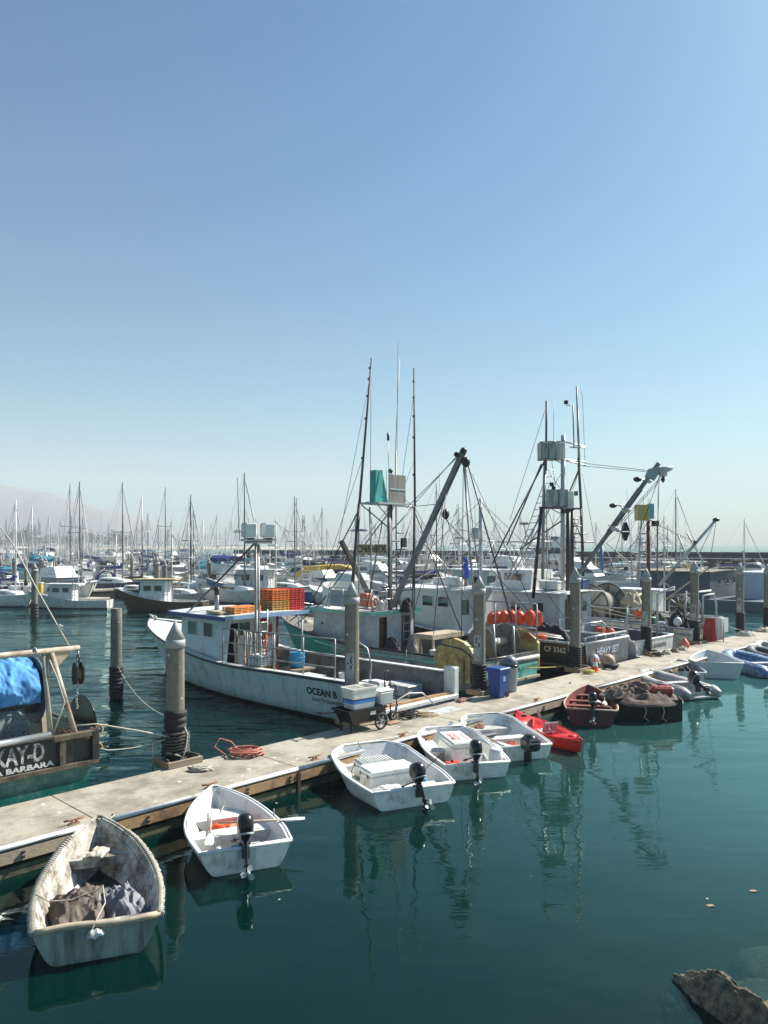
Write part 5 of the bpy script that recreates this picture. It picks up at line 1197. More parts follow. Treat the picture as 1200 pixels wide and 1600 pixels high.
rope('boarding_hoop', [D(7.25, 12.95, .1), D(7.25, 12.95, 1.0), D(7.33, 12.95, .75), D(7.42, 12.95, .62)], .012, STEEL, 'thin bent metal hoop standing in the water beside the nearest pile', cat='hoop')
# ---------------------------------------------------------------- C : teal bowed boat
SCc = 20.2; TC = 14.05
rC = empty('fishing_boat', D(SCc, TC), HEAD, 'teal bowed fishing boat with tall outrigger poles and registration board', 'fishing boat')
HC = boat_hull(rC, 11.4, 1.8, (1.05, 1.12, 1.75), mat('blue_grey_bulwark', (.20, .23, .23), .6, var=.2, stain=(.32, .33, .3), samt=.4), mat('dull_deck', (.16, .15, .13), .8, var=.2), BLACK, TEAL, deck=.5, cabx=8.6, th=.10, rake=1.2, sternk=.95, bowcol=(5.6, TEAL))
mb = MB(); HC.strake(mb, lambda x: HC.st(x)[2]-.22, .035, 0, 7.5); mb.build('rub_strake', LTEAL, rC)
# transom panel
mb = MB(); mb.loft([[(-.01, 1.55, .10), (-.01, -1.55, .10), (-.03, -1.62, .72), (-.03, 1.62, .72)], [(-.03, 1.55, .10), (-.03, -1.55, .10), (-.06, -1.62, .72), (-.06, 1.62, .72)]], cap=True); mb.build('transom_panel', LTEAL, rC)
mb = MB(); mb.beam((-.09, 1.65, .26), (-.09, -1.65, .26), .08, .08); mb.build('transom_rub_timber', PALEW, rC)
letter(rC, 'MIK-K', .14, .50, lambda u, v: (-.066, -.32-u, .50+v), LETB, .01, 'boat_name')
letter(rC, 'SANTA BARBARA', .06, .66, lambda u, v: (-.066, -.95-u, .60+v), LETB, .0, 'home_port')
mb = MB(); mb.tube([(-.02, .4, .88), (-.02, -1.70, .88)], .07, 12); mb.build('stern_roller', mat('dull_roller', (.48, .46, .42), .5, metal=.3, var=.15), rC)
def cowl(y, thick):
    mb = MB(); out = [(.0, .42), (.0, 1.30), (.12, 1.46), (.35, 1.62), (.75, 1.72), (1.15, 1.62), (1.45, 1.35), (1.55, 1.02), (1.45, .78), (1.0, .52), (.5, .38)]
    mb.prism(out, thick, M=Matrix.Translation((-.02, y, 0))); return mb.build('stern_cowl', YGRUST, rC)
cowl(1.76, .16); cowl(-1.74, .12)
pipes(rC, 'cowl_straps', [[(.0, 1.86, 1.2), (.4, 1.86, 1.42), (1.3, 1.86, 1.5)], [(.05, 1.86, .42), (.05, 1.86, 1.36)]], .02, DSTEEL)
mb = MB(); mb.box((.35, 1.87, .72), (.1, .06, .7)); mb.build('fender_timber', WOOD, rC)
SPIN = mat('grey_brown_reel', (.15, .14, .12), .6, var=.2, stain=(.25, .2, .15), samt=.35)
for y in (.25, -1.10):
    f = disc(rC, (.85, y, 1.38), .56, .03, SPIN, 'reel_flange')
    mb = MB()
    for k in range(6): a = k*pi/3; mb.beam((.85+.1*cos(a), y+.03, 1.38+.1*sin(a)), (.85+.52*cos(a), y+.03, 1.38+.52*sin(a)), .03, .02)
    mb.build('flange_ribs', SPIN, f)
mb = MB(); mb.tube([(.85, .25, 1.38), (.85, -1.10, 1.38)], .13, 12); mb.build('reel_drum', mat('bare_drum', (.5, .46, .38), .5, var=.2), rC)
pipes(rC, 'reel_stand', [[(.6, .36, .5), (.85, .36, 1.38), (1.1, .36, .5)], [(.6, -1.2, .5), (.85, -1.2, 1.38), (1.1, -1.2, .5)]], .035, RUSTY)
# house
h0, h1, hy = 5.0, 8.4, 1.08
HWH = mat('house_chalky_white', (.50, .52, .52), .6, var=.1, stain=(.3, .31, .36), samt=.45, sscale=1.2)
mb = MB()
for sg in (1, -1): mb.loft([[(h0, sg*hy-.02, .5), (h1, sg*hy*.85-.02, .5), (h1, sg*hy*.85+.02, .5), (h0, sg*hy+.02, .5)], [(h0, sg*hy-.02, 2.12), (h1-.15, sg*hy*.85-.02, 2.12), (h1-.15, sg*hy*.85+.02, 2.12), (h0, sg*hy+.02, 2.12)]], cap=True)
mb.box((h1-.08, 0, 1.3), (.05, 1.8, 1.62)); mb.box((h0, .92, 1.3), (.05, .34, 1.62)); mb.box((h0, -.05, 1.3), (.05, .72, 1.62)); mb.box((h0, -1.0, 1.3), (.05, .14, 1.62)); mb.box((h0, 0, 2.05), (.06, 2.1, .14))
mb.build('wheelhouse', HWH, rC)
mb = MB(); mb.box((h0+.18, .55, 1.25), (.04, .42, 1.5)); mb.box((h0+.18, -.68, 1.25), (.04, .5, 1.5)); mb.build('door', mat('brown_door', (.13, .08, .045), .7, var=.4), rC)
pipes(rC, 'ladder', [[(h0-.06, -.50, .6), (h0-.06, -.50, 2.1)], [(h0-.06, -.85, .6), (h0-.06, -.85, 2.1)]]+[[(h0-.06, -.50, z), (h0-.06, -.85, z)] for z in lin(.8, 2.0, 5)], .018, ALU)
window(rC, (7.3, -1.0, 1.75), .4, .3, 'y', HWH)
mb = MB(); mb.ball((7.75, .97, 1.62), .05, 8); mb.build('porthole', BLACK, rC)
roof(rC, h0-.2, h1+.25, -1.3, 1.3, 2.13, .10, LGREY, edge=None, camber=.03)
mb = MB()
for sg in (1, -1): mb.box(((h0+h1)/2+.02, sg*1.315, 2.15), (h1-h0+.48, .03, .13))
mb.box((h0-.215, 0, 2.15), (.03, 2.66, .13)); mb.build('teal_fascia', LTEAL, rC)
# flying bridge coaming
mb = MB(); n_ = 10; rg = []
for i in range(n_+1):
    v = i/n_; a = -pi/2+pi*v; x = 7.35+.95*cos(a); y = 1.02*sin(a); rg.append([(x, y, 2.26), (x-.03, y*1.02, 2.95+.2*cos(a)), (x-.09, y*.97, 2.95+.2*cos(a)), (x-.06, y*.95, 2.26)])
mb.loft(rg, cap=True); mb.build('bridge_coaming', WHITE, rC)
mb = MB(); mb.box((6.6, 1.0, 2.6), (1.3, .03, .6)); mb.build('bridge_side_panel', mat('blue_grey_panel', (.24, .29, .32), .6, var=.12), rC)
railing(rC, [(7.2, 1.12, 2.25), (5.0, 1.12, 2.25), (5.0, -1.12, 2.25)], .75, ALU, 7, (.5,), .018)
mb = MB(); mb.box((5.6, -.35, 2.55), (.5, .5, .6), bev=.02); mb.build('seat_box', mat('beige_box', (.42, .36, .29), .7), rC)
for i, y in enumerate((.50, .28)):
    e = empty('gas_bottle', inworld(rC, (5.15, y, 2.24)), 0, ['left', 'right'][i]+' one of two small white gas bottles on the teal boat roof', 'gas bottle')
    mb = MB(); mb.lathe([(.07, 0), (.105, .04), (.105, .26), (.07, .33), (.03, .36)], 14); mb.build('bottle_body', GELC, e); mb = MB(); mb.lathe([(.03, .36), (.03, .42), (.06, .42), (.06, .45), (.01, .45)], 10); mb.build('valve', BLACK, e)
e = lifering(inworld(rC, (5.0, .95, 2.52)), .17, mat('faded_red_ring', (.5, .2, .14), .6), 'faded life ring with a rope on the teal boat railing', rr=.05); e.rotation_euler = (0, 0, HEAD)
mb = MB(); mb.box(inworld(rC, (6.3, .1, 2.52)), (.5, .45, .5), HEAD, bev=.04, taper=.9); mb.build('bin', mat('rust_orange_bin', (.38, .12, .05), .6), label='rust orange bin on the roof of the teal boat', cat='bin')
# mast, crossbar and outrigger poles (measured from the photograph, real points in space)
XM = 5.15
def C_(x, y, z): return (x, y, z)
pipes(rC, 'mast', [[(XM, 0, .5), (XM, 0, 6.05)]], .085, mat('dark_mast', (.05, .045, .04), .6, var=.3, stain=(.2, .18, .15), samt=.3), n=10)
pipes(rC, 'mast_stays', [[(XM, -.35, 2.2), (XM, -.3, 8.0)], [(XM-.3, .25, 2.3), (XM-.1, .15, 6.0)], [(XM, .9, 2.2), (XM, 1.05, 5.9)]], .03, STEEL)
pipes(rC, 'crossbar', [[(XM, 1.55, 6.02), (XM, -1.35, 6.0)], [(XM+.15, 1.0, 3.55), (XM+.15, -.9, 3.6)]], .04, ALU)
pipes(rC, 'outrigger_pole', [[(XM+.1, 1.9, 1.1), (XM, 1.6, 5.9), (XM-.15, .98, 11.1)]], .0, STEEL) if 0 else None
mb = MB(); mb.tube([(XM+.25, 1.92, 1.2), (XM+.1, 1.75, 3.5), (XM, 1.55, 6.0)], .065, 8); mb.tube([(XM, 1.55, 6.0), (XM-.05, 1.25, 9), (XM-.1, 1.05, 11.15)], .048, 8, r2=.028)
for z in (7.6, 9.0, 9.8, 10.4, 10.8): f = (z-6)/5.15; mb.box((XM-.1*f+.03, 1.55-.5*f, z), (.09, .07, .08))
mb.build('outrigger_pole', MC['dark_mast'], rC)
mb = MB(); mb.tube([(XM+.1, -1.35, 1.2), (XM, -1.35, 6.0)], .06, 8); mb.tube([(XM, -1.35, 6.0), (XM, -1.30, 11.2)], .045, 8, r2=.026)
for z in (7.2, 8.6, 9.4, 10.1, 10.7): mb.box((XM+.03, -1.33, z), (.08, .07, .08))
mb.build('outrigger_pole', MC['dark_mast'], rC)
pipes(rC, 'braces', [[(XM, 1.5, 5.9), (7.6, 1.75, 2.3), (9.3, 1.3, 1.6)], [(XM, .1, 5.7), (7.8, 1.1, 2.3), (9.2, 1.0, 1.5)], [(XM, 1.5, 6.0), (XM, .1, 5.2)], [(XM, -1.3, 6.0), (XM, -.1, 5.1)], [(XM, -1.2, 5.6), (XM-.1, -.3, 4.1)], [(XM, -1.35, 5.8), (3.1, -1.6, 1.4)], [(XM, 1.2, 2.3), (XM, .4, 5.4)]], .022, DSTEEL)
pipes(rC, 'rigging', [[(XM-.1, 1.15, 10.4), (6.4, 2.0, 2.3)], [(XM, 1.45, 7.5), (6.9, 1.75, 3.2)], [(XM-.1, 1.08, 10.8), (XM, 1.0, 6.9)], [(XM, -1.3, 10.2), (XM+.1, -.6, 6.3)], [(XM, -1.3, 7.7), (XM, -.45, 6.2)], [(XM, -.35, 7.2), (XM, -.42, 12.0)],
     [(XM, -1.3, 6.0), (2.0, -1.7, 1.3)], [(XM, .1, 5.9), (9.5, .1, 1.9)]], .009, DSTEEL)
pipes(rC, 'antennas', [[(XM, -.28, 8.0), (XM, -.5, 11.4)], [(XM, .05, 6.4), (XM, .1, 8.4)]], .012, STEEL)
mb = MB(); mb.tube([(XM, .1, 8.35), (XM, .1, 8.62)], .045, 8); mb.ball((XM, -.02, 7.25), .09, 8); mb.ball((XM, -.05, 6.6), .07, 8); mb.build('wind_sensor', BLACK, rC)
# crow's nest boxes: teal wedge and grey double panel
mb = MB(); mb.prism([(-.36, 0), (.28, 0), (.26, 1.14), (-.06, 1.14)], .30, M=Matrix.Translation((XM, .62, 6.08)) @ Matrix.Rotation(radians(-90), 4, 'Z') @ Matrix.Scale(-1, 4, (1, 0, 0))); mb.build('teal_wind_box', mat('bright_teal_panel', (.012, .33, .29), .6, var=.15, stain=(.10, .22, .18), samt=.4, sscale=2.5, streak=True), rC)
mb = MB(); mb.box((XM-.2, -.16, 6.30), (.05, .88, .50), bev=.01); mb.box((XM-.2, -.16, 6.86), (.05, .88, .50), bev=.01); mb.build('grey_wind_panel', mat('grey_beige_panel', (.20, .20, .18), .7, var=.15, stain=(.12, .08, .05), samt=.35, streak=True), rC)
mb = MB(); mb.box((XM-.22, -.16, 6.58), (.05, .9, .04)); mb.box((XM-.1, .2, 6.04), (.7, 1.7, .06)); mb.box((XM-.2, .14, 6.6), (.05, .05, 1.1)); mb.build('nest_floor', ALU, rC)
pipes(rC, 'mast_steps', [[(XM-.1, -.2, z), (XM-.1, -.62-.12*k, z)] for k, z in enumerate((5.0, 4.4, 3.85, 3.4, 2.9))]+[[(XM-.1, .0, z), (XM-.1, -.4, z)] for z in (4.7, 4.1, 3.6)], .022, BLACK)
mb = MB(); mb.box((XM-.1, -.62, 4.65), (.12, .22, .34)); mb.build('speaker_horn', BLACK, rC)
mb = MB(); mb.lathe([(.30, 0), (.33, .04), (.2, .08), (.02, .09)], 14, M=Matrix.Translation((XM+.5, 1.1, 5.05))); mb.tube([(XM+.5, 1.1, 2.3), (XM+.5, 1.1, 5.05)], .025, 6); mb.build('radar_dish', LGREY, rC)
pipes(rC, 'box_edging', [[(XM-.16, .98, 6.08), (XM-.16, .34, 6.08), (XM-.16, .36, 7.22), (XM-.16, .68, 7.22), (XM-.16, .98, 6.08)]], .014, LTEAL)
pipes(rC, 'box_brackets', [[(XM, .75, 6.08), (XM, .0, 5.5)], [(XM, 1.1, 6.08), (XM, 1.5, 6.0)], [(XM, -.35, 6.3), (XM, .0, 5.6)], [(XM, -.75, 6.3), (XM, -1.3, 6.0)]], .02, STEEL)
# registration board
mb = MB(); mb.box((XM+.12, .85, 4.42), (.03, 1.55, .34)); bd = mb.build('registration_board', TAN, rC)
letter(bd, 'CF6988TX', .27, 1.45, lambda u, v: (XM+.10, 1.58-u, 4.29+v), LETB, .03, 'registration_number')
# big grey boom
pb0, pb1 = PS(622, 942, 20.0), None
bt = D(20.35, 15.95, 7.72); bb = D(20.0, 18.9, 2.35)
mb = MB(); mb.beam(bb, bt, .13, .17); mb.build('boom', mat('grey_boom', (.16, .17, .17), .5, var=.2, stain=(.07, .07, .07), samt=.3), rC, world=True)
mb = MB(); d_ = (bt-bb).normalized(); mb.beam(bt-d_*2.6, bt-d_*.05, .09, .21); mb.build('boom_doubler', DSTEEL, rC, world=True)
mb = MB(); mb.ball(bt, .12, 10); mb.ball(bt+Vector((-.24, 0, -.12)), .09, 10); mb.ball(bt+Vector((.08, 0, -.38)), .15, 10, (1, 1, 1.2)); mb.ball(bt-d_*2.0+Vector((.22, 0, -.35)), .13, 10, (1, 1, 1.4)); mb.build('boom_blocks', BLACK, rC, world=True)
pipes(rC, 'boom_tackle', [[bt, inworld(rC, (XM, -.9, 5.95))], [bt-Vector((.2, 0, .15)), inworld(rC, (XM, -1.0, 5.85))], [bt-d_*2.0, inworld(rC, (XM, -1.2, 6.0))], [bt+Vector((.1, 0, -.4)), D(21.9, 14.3, 2.6)], [bt, D(20.6, 15.2, 1.6)], [bt, D(20.3, 16.0, 1.2)], [bt-d_*2+Vector((.2, 0, -.5)), D(22.9, 15, 2.2)], [bt-d_*1.2, D(19.6, 17.5, 2.3)], [bt-d_*1.4, D(19.9, 16.9, 1.4)]], .013, DSTEEL, world=True)
pipes(rC, 'boom_pole', [[bt+Vector((.12, 0, -.35)), D(21.5, 14.8, 2.0)]], .028, DSTEEL, world=True)
pipes(rC, 'stern_post', [[D(20.35, 15.35, .9), D(20.35, 15.95, 7.5)]], .035, STEEL, world=True)
mb = MB(); mb.beam(D(21.2, 20.6, 1.7), D(18.9, 20.4, 4.7), .14, .14); mb.build('dark_boom', DSTEEL, rC, world=True)
heap('winch_gear', inworld(rC, (4.55, -.25, 2.2)), .25, .35, .45, RUBBER, 'dark winch and hose tangle at the foot of the big boom', 'winch', 41, n=20)
# gear rack at the far stern quarter
railing(rC, [(.05, -1.72, 1.1), (2.6, -1.75, 1.1)], 1.5, STEEL, 4, (.12, .45,), .025, name='gear_rack')
pipes(rC, 'tall_stern_pipe', [[(.1, -.55, .6), (.15, -.50, 1.95)], [(.0, .65, .9), (.1, .65, 2.1)], [(.0, 1.5, .9), (.1, 1.45, 2.0)]], .035, STEEL)
def buoy(c, rx, rz_, m, label, group=None, name='buoy'):
    e = empty(name, c, 0, label, 'buoy', group); mb = MB(); mb.ball((0, 0, rz_), 1, 14, (rx, rx, rz_)); mb.build('float', m, e)
    mb = MB(); mb.tube([(.03*cos(a), 0, rz_*2+.02+.03*sin(a)) for a in [2*pi*k/8 for k in range(9)]], .012, 4); mb.build('eye', m, e); return e
OBU = mat('orange_red_buoy', (.85, .09, .02), .45, var=.08)
for i, (px, py, rr_) in enumerate(((828, 978, .22), (839, 979, .22), (812, 977, .19), (800, 974, .17), (788, 974, .17), (777, 975, .17), (768, 977, .17))):
    p = P(px, py, 27.0+.1*i); buoy(p, rr_, rr_*1.35, OBU, ['rightmost big orange buoy on the rack', 'big orange buoy, second from the right on the rack', 'orange buoy left of the two big ones', 'orange buoy in the middle of the rack', 'orange buoy left of the middle of the rack', 'orange buoy right of pile five', 'orange buoy just right of pile five'][i if i not in (0, 1) else 1-i], 'orange buoys on the rack')
table = empty('work_table', inworld(rC, (3.1, -.35, .5)), HEAD, 'pale cleaning table on the open deck of the teal boat', 'table')
mb = MB(); mb.box((0, 0, .95), (.8, 1.7, .16)); mb.build('table_top', PALEW, table)
for x in (-.3, .3):
    for y in (-.7, .7): mb = MB(); mb.box((x, y, .44), (.07, .07, .88)); mb.build('leg', PALEW, table)
heap('gear_heap', inworld(rC, (4.5, .6, .5)), .4, .5, .75, KCOVER, 'black gear heaped at the wheelhouse door of the teal boat', 'gear', 51, n=24)
heap('net_heap', inworld(rC, (4.4, -.45, .5)), .35, .4, .8, mat('pale_net', (.34, .30, .25), .95, var=.5, scale=14, bump=.8, bscale=50), 'pale net and rope heap beside the ladder of the teal boat', 'net', 52, n=24)
e = empty('tub', inworld(rC, (2.2, -.9, .6)), 0, 'dark green tub on the stern deck of the teal boat', 'tub'); mb = MB(); mb.lathe([(.28, 0), (.34, .62), (.36, .64), (.3, .62), (.26, .05), (.01, .05)], 16); mb.build('tub_body', mat('dark_green_tub', (.015, .05, .045), .5), e)
# ---------------------------------------------------------------- D : black boat CF 3362
SD = 24.6
rD = empty('fishing_boat', D(SD, 12.98), HEAD, 'black hulled fishing boat with CF 3362 on its side and a white cabin', 'fishing boat')
HD = boat_hull(rD, 12.0, 1.62, (1.26, 1.22, 1.9), mat('black_fibreglass', (.014, .015, .018), .3, var=.2), mat('grey_deck_d', (.28, .29, .29), .7, var=.15), LGREY, BLACK, deck=.55, cabx=8.8, th=.12, rake=1.2, sternk=.98, rr=.05)
mb = MB(); mb.loft([[(-.012, 1.55, 1.24), (-.012, -1.55, 1.24), (-.012, -1.40, .14), (-.012, 1.40, .14)], [(-.05, 1.55, 1.24), (-.05, -1.55, 1.24), (-.05, -1.40, .14), (-.05, 1.40, .14)]], cap=True); mb.build('transom_panel', mat('slate_transom', (.075, .085, .10), .4, var=.2, stain=(.2, .2, .2), samt=.3, sscale=3), rD)
HD.side_text(rD, 'CF 3362 L"', .20, 1.55, .88, LETW, wd=1.15, bold=.02)
letter(rD, 'HEAVY SET', .26, 1.55, lambda u, v: (-.062, .85-u-.08*v/.26, .80+v), LETBL, .09, 'boat_name_shadow')
letter(rD, 'HEAVY SET', .25, 1.52, lambda u, v: (-.070, .84-u-.08*v/.26, .81+v), LETW, .015, 'boat_name')
letter(rD, 'SANTA BARBARA, CA', .08, .95, lambda u, v: (-.062, .55-u, .64+v), LETBL if 0 else mat('pale_blue_lettering', (.3, .4, .55), .6), .02, 'home_port')
mb = MB(); HD.strake(mb, .45, .04, 0, 8); mb.build('rub_strake', DGREY, rD)
pipes(rD, 'stern_rail', [[(.05, 1.5, 1.45), (.05, -1.5, 1.45)], [(.4, -1.45, 1.25), (.9, -1.3, 1.75), (.9, .3, 1.75)]]+[[(.05, y, 1.26), (.05, y, 1.45)] for y in lin(1.4, -1.4, 5)], .03, ALU)
CAB = mat('cabin_pale_grey', (.50, .54, .53), .5, var=.06, stain=(.35, .35, .33), samt=.2)
wall_box(rD, 'cabin', 5.75, 8.8, -1.2, 1.22, .55, 2.78, CAB, rake_f=.25)
for x in (6.35, 7.15): window(rD, (x, 1.235, 2.33), .52, .38, 'y', CAB)
for y in (.6, -.5): window(rD, (5.74, y, 2.1), .45, .6, 'x', CAB)
roof(rD, 5.2, 9.1, -1.38, 1.38, 2.79, .09, WHITE, camber=.05)
pipes(rD, 'roof_rack', [[(5.3, 1.2, 2.98), (8.8, 1.2, 2.98)]]+[[(x, 1.2, 2.85), (x, 1.2, 2.98)] for x in lin(5.3, 8.8, 6)], .02, ALU)
pipes(rD, 'mast', [[(5.45, .0, 1.0), (5.45, 0, 6.4)]], .07, LGREY, n=8)
pipes(rD, 'spreader', [[(5.45, .95, 4.72), (5.45, -.9, 4.72)], [(5.45, .9, 4.7), (5.45, 0, 3.6)], [(5.45, -.9, 4.7), (5.45, 0, 3.6)], [(5.45, 0, 4.6), (8.3, 1.3, 2.9)]], .026, LGREY)
mb = MB(); mb.lathe([(.14, 0), (.16, .05), (.16, .42), (.1, .46)], 14, M=Matrix.Translation((5.45, .33, 4.78))); mb.build('radome', mat('cream_radome', (.55, .53, .46), .4), rD)
pipes(rD, 'rigging', [[(5.45, 0, 6.3), (.3, 1.3, 1.4)], [(5.45, 0, 6.3), (.3, -1.3, 1.4)], [(5.45, 0, 6.3), (11.6, 0, 1.9)], [(5.45, -.85, 4.7), (5.0, -1.5, 1.2)], [(5.45, 0, 5.6), (5.45, .9, 4.7)]], .010, DSTEEL)
e = empty('rolled_sail', inworld(rD, (6.3, -.15, 2.82)), 0, 'bright blue furled cover on a brown post behind the white cabin roof', 'canvas'); mb = MB(); mb.tube([(0, 0, .0), (0, 0, .45)], .07, 8); mb.build('post', WOOD, e); mb = MB(); mb.tube([(0, 0, .4), (.06, 0, .6), (-.02, 0, .85), (.04, 0, 1.05), (0, 0, 1.2)], lambda f: .16*(1-.6*f)+.03*sin(f*14), 10); mb.build('canvas_roll', mat('bright_blue_canvas', (.015, .06, .38), .7, var=.2), e)
heap('tarpaulin', inworld(rD, (2.4, -.05, .95)), 1.15, .85, .65, KCOVER, 'black tarpaulin mound on the deck of the black boat', 'tarpaulin', 61, n=30, rz=HEAD)
for i in range(4):
    rope('pole', [inworld(rD, (.9+.1*i, 1.35-.1*i, 1.34+.02*i)), inworld(rD, (4.6, 1.0-.22*i, 1.42+.03*i))], .02, [ALU, PALEW, ALU, OWOOD][i], 'long pole lying along the near rail of the black boat', group='poles lying along the rail of the black boat', cat='pole')
mb = MB(); mb.box(inworld(rD, (1.9, 1.2, 1.32)), (.5, .3, .12), HEAD, bev=.04); mb.build('float_bag', ORANGE, label='small orange float on the rail of the black boat', cat='float')
e = buoy(D(23.45, 12.83, ZD+.05), .17, .2, LGREY, 'pale grey round fender hanging at the corner of the black boat', name='fender')
# ---------------------------------------------------------------- E : grey boat with the great tower
SE = 28.4
rE = empty('fishing_boat', D(SE, 12.98), HEAD, 'pale fishing boat with the tallest mast tower and a long lamp boom', 'fishing boat')
HE = boat_hull(rE, 12.6, 1.72, (1.0, 1.15, 1.95), LGREY, DGREY, WHITE, BLACK, deck=.5, cabx=8.5, rake=1.2, sternk=.95)
letter(rE, 'SANTA BARBARA', .17, 2.0, lambda u, v: (-.02, 1.0-u, .62+v), LETB, .02, 'home_port')
mb = MB(); mb.box((-.08, 0, .42), (.16, 3.1, .06)); mb.build('swim_step', LGREY, rE)
wall_box(rE, 'wheelhouse', 3.4, 7.0, -1.25, 1.28, .5, 2.55, HWH, rake_f=.2)
mb = MB(); mb.box((3.38, .62, 1.55), (.04, .42, 1.6)); mb.build('door', mat('brown_door2', (.10, .065, .03), .7), rE)
for x in (4.4, 5.5): window(rE, (x, 1.285, 2.0), .5, .36, 'y', HWH)
window(rE, (3.385, -.6, 2.0), .5, .4, 'x', HWH)
roof(rE, 2.9, 7.4, -1.5, 1.5, 2.58, .09, WHITE, camber=.08)
wall_box(rE, 'upper_bridge', 5.0, 7.0, -.9, .9, 2.68, 3.5, WHITE, rake_f=.4, tb=.9)
window(rE, (5.9, .88, 3.2), .9, .3, 'y', WHITE)
pipes(rE, 'ladder', [[(3.3, .1, .6), (3.3, .1, 2.6)], [(3.3, -.3, .6), (3.3, -.3, 2.6)]]+[[(3.3, .1, z), (3.3, -.3, z)] for z in lin(.8, 2.4, 6)], .02, ALU)
Yt = 31.8
def T(px, py, dy=0.): return P(px, py, Yt+dy)
W_ = dict(world=True)
pipes(rE, 'tower_leg', [[T(848, 905, -.6), T(849, 791, -.3), T(852, 715)]], .065, STEEL, **W_)
pipes(rE, 'tower_leg', [[T(911, 900, .7), T(908, 795, .5), T(904, 715, .2)]], .060, DSTEEL, **W_)
pipes(rE, 'tower_leg', [[T(833, 935, -1.2), T(846, 793, -.6)]], .075, BLACK, **W_)
pipes(rE, 'mast', [[T(879, 940), T(880, 680)]], .095, LGREY, n=10, **W_)
pipes(rE, 'dark_masts', [[T(887, 945, -.4), T(888, 795, -.3)], [T(893, 930, .3), T(894, 795, .3)]], .095, mat('bronze_pole', (.04, .035, .03), .5, var=.3), n=8, **W_)
pipes(rE, 'top_pole', [[T(853, 735, -.1), T(854, 626, -.1)]], .045, DSTEEL, **W_)
pipes(rE, 'top_pole', [[T(904, 720, .2), T(902, 640, .2), T(901, 603, .2)]], .035, STEEL, **W_)
pipes(rE, 'twin_spar', [[T(906, 730), T(903, 640)], [T(897, 700), T(895, 632), T(886, 634), T(885, 628)]], .03, STEEL, **W_)
mb = MB(); mb.tube([T(884.5, 631), T(884.5, 626)], .09, 8); mb.build('wind_sensor', BLACK, rE, **W_)
for sg_ in ([T(865, 700), T(865, 625)], [T(914, 720), T(910, 620), T(907, 605)]): pipes(rE, 'whip_antenna', [sg_], .010, STEEL, **W_)
pipes(rE, 'platform_rails', [[T(848, 714, -.5), T(915, 722, .5)], [T(852, 719, .5), T(880, 719, .7), T(915, 727, .6)], [T(880, 690), T(915, 698, .4)], [T(856, 690, -.4), T(880, 690, .1)], [T(890, 699), T(915, 699)]], .032, ALU, **W_)
pipes(rE, 'lower_platform', [[T(843, 793, -.7), T(908, 795, .5)], [T(850, 793, .7), T(908, 795, .9)]], .045, DSTEEL, **W_)
mb = MB()
for (xa, xb, ya, yb, dy, ty) in ((843, 866, 692, 718, -.2, 0),):
    c = (T(xa, ya, dy)+T(xb, yb, dy))/2; mb.box(c, ((xb-xa)/1200*Yt, .65, (yb-ya)/1200*Yt), .12, bev=.02)
mb.build('lookout_box', mat('galvanised_sheet', (.40, .42, .42), .45, metal=.3, var=.12, stain=(.20, .11, .06), samt=.42, sscale=2.2, streak=True), rE, **W_)
mb = MB(); c = T(873.5, 704.5); mb.lathe([(.24, -.34), (.26, -.3), (.26, .3), (.22, .34)], 16, M=Matrix.Translation(c)); mb.build('radome', mat('rust_stained_white', (.6, .56, .48), .5, stain=(.35, .16, .07), samt=.35), rE, **W_)
mb = MB(); c = T(870, 779, -.35); M_ = Matrix.Translation(c) @ Matrix.Rotation(.1, 4, 'Z'); w2 = 13/1200*Yt
mb.loft([[M_ @ Vector(p) for p in ((-w2*1.25, -.35, -.36), (w2, -.35, -.36), (w2, .35, -.36), (-w2*1.25, .35, -.36))], [M_ @ Vector(p) for p in ((-w2*.85, -.35, .34), (w2*.95, -.35, .36), (w2*.95, .35, .36), (-w2*.85, .35, .34))]], cap=True); mb.build('lookout_box', MC['galvanised_sheet'], rE, **W_)
for k_, (ca, hx, hz) in enumerate(((T(854.5, 705, -.2), .30, .345), (T(870, 779, -.35), .36, .34))):
    ed = []
    for dy_ in (-.36, .36):
        q_ = [ca+Vector((a*hx, dy_, b*hz)) for a, b in ((-1, -1), (1, -1), (1, 1), (-1, 1), (-1, -1))]; ed.append(q_)
    pipes(rE, 'box_edging', ed+[[ca+Vector((a*hx, -.36, b*hz)), ca+Vector((a*hx, .36, b*hz))] for a, b in ((-1, -1), (1, -1), (1, 1), (-1, 1))]+[[ca+Vector((0, -.37, -hz)), ca+Vector((0, -.37, hz))]], .016, DSTEEL, **W_)
    pipes(rE, 'box_brackets', [[ca+Vector((-hx, 0, -hz)), T(880, 793+(-75 if k_ == 0 else 12), 0)], [ca+Vector((hx, 0, -hz)), T(880, 800+(-75 if k_ == 0 else 12), 0)]], .02, STEEL, **W_)
mb = MB(); c = T(889, 781, -.1); mb.box(c, (.32, .5, .68), bev=.03); mb.build('wind_panel', GELC, rE, **W_)
mb = MB(); c = T(896, 771, .1); mb.box(c, (.36, .06, .19)); mb.box(T(886, 770, .1), (.2, .06, .12)); mb.build('green_sign', mat('dark_green_sign', (.015, .14, .06), .5), rE, **W_)
lad = []
for f in lin(0, 1, 15): a = T(856, 735).lerp(T(806, 880, -.3), f); lad.append([a, a+Vector((.32, .25, .04))])
pipes(rE, 'tower_ladder', [[T(856, 735), T(806, 880, -.3)], [T(856, 735)+Vector((.32, .25, 0)), T(806, 880, -.3)+Vector((.32, .25, 0))]]+lad, .018, ALU, **W_)
pipes(rE, 'side_ladder', [[T(868, 765), T(790, 905, -.5)], [T(874, 768, .3), T(797, 905)]], .035, ALU, **W_)
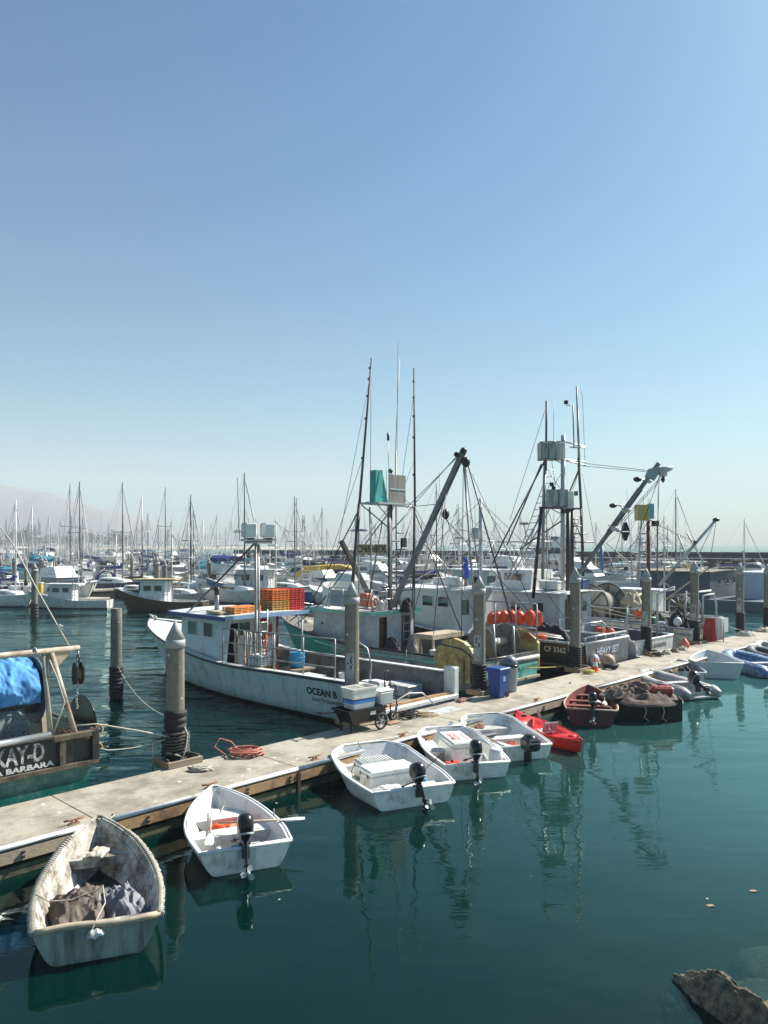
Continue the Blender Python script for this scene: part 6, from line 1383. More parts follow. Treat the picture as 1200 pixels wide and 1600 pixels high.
pipes(rE, 'shrouds', [[T(850, 722), T(785, 848, -.5), T(770, 880, -.8)], [T(846, 725), T(792, 852, .6)], [T(880, 812), T(812, 858, -.3)], [T(904, 735), T(886, 778), T(882, 800)]], .032, DSTEEL, **W_)
pipes(rE, 'long_crossbar', [[T(768, 847, -.4), T(862, 846, .4)]], .028, STEEL, **W_)
pipes(rE, 'rigging', [[T(852, 640), T(797, 812)], [T(852, 730), T(880, 770)], [T(880, 735), T(852, 780)], [T(905, 700), T(907, 790)], [T(880, 800), T(800, 905)], [T(848, 800), T(880, 920)], [T(908, 800), T(880, 905)], [T(910, 740), T(930, 850), T(960, 900)],
     [T(862, 720), T(868, 760)], [T(852, 800), T(862, 925)], [T(866, 800), T(850, 935)], [T(903, 740), T(895, 765)]], .011, DSTEEL, **W_)
pipes(rE, 'mast_steps', [[T(a, y), T(b, y, .1)] for a, b, y in ((892, 903, 811), (893, 910, 822), (896, 918, 834), (894, 928, 847), (894, 903, 840), (896, 904, 856), (893, 902, 818))], .028, BLACK, **W_)
pipes(rE, 'step_stays', [[T(897, 812), T(912, 850)], [T(908, 795), T(912, 860)]], .022, DSTEEL, **W_)
mb = MB(); mb.ball(T(867, 841), .13, 10, (1.3, 1, .7)); mb.build('lamp_dome', GREYP, rE, **W_); mb = MB(); mb.ball(T(819, 818, -.2), .13, 10, (1.6, 1, .5)); mb.build('lamp_dome', GREYP, rE, **W_)
pipes(rE, 'lamp_arms', [[T(867, 843), T(885, 862)], [T(819, 820, -.2), T(822, 845)]], .018, STEEL, **W_)
mb = MB(); mb.ball(T(865, 762), .09, 8); mb.box(T(862, 776), (.16, .16, .2)); mb.box(T(880, 799), (.2, .2, .16)); mb.box(T(862, 757), (.14, .14, .16)); mb.build('spotlights', BLACK, rE, **W_)
pipes(rE, 'flare_horn', [[T(849, 868), T(846, 850)]], .02, STEEL, **W_)
# lamp boom
b0, b1 = P(905, 896, 31.2), P(1030, 723, 29.2)
mb = MB(); mb.beam(b0, b1, .12, .14); mb.build('boom', MC['grey_boom'], rE, **W_)
d_ = (b1-b0).normalized()
mb = MB(); mb.beam(b1-d_*3.3, b1-d_*1.2, .08, .20); mb.build('boom_ladder_plate', DSTEEL, rE, **W_)
mb = MB(); mb.prism([(-.32, -.16), (.02, -.32), (.25, .06), (.34, .16), (.12, .2), (-.18, .13)], .14, M=Matrix.Translation(P(1021, 738, 29.2))); mb.build('boom_head', GREYP, rE, **W_)
def lamp(px, py, ax, ay, m=LGREY, s_=.12, dk=False):
    pipes(rE, 'lamp_arm', [[P(px, py, 29.8), P(ax, ay, 29.8)]], .022, ALU, **W_)
    mb = MB(); mb.ball(P(px, py, 29.8), s_, 10, (1.3, 1, .8)); mb.build('boom_lamp', BLACK if dk else m, rE, **W_)
lamp(958, 790, 975, 789, dk=True); lamp(978, 797, 968, 790, s_=.14); lamp(996, 749, 1008, 750, dk=True, s_=.13); lamp(1014, 752, 1004, 750, s_=.1); lamp(960, 826, 950, 820); lamp(966, 829, 955, 828, s_=.09)
mb = MB(); mb.tube([P(1030, 737, 29.2), P(1042, 733, 29.2), P(1050, 731, 29.2)], lambda f: .16*(1-f*.5), 8); mb.ball(P(1036, 741, 29.2), .14, 8, (1.3, 1, .8)); mb.build('boom_head_light', LGREY, rE, **W_)
mb = MB(); mb.ball(P(1036, 749, 29.2), .09, 8, (.8, 1, 1.4)); mb.build('boom_block', BLACK, rE, **W_)
pipes(rE, 'boom_tackle', [[T(913, 724, .3), P(1012, 735, 29.2)], [T(910, 728, .3), P(1010, 737, 29.2)], [P(1036, 745, 29.2), P(975, 815, 30), P(950, 900, 31)], [P(1030, 745, 29.2), P(1000, 830, 30)], [P(1030, 742, 29.2), P(1027, 850, 31), P(1026, 920, 31)], [P(1036, 741, 29.2), P(940, 850, 30.5)]], .012, DSTEEL, **W_)
mb = MB()
for py, sg in ((823, -1), (838, 1)):
    c = P(977, py, 30); mb.loft([[c+Vector((x*.14, y*.14, sg*.17)) for x, y in ((-1, -1), (1, -1), (1, 1), (-1, 1))], [c+Vector((x*.05, y*.05, -sg*.17)) for x, y in ((-1, -1), (1, -1), (1, 1), (-1, 1))]], cap=True)
mb.build('day_shape', BLACK, rE, **W_)
mb = MB(); mb.box(inworld(rE, (2.8, -1.0, .95)), (.3, .3, .3), HEAD); mb.build('fish_box', ORANGE, label='orange box beside pile at the stern of the tower boat', cat='box')
# ---------------------------------------------------------------- F : cream boat, net reel, red mast
SF = 33.6
rF = empty('fishing_boat', D(SF, 12.98), HEAD, 'cream hulled net boat named GLORIA with a spoked reel and a red mast', 'fishing boat')
HF = boat_hull(rF, 13.4, 1.85, (1.05, 1.25, 2.0), CREAM, DGREY, GREYP, BLACK, deck=.55, cabx=9.2, rake=1.2, sternk=.95, rr=.05)
HF.side_text(rF, 'GLORIA', .22, 1.65, .86, LETBL, wd=.9, bold=.02); HF.side_text(rF, 'SANTA BARBARA', .08, 1.5, .68, LETBL, wd=.8)
letter(rF, 'FIERCE', .16, .9, lambda u, v: (-.02, -.25-u, .72+v), LETBL, .02, 'boat_name')
mb = MB(); HF.strake(mb, lambda x: HF.st(x)[2]-.25, .05, 0, 13); mb.build('grey_strake', GREYP, rF)
# big spoked reel
def reel(r, cx, y0, y1, z, R_, m, spokes=8, net=None):
    for y in (y0, y1):
        mb = MB(); mb.tube([(cx+R_*cos(a), y, z+R_*sin(a)) for a in [2*pi*k/32 for k in range(33)]], .035, 6)
        for k in range(spokes): a = k*2*pi/spokes; mb.beam((cx, y, z), (cx+R_*cos(a), y, z+R_*sin(a)), .05, .04)
        wh = mb.build('reel_wheel', m, r)
        if spokes == 8: disc(wh, (cx, y-.06, z), R_*.98, .02, mat('beige_reel_plate', (.38, .35, .29), .7, var=.25, stain=(.07, .07, .06), samt=.4), 'reel_plate')
    mb = MB(); mb.tube([(cx, y0, z), (cx, y1, z)], .14, 12); mb.build('reel_axle', m, r)
    if net: mb = MB(); mb.tube([(cx, y0-.08, z), (cx, y1+.08, z)], R_*.6, 20); mb.build('reel_net', net, r)
    mb = MB()
    for y in (y0+.1*(1 if y0 > y1 else -1), y1): mb.beam((cx-.5, y, .5), (cx, y, z), .07, .07); mb.beam((cx+.5, y, .5), (cx, y, z), .07, .07)
    mb.build('reel_stand', DSTEEL, r)
reel(rF, 5.0, 1.2, -.6, 1.75, .95, mat('dark_reel_frame', (.05, .05, .048), .6, var=.3), 8, mat('grey_beige_net_roll', (.22, .20, .17), .9, var=.3, scale=14, bump=.5))
mb = MB(); mb.tube([(6.9, .9, 1.9), (6.9, -1.0, 1.9)], .75, 20); mb.build('second_net_roll', mat('dark_teal_net_roll', (.05, .08, .08), .9, var=.3), rF)
wall_box(rF, 'wheelhouse', 8.4, 10.4, -1.1, 1.1, .6, 2.5, mat('dark_teal_house', (.03, .10, .11), .6, var=.2), rake_f=.2)
for y in (.55, -.45): window(rF, (8.385, y, 2.0), .5, .4, 'x', LGREY)
roof(rF, 8.1, 10.7, -1.3, 1.3, 2.52, .08, GREYP)
Yf = 34.5
def F_(px, py, dy=0.): return P(px, py, Yf+dy)
pipes(rF, 'red_mast', [[F_(1013, 905), F_(1013, 815)]], .085, mat('dark_red_mast', (.22, .02, .015), .5, var=.15), n=8, world=True)
pipes(rF, 'mast_top', [[F_(1013, 815), F_(1013, 800)]], .05, LGREY, world=True)
pipes(rF, 'side_masts', [[F_(997, 905, -.5), F_(1002, 812, -.3)], [F_(1027, 905, .5), F_(1027, 812, .4)], [F_(1002, 812, -.3), F_(1027, 814, .4)]]+[[F_(1000, y, -.3), F_(1013, y)] for y in (834, 848, 862)], .035, STEEL, world=True)
pipes(rF, 'antennas', [[F_(1028, 905), F_(1028, 750)], [F_(1005, 788), F_(1005, 775)], [F_(1014, 788), F_(1014, 778)]], .014, STEEL, world=True)
c = F_(1003, 801, -.1); mb = MB(); mb.box(c, (.52, .5, .70), bev=.01); mb.build('ochre_lookout_box', mat('ochre_panel', (.42, .33, .12), .6, var=.08), rF, world=True)
c = F_(1016.5, 799, .1); mb = MB(); mb.box(c, (.2, .35, .68)); mb.build('pale_blue_panel', mat('pale_blue_panel', (.12, .42, .60), .6), rF, world=True)
mb = MB(); mb.box(F_(1024, 818), (.28, .2, .24), .5); mb.build('floodlight', BLACK, rF, world=True)
pipes(rF, 'boom', [[F_(1030, 915, .6), F_(1118, 813, -.5)]], .07, LGREY, n=8, world=True)
mb = MB(); mb.ball(F_(1119, 812, -.5), .13, 8, (1.3, 1, .7)); mb.ball(F_(1086, 847, -.2), .09, 8); mb.build('boom_blocks', BLACK, rF, world=True)
pipes(rF, 'rigging', [[F_(1028, 820), F_(1086, 847)], [F_(1118, 813), F_(1090, 870)], [F_(1013, 815), F_(975, 870)], [F_(1028, 830), F_(1060, 905)], [F_(1119, 815), F_(1105, 905)], [F_(1030, 900), F_(1075, 950)], [F_(986, 870), F_(1030, 990)], [F_(1013, 830), F_(1060, 940)]], .013, DSTEEL, world=True)
pipes(rF, 'outriggers', [[F_(1085, 900, 3), F_(1059, 835, 3)], [F_(1100, 880, 3), F_(1073, 833, 3)]], .04, LGREY, world=True)
# gantry and drum at the stern of F
pipes(rF, 'stern_gantry', [[(.4, -.35, 1.0), (.35, -.35, 2.35), (.35, -1.55, 2.35), (.3, -1.7, 1.9), (.3, -1.75, 1.0)], [(.4, .6, 1.0), (.5, .6, 2.5), (.5, -1.6, 2.5)], [(1.2, -.35, .6), (1.1, -.35, 2.5)], [(1.2, -1.5, .6), (1.1, -1.5, 2.5)]], .045, LGREY, n=8)
reel(rF, 1.6, -.9, -1.75, 1.75, .55, mat('worn_cream', (.42, .38, .28), .6, var=.2), 10, mat('green_net', (.03, .10, .08), .9, var=.5))
mb = MB(); mb.tube([(-.02, .9, 1.15), (-.02, -1.0, 1.15)], .1, 10); mb.build('stern_roller', LGREY, rF)
mb = MB(); mb.prism([(-.35, 0), (.6, 0), (.2, .62), (-.35, .62)], 1.1, M=Matrix.Translation((-.1, -.55, .75)) @ Matrix.Rotation(0, 4, 'Z')); mb.build('stern_ramp', GREYP, rF)
pipes(rF, 'winch', [[(3.0, .9, .6), (3.0, .9, 2.3)], [(3.0, .9, 2.1), (3.0, .1, 2.3), (3.2, -.2, 1.9)], [(3.1, .6, .6), (3.1, .6, 2.2)]], .07, PALEW, n=8)
heap('gear_heap', inworld(rF, (3.2, .6, 1.9)), .45, .45, .55, PALEW, 'tangle of pale pipe fittings and rope beside pile seven', 'gear', 71, n=22)
e = empty('barrel', inworld(rF, (2.3, .7, .6)), HEAD, 'green barrel on the deck of the cream net boat', 'barrel'); mb = MB(); mb.lathe([(.26, 0), (.28, .1), (.28, .7), (.26, .75), (.02, .75)], 16); mb.build('barrel_body', GREEN, e)
e = empty('barrel', inworld(rF, (2.2, 0, .9)), HEAD, 'white barrel lying beside the green one', 'barrel'); mb = MB(); mb.lathe([(.2, -.35), (.22, -.3), (.22, .3), (.2, .35)], 14, M=Matrix.Rotation(pi/2, 4, 'Y')); mb.build('barrel_body', GELC, e)
# ---------------------------------------------------------------- the far right: barge with a pale shed, blue grey house
rG = empty('work_barge', D(58.5, 17, 0), HEAD, 'blue grey work barge with a pale box shed at the right edge', 'barge')
wall_box(rG, 'hull', -1, 12, -4, 3.8, -.5, .7, mat('blue_grey_hull', (.06, .09, .12), .6, var=.15), rake_f=-.6)
wall_box(rG, 'pale_shed', 1.2, 3.2, -3.4, 1.2, .7, 2.6, mat('pale_blue_grey_wall', (.42, .45, .50), .6, var=.06), 0)
wall_box(rG, 'blue_house', 4.2, 9.5, -2.5, 3.3, .7, 2.55, mat('blue_grey_house', (.05, .075, .10), .6, var=.12), .2)
roof(rG, 4.0, 9.8, -2.8, 3.6, 2.57, .12, mat('brown_roof', (.16, .13, .10), .8, var=.2))
for y in (-1.4, 0, 1.6): window(rG, (4.185, y, 1.9), .6, .4, 'x', LGREY)
railing(rG, [(.2, 3.5, .7), (.2, -3.5, .7)], .9, LGREY, 7, (.5,), .025)
rope('mooring_line', sag(D(24.0, 12.9, .55), D(21.0, 13.95, .6), .05), .02, ROPEY, 'thick pale line running from the teal stern to the yellow coil', cat='mooring line')
rope('mooring_line', sag(D(27.7, 12.9, .55), D(25.9, 13.0, 1.3), .05), .014, ROPEW, 'line from pile seven up to the black boat stern', cat='mooring line')
rope('mooring_line', sag(D(37.3, 12.9, .6), D(34.8, 13.1, 1.3), .1), .016, ROPEW, 'line from the pile right of eight to the cream stern', cat='mooring line')
rope('mooring_line', sag(D(30.9, 12.9, .55), D(32.1, 14.6, 1.5), .1), .012, ROPED, 'dark line from the dock up to the cream hull side', cat='mooring line')
# ================================================================== THINGS STANDING ON THE DOCK
def at(s, t, z=ZD): return D(s, t, z)
# cart with white tote
e = empty('cart', at(12.05, 12.35, ZD), A+pi-.10, 'black garden cart with spoked wheels standing on the dock', 'cart')
mb = MB(); mb.loft([[Vector(p) for p in q] for q in ([(-.38, -.24, .20), (.42, -.24, .20), (.42, .24, .20), (-.38, .24, .20)], [(-.48, -.30, .50), (.58, -.30, .50), (.58, .30, .50), (-.48, .30, .50)], [(-.45, -.27, .50), (.55, -.27, .50), (.55, .27, .50), (-.45, .27, .50)], [(-.36, -.22, .24), (.40, -.22, .24), (.40, .22, .24), (-.36, .22, .24)])], cap=True)
mb.box((.05, -.305, .49), (1.1, .03, .05)); mb.box((.05, .305, .49), (1.1, .03, .05)); mb.build('tray', PLAST, e)
for y in (-.34, .34):
    c = Vector((-.30, y, .19)); mb = MB(); mb.tube([c+Vector((.165*cos(a), 0, .165*sin(a))) for a in [2*pi*k/24 for k in range(25)]], .024, 8)
    wh = mb.build('wheel', RUBBER, e); mb = MB()
    for k in range(6): a = k*pi/3; mb.beam(c, c+Vector((.155*cos(a), 0, .155*sin(a))), .022, .018)
    mb.lathe([(.03, -.03), (.035, 0), (.03, .03)], 10, M=Matrix.Translation(c) @ Matrix.Rotation(pi/2, 4, 'X')); mb.build('spokes', GREYP, wh)
mb = MB(); mb.tube([(.56, 0, .45), (.85, 0, .48), (1.15, 0, .52)], .02, 6); mb.tube([(1.15, -.13, .52), (1.15, .13, .52)], .02, 6); mb.build('handle', PLAST, e)
mb = MB(); mb.box((.42, .2, .1), (.05, .05, .2)); mb.box((.42, -.2, .1), (.05, .05, .2)); mb.build('feet', PLAST, e)
mb = MB(); mb.box((-.15, -.31, .40) if 0 else (-.1, .303, .40), (.16, .006, .08)); mb.build('sticker', WHITE, e)
e2 = empty('tote_bin', at(12.0, 12.36, ZD+.50), A+pi-.10, 'white fish tote with two blue stripes standing on the black cart', 'tote')
mb = MB(); o_ = [(-.33, -.22), (.33, -.22), (.36, -.18), (.36, .18), (.33, .22), (-.33, .22), (-.36, .18), (-.36, -.18)]
TOTE = mat('tote_plastic', (.68, .66, .60), .45, var=.05, stain=(.4, .36, .28), samt=.2, sscale=5)
mb.loft([[(x*.86, y*.86, 0) for x, y in o_], [(x, y, .42) for x, y in o_], [(x*1.04, y*1.05, .42) for x, y in o_], [(x*1.04, y*1.05, .46) for x, y in o_], [(x*.94, y*.91, .46) for x, y in o_], [(x*.82, y*.80, .04) for x, y in o_]], cap=True); mb.build('tote_body', TOTE, e2)
for z, h, m_ in ((.205, .018, BLUEP), (.165, .045, mat('bright_blue_stripe', (.05, .22, .55), .5))):
    k0 = .86+.14*(z-h)/.42; k1 = .86+.14*(z+h)/.42
    mb = MB(); mb.loft([[(x*k0*1.006, y*k0*1.008, z-h) for x, y in o_], [(x*k1*1.006, y*k1*1.008, z+h) for x, y in o_]]); mb.build('stripe', m_, e2)
mb = MB(); mb.box((.0, 0, .44), (.04, .36, .05)); mb.build('divider', TOTE, e2)
e3 = empty('bin', at(12.62, 12.30, ZD+.5), A-.1, 'grey white open box behind the striped tote on the cart', 'bin')
mb = MB(); mb.box((0, 0, .15), (.40, .42, .30), bev=.03, taper=1.1); mb.build('bin_body', LGREY, e3); mb = MB(); mb.box((0, 0, .315), (.44, .46, .03), bev=.01); mb.build('lid', WHITE, e3)
# hand truck
e = empty('hand_truck', at(12.95, 12.35, ZD), A, 'black hand truck standing upright beside the cart', 'hand truck')
mb = MB()
for y in (-.05, .05): pass
mb.tube([(-.12, 0, .08), (-.12, .02, 1.05), (-.10, .02, 1.16), (-.03, .02, 1.20), (.04, .02, 1.16), (.06, .02, 1.05), (.06, 0, .08)], .017, 7)
for z in (.3, .6, .85): mb.tube([(-.12, .01, z), (.06, .01, z)], .012, 5)
mb.build('frame', BLACK, e)
mb = MB(); mb.tube([(.06, -.05, .12), (.22, -.02, .18), (.30, 0, .35), (.26, .02, .52), (.06, .02, .6)], .013, 6); mb.tube([(.0, -.1, .7), (.16, -.12, .72), (.22, -.06, .82), (.12, 0, .9), (-.02, .0, .88)], .013, 6); mb.build('side_hoops', BLACK, e)
mb = MB(); mb.box((-.03, -.14, .02), (.36, .24, .012)); mb.build('toe_plate', RUSTY, e)
for x in (-.22, .16):
    mb = MB(); M_ = Matrix.Translation((x, .04, .115)) @ Matrix.Rotation(pi/2, 4, 'X'); mb.lathe([(.115, -.035), (.12, -.02), (.12, .02), (.115, .035), (.07, .035)], 20, M=M_, cap=True); wh = mb.build('wheel', RUBBER, e)
    mb = MB(); mb.lathe([(.07, -.04), (.07, .04)], 14, M=M_, cap=True); mb.build('rim', LGREY, wh)
    mb = MB(); mb.box((x, 0, .115), (.11, .015, .02)); mb.box((x, 0, .115), (.02, .015, .11)); mb.build('rim_spokes', BLACK, wh)
# hose pile, hoop
mb = MB(); mb.tube([Vector(p) for p in coil_pts(at(13.6, 12.32, ZD+.03), .08, .24, 6, .02, .04, seed=5)], .018, 6); mb.build('hose_coil', RUBBER, label='black hose coiled beside the hand truck', cat='hose')
mb = MB(); mb.tube([at(13.3, 12.5, .5), at(13.5, 12.6, .85), at(13.9, 12.6, .95), at(14.3, 12.5, .92), at(14.6, 12.35, .62)], .022, 7); mb.build('standing_hose', STEEL, label='stiff grey hose arching up out of the coil', cat='hose')
mb = MB(); mb.tube([Vector(p) for p in coil_pts(at(14.0, 12.15, ZD+.015), .10, .32, 5, .01, .06, .6, seed=6)], .010, 5); mb.build('rope_coil', mat('tan_rope', (.42, .29, .17), .9), label='thin tan rope strewn beside the black hose', cat='rope')
cloth_heap('rope_heap', at(16.0, 12.58, ZD), .20, .10, .10, mat('brown_rope_heap', (.2, .11, .08), .9, var=.4), 'small brown knot of rope at the open stern of the white boat', 'rope', 17, n=18, rz=A)
# pink hose coil
mb = MB(); mb.tube([Vector(p) for p in coil_pts(at(8.95, 12.42, ZD+.02), .16, .36, 9, .014, .05, .75, seed=12)], .016, 6)
mb.tube([at(8.6, 12.6, .5), at(8.45, 12.75, .66), at(8.62, 12.8, .78), at(8.8, 12.7, .70), at(8.9, 12.6, .55)], .016, 6)
mb.build('hose_coil', HOSE, label='faded pink hose lying in loops on the dock', cat='hose')
mb = MB(); mb.tube([Vector(p) for p in coil_pts(at(7.75, 12.18, ZD+.02), .06, .20, 6, .01, .06, .5, seed=22)], .017, 6); mb.build('rope_coil', ROPEW, label='pale rope in a tangle at the foot of the nearest pile', cat='rope')
# wheelie bin and dome bin
e = empty('wheelie_bin', at(17.15, 12.25, ZD), A, 'blue plastic wheelie bin beside pile five', 'bin')
mb = MB(); rg = [[(x, y, z) for x, y in ((-a, -b), (a, -b), (a+.02, -b+.03), (a+.02, b-.03), (a, b), (-a, b), (-a-.02, b-.03), (-a-.02, -b+.03))] for a, b, z in ((.17, .17, .03), (.17, .17, .08), (.21, .21, .70), (.235, .235, .71), (.235, .235, .76))]; mb.loft(rg, cap=True); mb.build('bin_body', BINB, e)
mb = MB(); mb.loft([[(x*k_, y*k_, z) for x, y in ((-.25, -.25), (.25, -.25), (.25, .25), (-.25, .25))] for k_, z in ((1, .762), (1, .785), (.85, .81))], cap=True); mb.box((.26, .0, .76), (.05, .3, .04)); mb.build('lid', BINB, e)
for y in (-.17, .17):
    mb = MB(); mb.lathe([(.08, -.02), (.085, 0), (.08, .02)], 14, M=Matrix.Translation((.17, y, .085)) @ Matrix.Rotation(pi/2, 4, 'X')); mb.build('wheel', RUBBER, e)
mb = MB(); mb.box((-.0, -.196, .52), (.10, .012, .14)); mb.build('label_patch', mat('pale_blue_mark', (.25, .38, .6), .5), e)
e = empty('litter_bin', at(18.05, 12.5, ZD), 0, 'grey round litter bin with a domed lid behind the blue bin', 'bin')
mb = MB(); mb.lathe([(.18, 0), (.20, .05), (.225, .68), (.235, .70), (.02, .70)], 24); mb.build('bin_body', BING, e)
mb = MB(); mb.lathe([(.24, .68), (.245, .74), (.235, .76)], 24, cap=True); mb.build('band', PLAST, e)
mb = MB(); mb.lathe([(.232, .765), (.22, .84), (.17, .93), (.10, .98), (.02, 1.0)], 24); mb.build('dome_lid', mat('dark_grey_dome', (.12, .14, .16), .4), e)
# cone
e = empty('traffic_cone', at(22.75, 12.42, ZD), A, 'orange traffic cone with a white band beside the pile', 'traffic cone')
mb = MB(); mb.box((0, 0, .015), (.30, .30, .03), bev=.01); mb.build('base', ORANGE, e)
mb = MB(); mb.lathe([(.12, .03), (.085, .18)], 18, cap=False); mb.build('cone_body', ORANGE, e)
mb = MB(); mb.lathe([(.0865, .18), (.055, .32)], 18, cap=False); mb.build('white_band', WHITE, e)
mb = MB(); mb.lathe([(.054, .32), (.024, .46), (.01, .465)], 18, cap=False); mb.build('cone_tip', ORANGE, e)
# fender ball, tyre, coils
e = empty('buoy', at(24.0, 12.62, ZD-.08), 0, 'faded pinkish round buoy half hidden at the black stern', 'buoy'); mb = MB(); mb.ball((0, 0, .26), .24, 18); mb.build('float', mat('pink_tan_buoy', (.42, .25, .18), .6, var=.15, stain=(.2, .14, .1), samt=.3), e)
mb = MB(); mb.tube([Vector(p) for p in coil_pts(at(23.6, 12.3, ZD+.05), .14, .24, 6, .02, .02, .9, seed=32)], .03, 7); mb.build('hose_coil', RUBBER, label='black hose coil on the dock between cone and buoy', cat='hose')
mb = MB(); mb.tube([Vector(p) for p in coil_pts(at(22.2, 12.35, ZD+.03), .05, .18, 6, .015, .04, .7, seed=35)], .016, 6); mb.build('rope_coil', ROPEY, label='yellow rope coiled on the dock left of the cone', cat='rope')
mb = MB(); mb.tube([Vector(p) for p in coil_pts(at(27.4, 12.4, ZD+.03), .08, .22, 6, .02, .05, .7, seed=36)], .018, 6); mb.build('rope_coil', ROPED, label='dark rope coiled at the foot of pile seven', cat='rope')
for i in range(3):
    heap('rope_heap', at(28.2+.75*i, 12.45, ZD), .22, .16, .16, (ROPEW, WOOD, ROPEW)[i], ('pale rope heap right of pile seven', 'brown rope heap, second right of pile seven', 'pale rope heap beside the red fender')[i], 'rope', 80+i, n=18)
e = empty('fender', at(30.1, 12.55, ZD), 0, 'salmon red cone shaped fender lying on the dock right of pile seven', 'fender'); mb = MB(); mb.lathe([(.02, 0), (.16, .04), (.2, .14), (.17, .26), (.06, .40), (.02, .43)], 16); mb.build('fender_body', mat('salmon_fender', (.55, .15, .10), .6, var=.15), e); mb = MB(); mb.tube([(.03*cos(a), 0, .45+.03*sin(a)) for a in [2*pi*k/8 for k in range(9)]], .01, 4); mb.build('eye', ROPEW, e)
# coats over a post by pile 8
e = empty('post', at(33.2, 12.62, ZD), 0, 'short steel post with clothes hung on it near pile eight', 'post'); mb = MB(); mb.tube([(-.4, 0, 0), (-.4, 0, 1.0), (.45, 0, 1.0), (.45, 0, 0)], .025, 6); mb.build('frame', STEEL, e)
def drape(px, m, label, w_, h, s0, seed):
    mb = MB(); mb.smooth = True; c = at(s0, 12.60, ZD+1.0)
    for off in (0, .02):
        mb.sheet(lambda u, v: c+Vector(((u-.5)*w_*(1+.35*v), -.04-.03*off+.05*sin(u*14+seed)*v+.04*noise.noise(Vector((u*5, v*3, seed)))-off, .04*(1-v)-h*v)), 18, 12)
    return mb.build('garment', m, label=label, cat='clothing')
drape(0, mat('dark_red_cloth', (.28, .02, .02), .8, var=.2), 'dark red jacket hanging on the post near pile eight', .42, .95, 32.75, 1)
drape(0, mat('white_pink_cloth', (.62, .56, .55), .8, var=.1), 'white cloth hanging on the post near pile eight', .34, .95, 33.6, 4)
for i, (s, t) in enumerate(((36.3, 12.35), (38.6, 12.3))):
    heap('rope_heap', at(s, t, ZD), .45, .3, .22, (ROPEW, PALEW)[i], ('pale rope and canvas heap at the far end of the dock', 'pale canvas bundle at the right edge of the dock')[i], 'rope', 90+i, n=20)
mb = MB(); mb.box(at(20.3, 11.9, ZD+.02), (.05, .04, .03), .5); mb.build('brick_shard', mat('brick_red', (.3, .08, .05), .8), label='tiny reddish shard lying on the bare dock', cat='debris')
# ================================================================== SMALL GEAR ON THE DECKS
def bucket(root, p, m, label, r=.14, h=.3):
    e = empty('bucket', inworld(root, p), 0, label, 'bucket'); mb = MB(); mb.lathe([(r*.8, 0), (r, h), (r*1.06, h+.01), (r*.92, h), (r*.72, .03), (.01, .03)], 14); mb.build('bucket_body', m, e)
    mb = MB(); mb.tube([(r*cos(a), .02, h+.6*r*sin(a)) for a in lin(0, pi, 8)], .007, 4); mb.build('handle', STEEL, e)
def fender(root, p, m, label, r=.11, h=.5):
    e = empty('fender', inworld(root, p), 0, label, 'fender'); mb = MB(); mb.lathe([(.03, 0), (r, .08), (r, h-.08), (.03, h)], 12); mb.build('fender_body', m, e); mb = MB(); mb.tube([(0, 0, h), (0, 0, h+.35)], .01, 4); mb.build('line', ROPEW, e)
bucket(rB_, (3.9, -.9, .43), GELC, 'white bucket on the far side of the OCEAN boat deck'); bucket(rB_, (2.2, .75, .43), mat('orange_bucket', (.6, .2, .04), .5), 'orange bucket on the near side of the OCEAN boat deck')
bucket(rC, (1.9, .9, .52), GELC, 'white bucket by the yellow cowl of the teal boat'); bucket(rC, (3.3, 1.2, .52), BINB, 'blue bucket behind the bulwark of the teal boat'); bucket(rC, (4.6, 1.3, .52), GELC, 'white bucket against the wheelhouse of the teal boat')
bucket(rD, (4.9, .8, .56), GELC, 'white bucket behind the cabin of the black boat'); bucket(rE, (1.6, .9, .5), GELC, 'white bucket at the stern of the tower boat'); bucket(rF, (1.9, 1.2, .56), RED, 'red bucket on the cream net boat')
fender(rB_, (4.3, 1.78, .35), BLACK, 'black fender on the near side of the OCEAN hull') if 0 else None
fender(rC, (2.6, 1.92, .35), LGREY, 'pale fender hanging on the grey bulwark of the teal boat'); fender(rF, (3.4, 1.95, .4), GELC, 'white fender hanging on the cream hull'); fender(rD, (.5, 1.72, .4), RUBBER, 'black fender at the corner of the black hull', .14, .55)
fender(rF, (6.6, 1.95, .5), ORANGE, 'orange fender hanging on the cream hull'); fender(rE, (2.0, 1.75, .3), LGREY, 'grey fender on the side of the tower boat')
def gearbox(root, p, d, m, label, name='box'):
    e = empty(name, inworld(root, p), HEAD, label, name.replace('_', ' ')); mb = MB(); mb.box((0, 0, d[2]*.43), (d[0], d[1], d[2]*.86), bev=.02); mb.build('box_body', m, e); mb = MB(); mb.box((0, 0, d[2]*.93), (d[0]*1.05, d[1]*1.05, d[2]*.12), bev=.01); mb.build('lid', m, e)
gearbox(rE, (4.2, .6, 2.72), (.9, .5, .35), GELC, 'white locker on the wheelhouse roof of the tower boat'); gearbox(rE, (3.6, -.7, 2.72), (.6, .6, .4), BLUEP, 'blue box on the wheelhouse roof of the tower boat')
gearbox(rD, (7.6, -.5, 2.9), (.9, .7, .3), GELC, 'white raft locker on the roof of the black boat cabin'); gearbox(rD, (4.6, -.9, .55), (.8, .6, .75), GREYP, 'grey gear box behind the cabin of the black boat')
gearbox(rF, (4.0, -1.1, .55), (.9, .5, .8), TEAL, 'teal locker on the deck of the cream net boat'); gearbox(rF, (8.9, .2, 2.62), (.9, .7, .4), mat('turquoise_box', (.03, .30, .30), .5), 'turquoise box on the roof of the cream net boat')
gearbox(rC, (2.3, .3, .5), (.9, .6, .55), GELC, 'white fish box on the deck of the teal boat'); gearbox(rC, (1.6, -1.35, .6), (.5, .4, .5), BINB, 'blue box by the reel of the teal boat'); gearbox(rB_, (1.5, -.9, .43), (1.0, .6, .3), LGREY, 'flat grey box on the stern deck of the OCEAN boat')
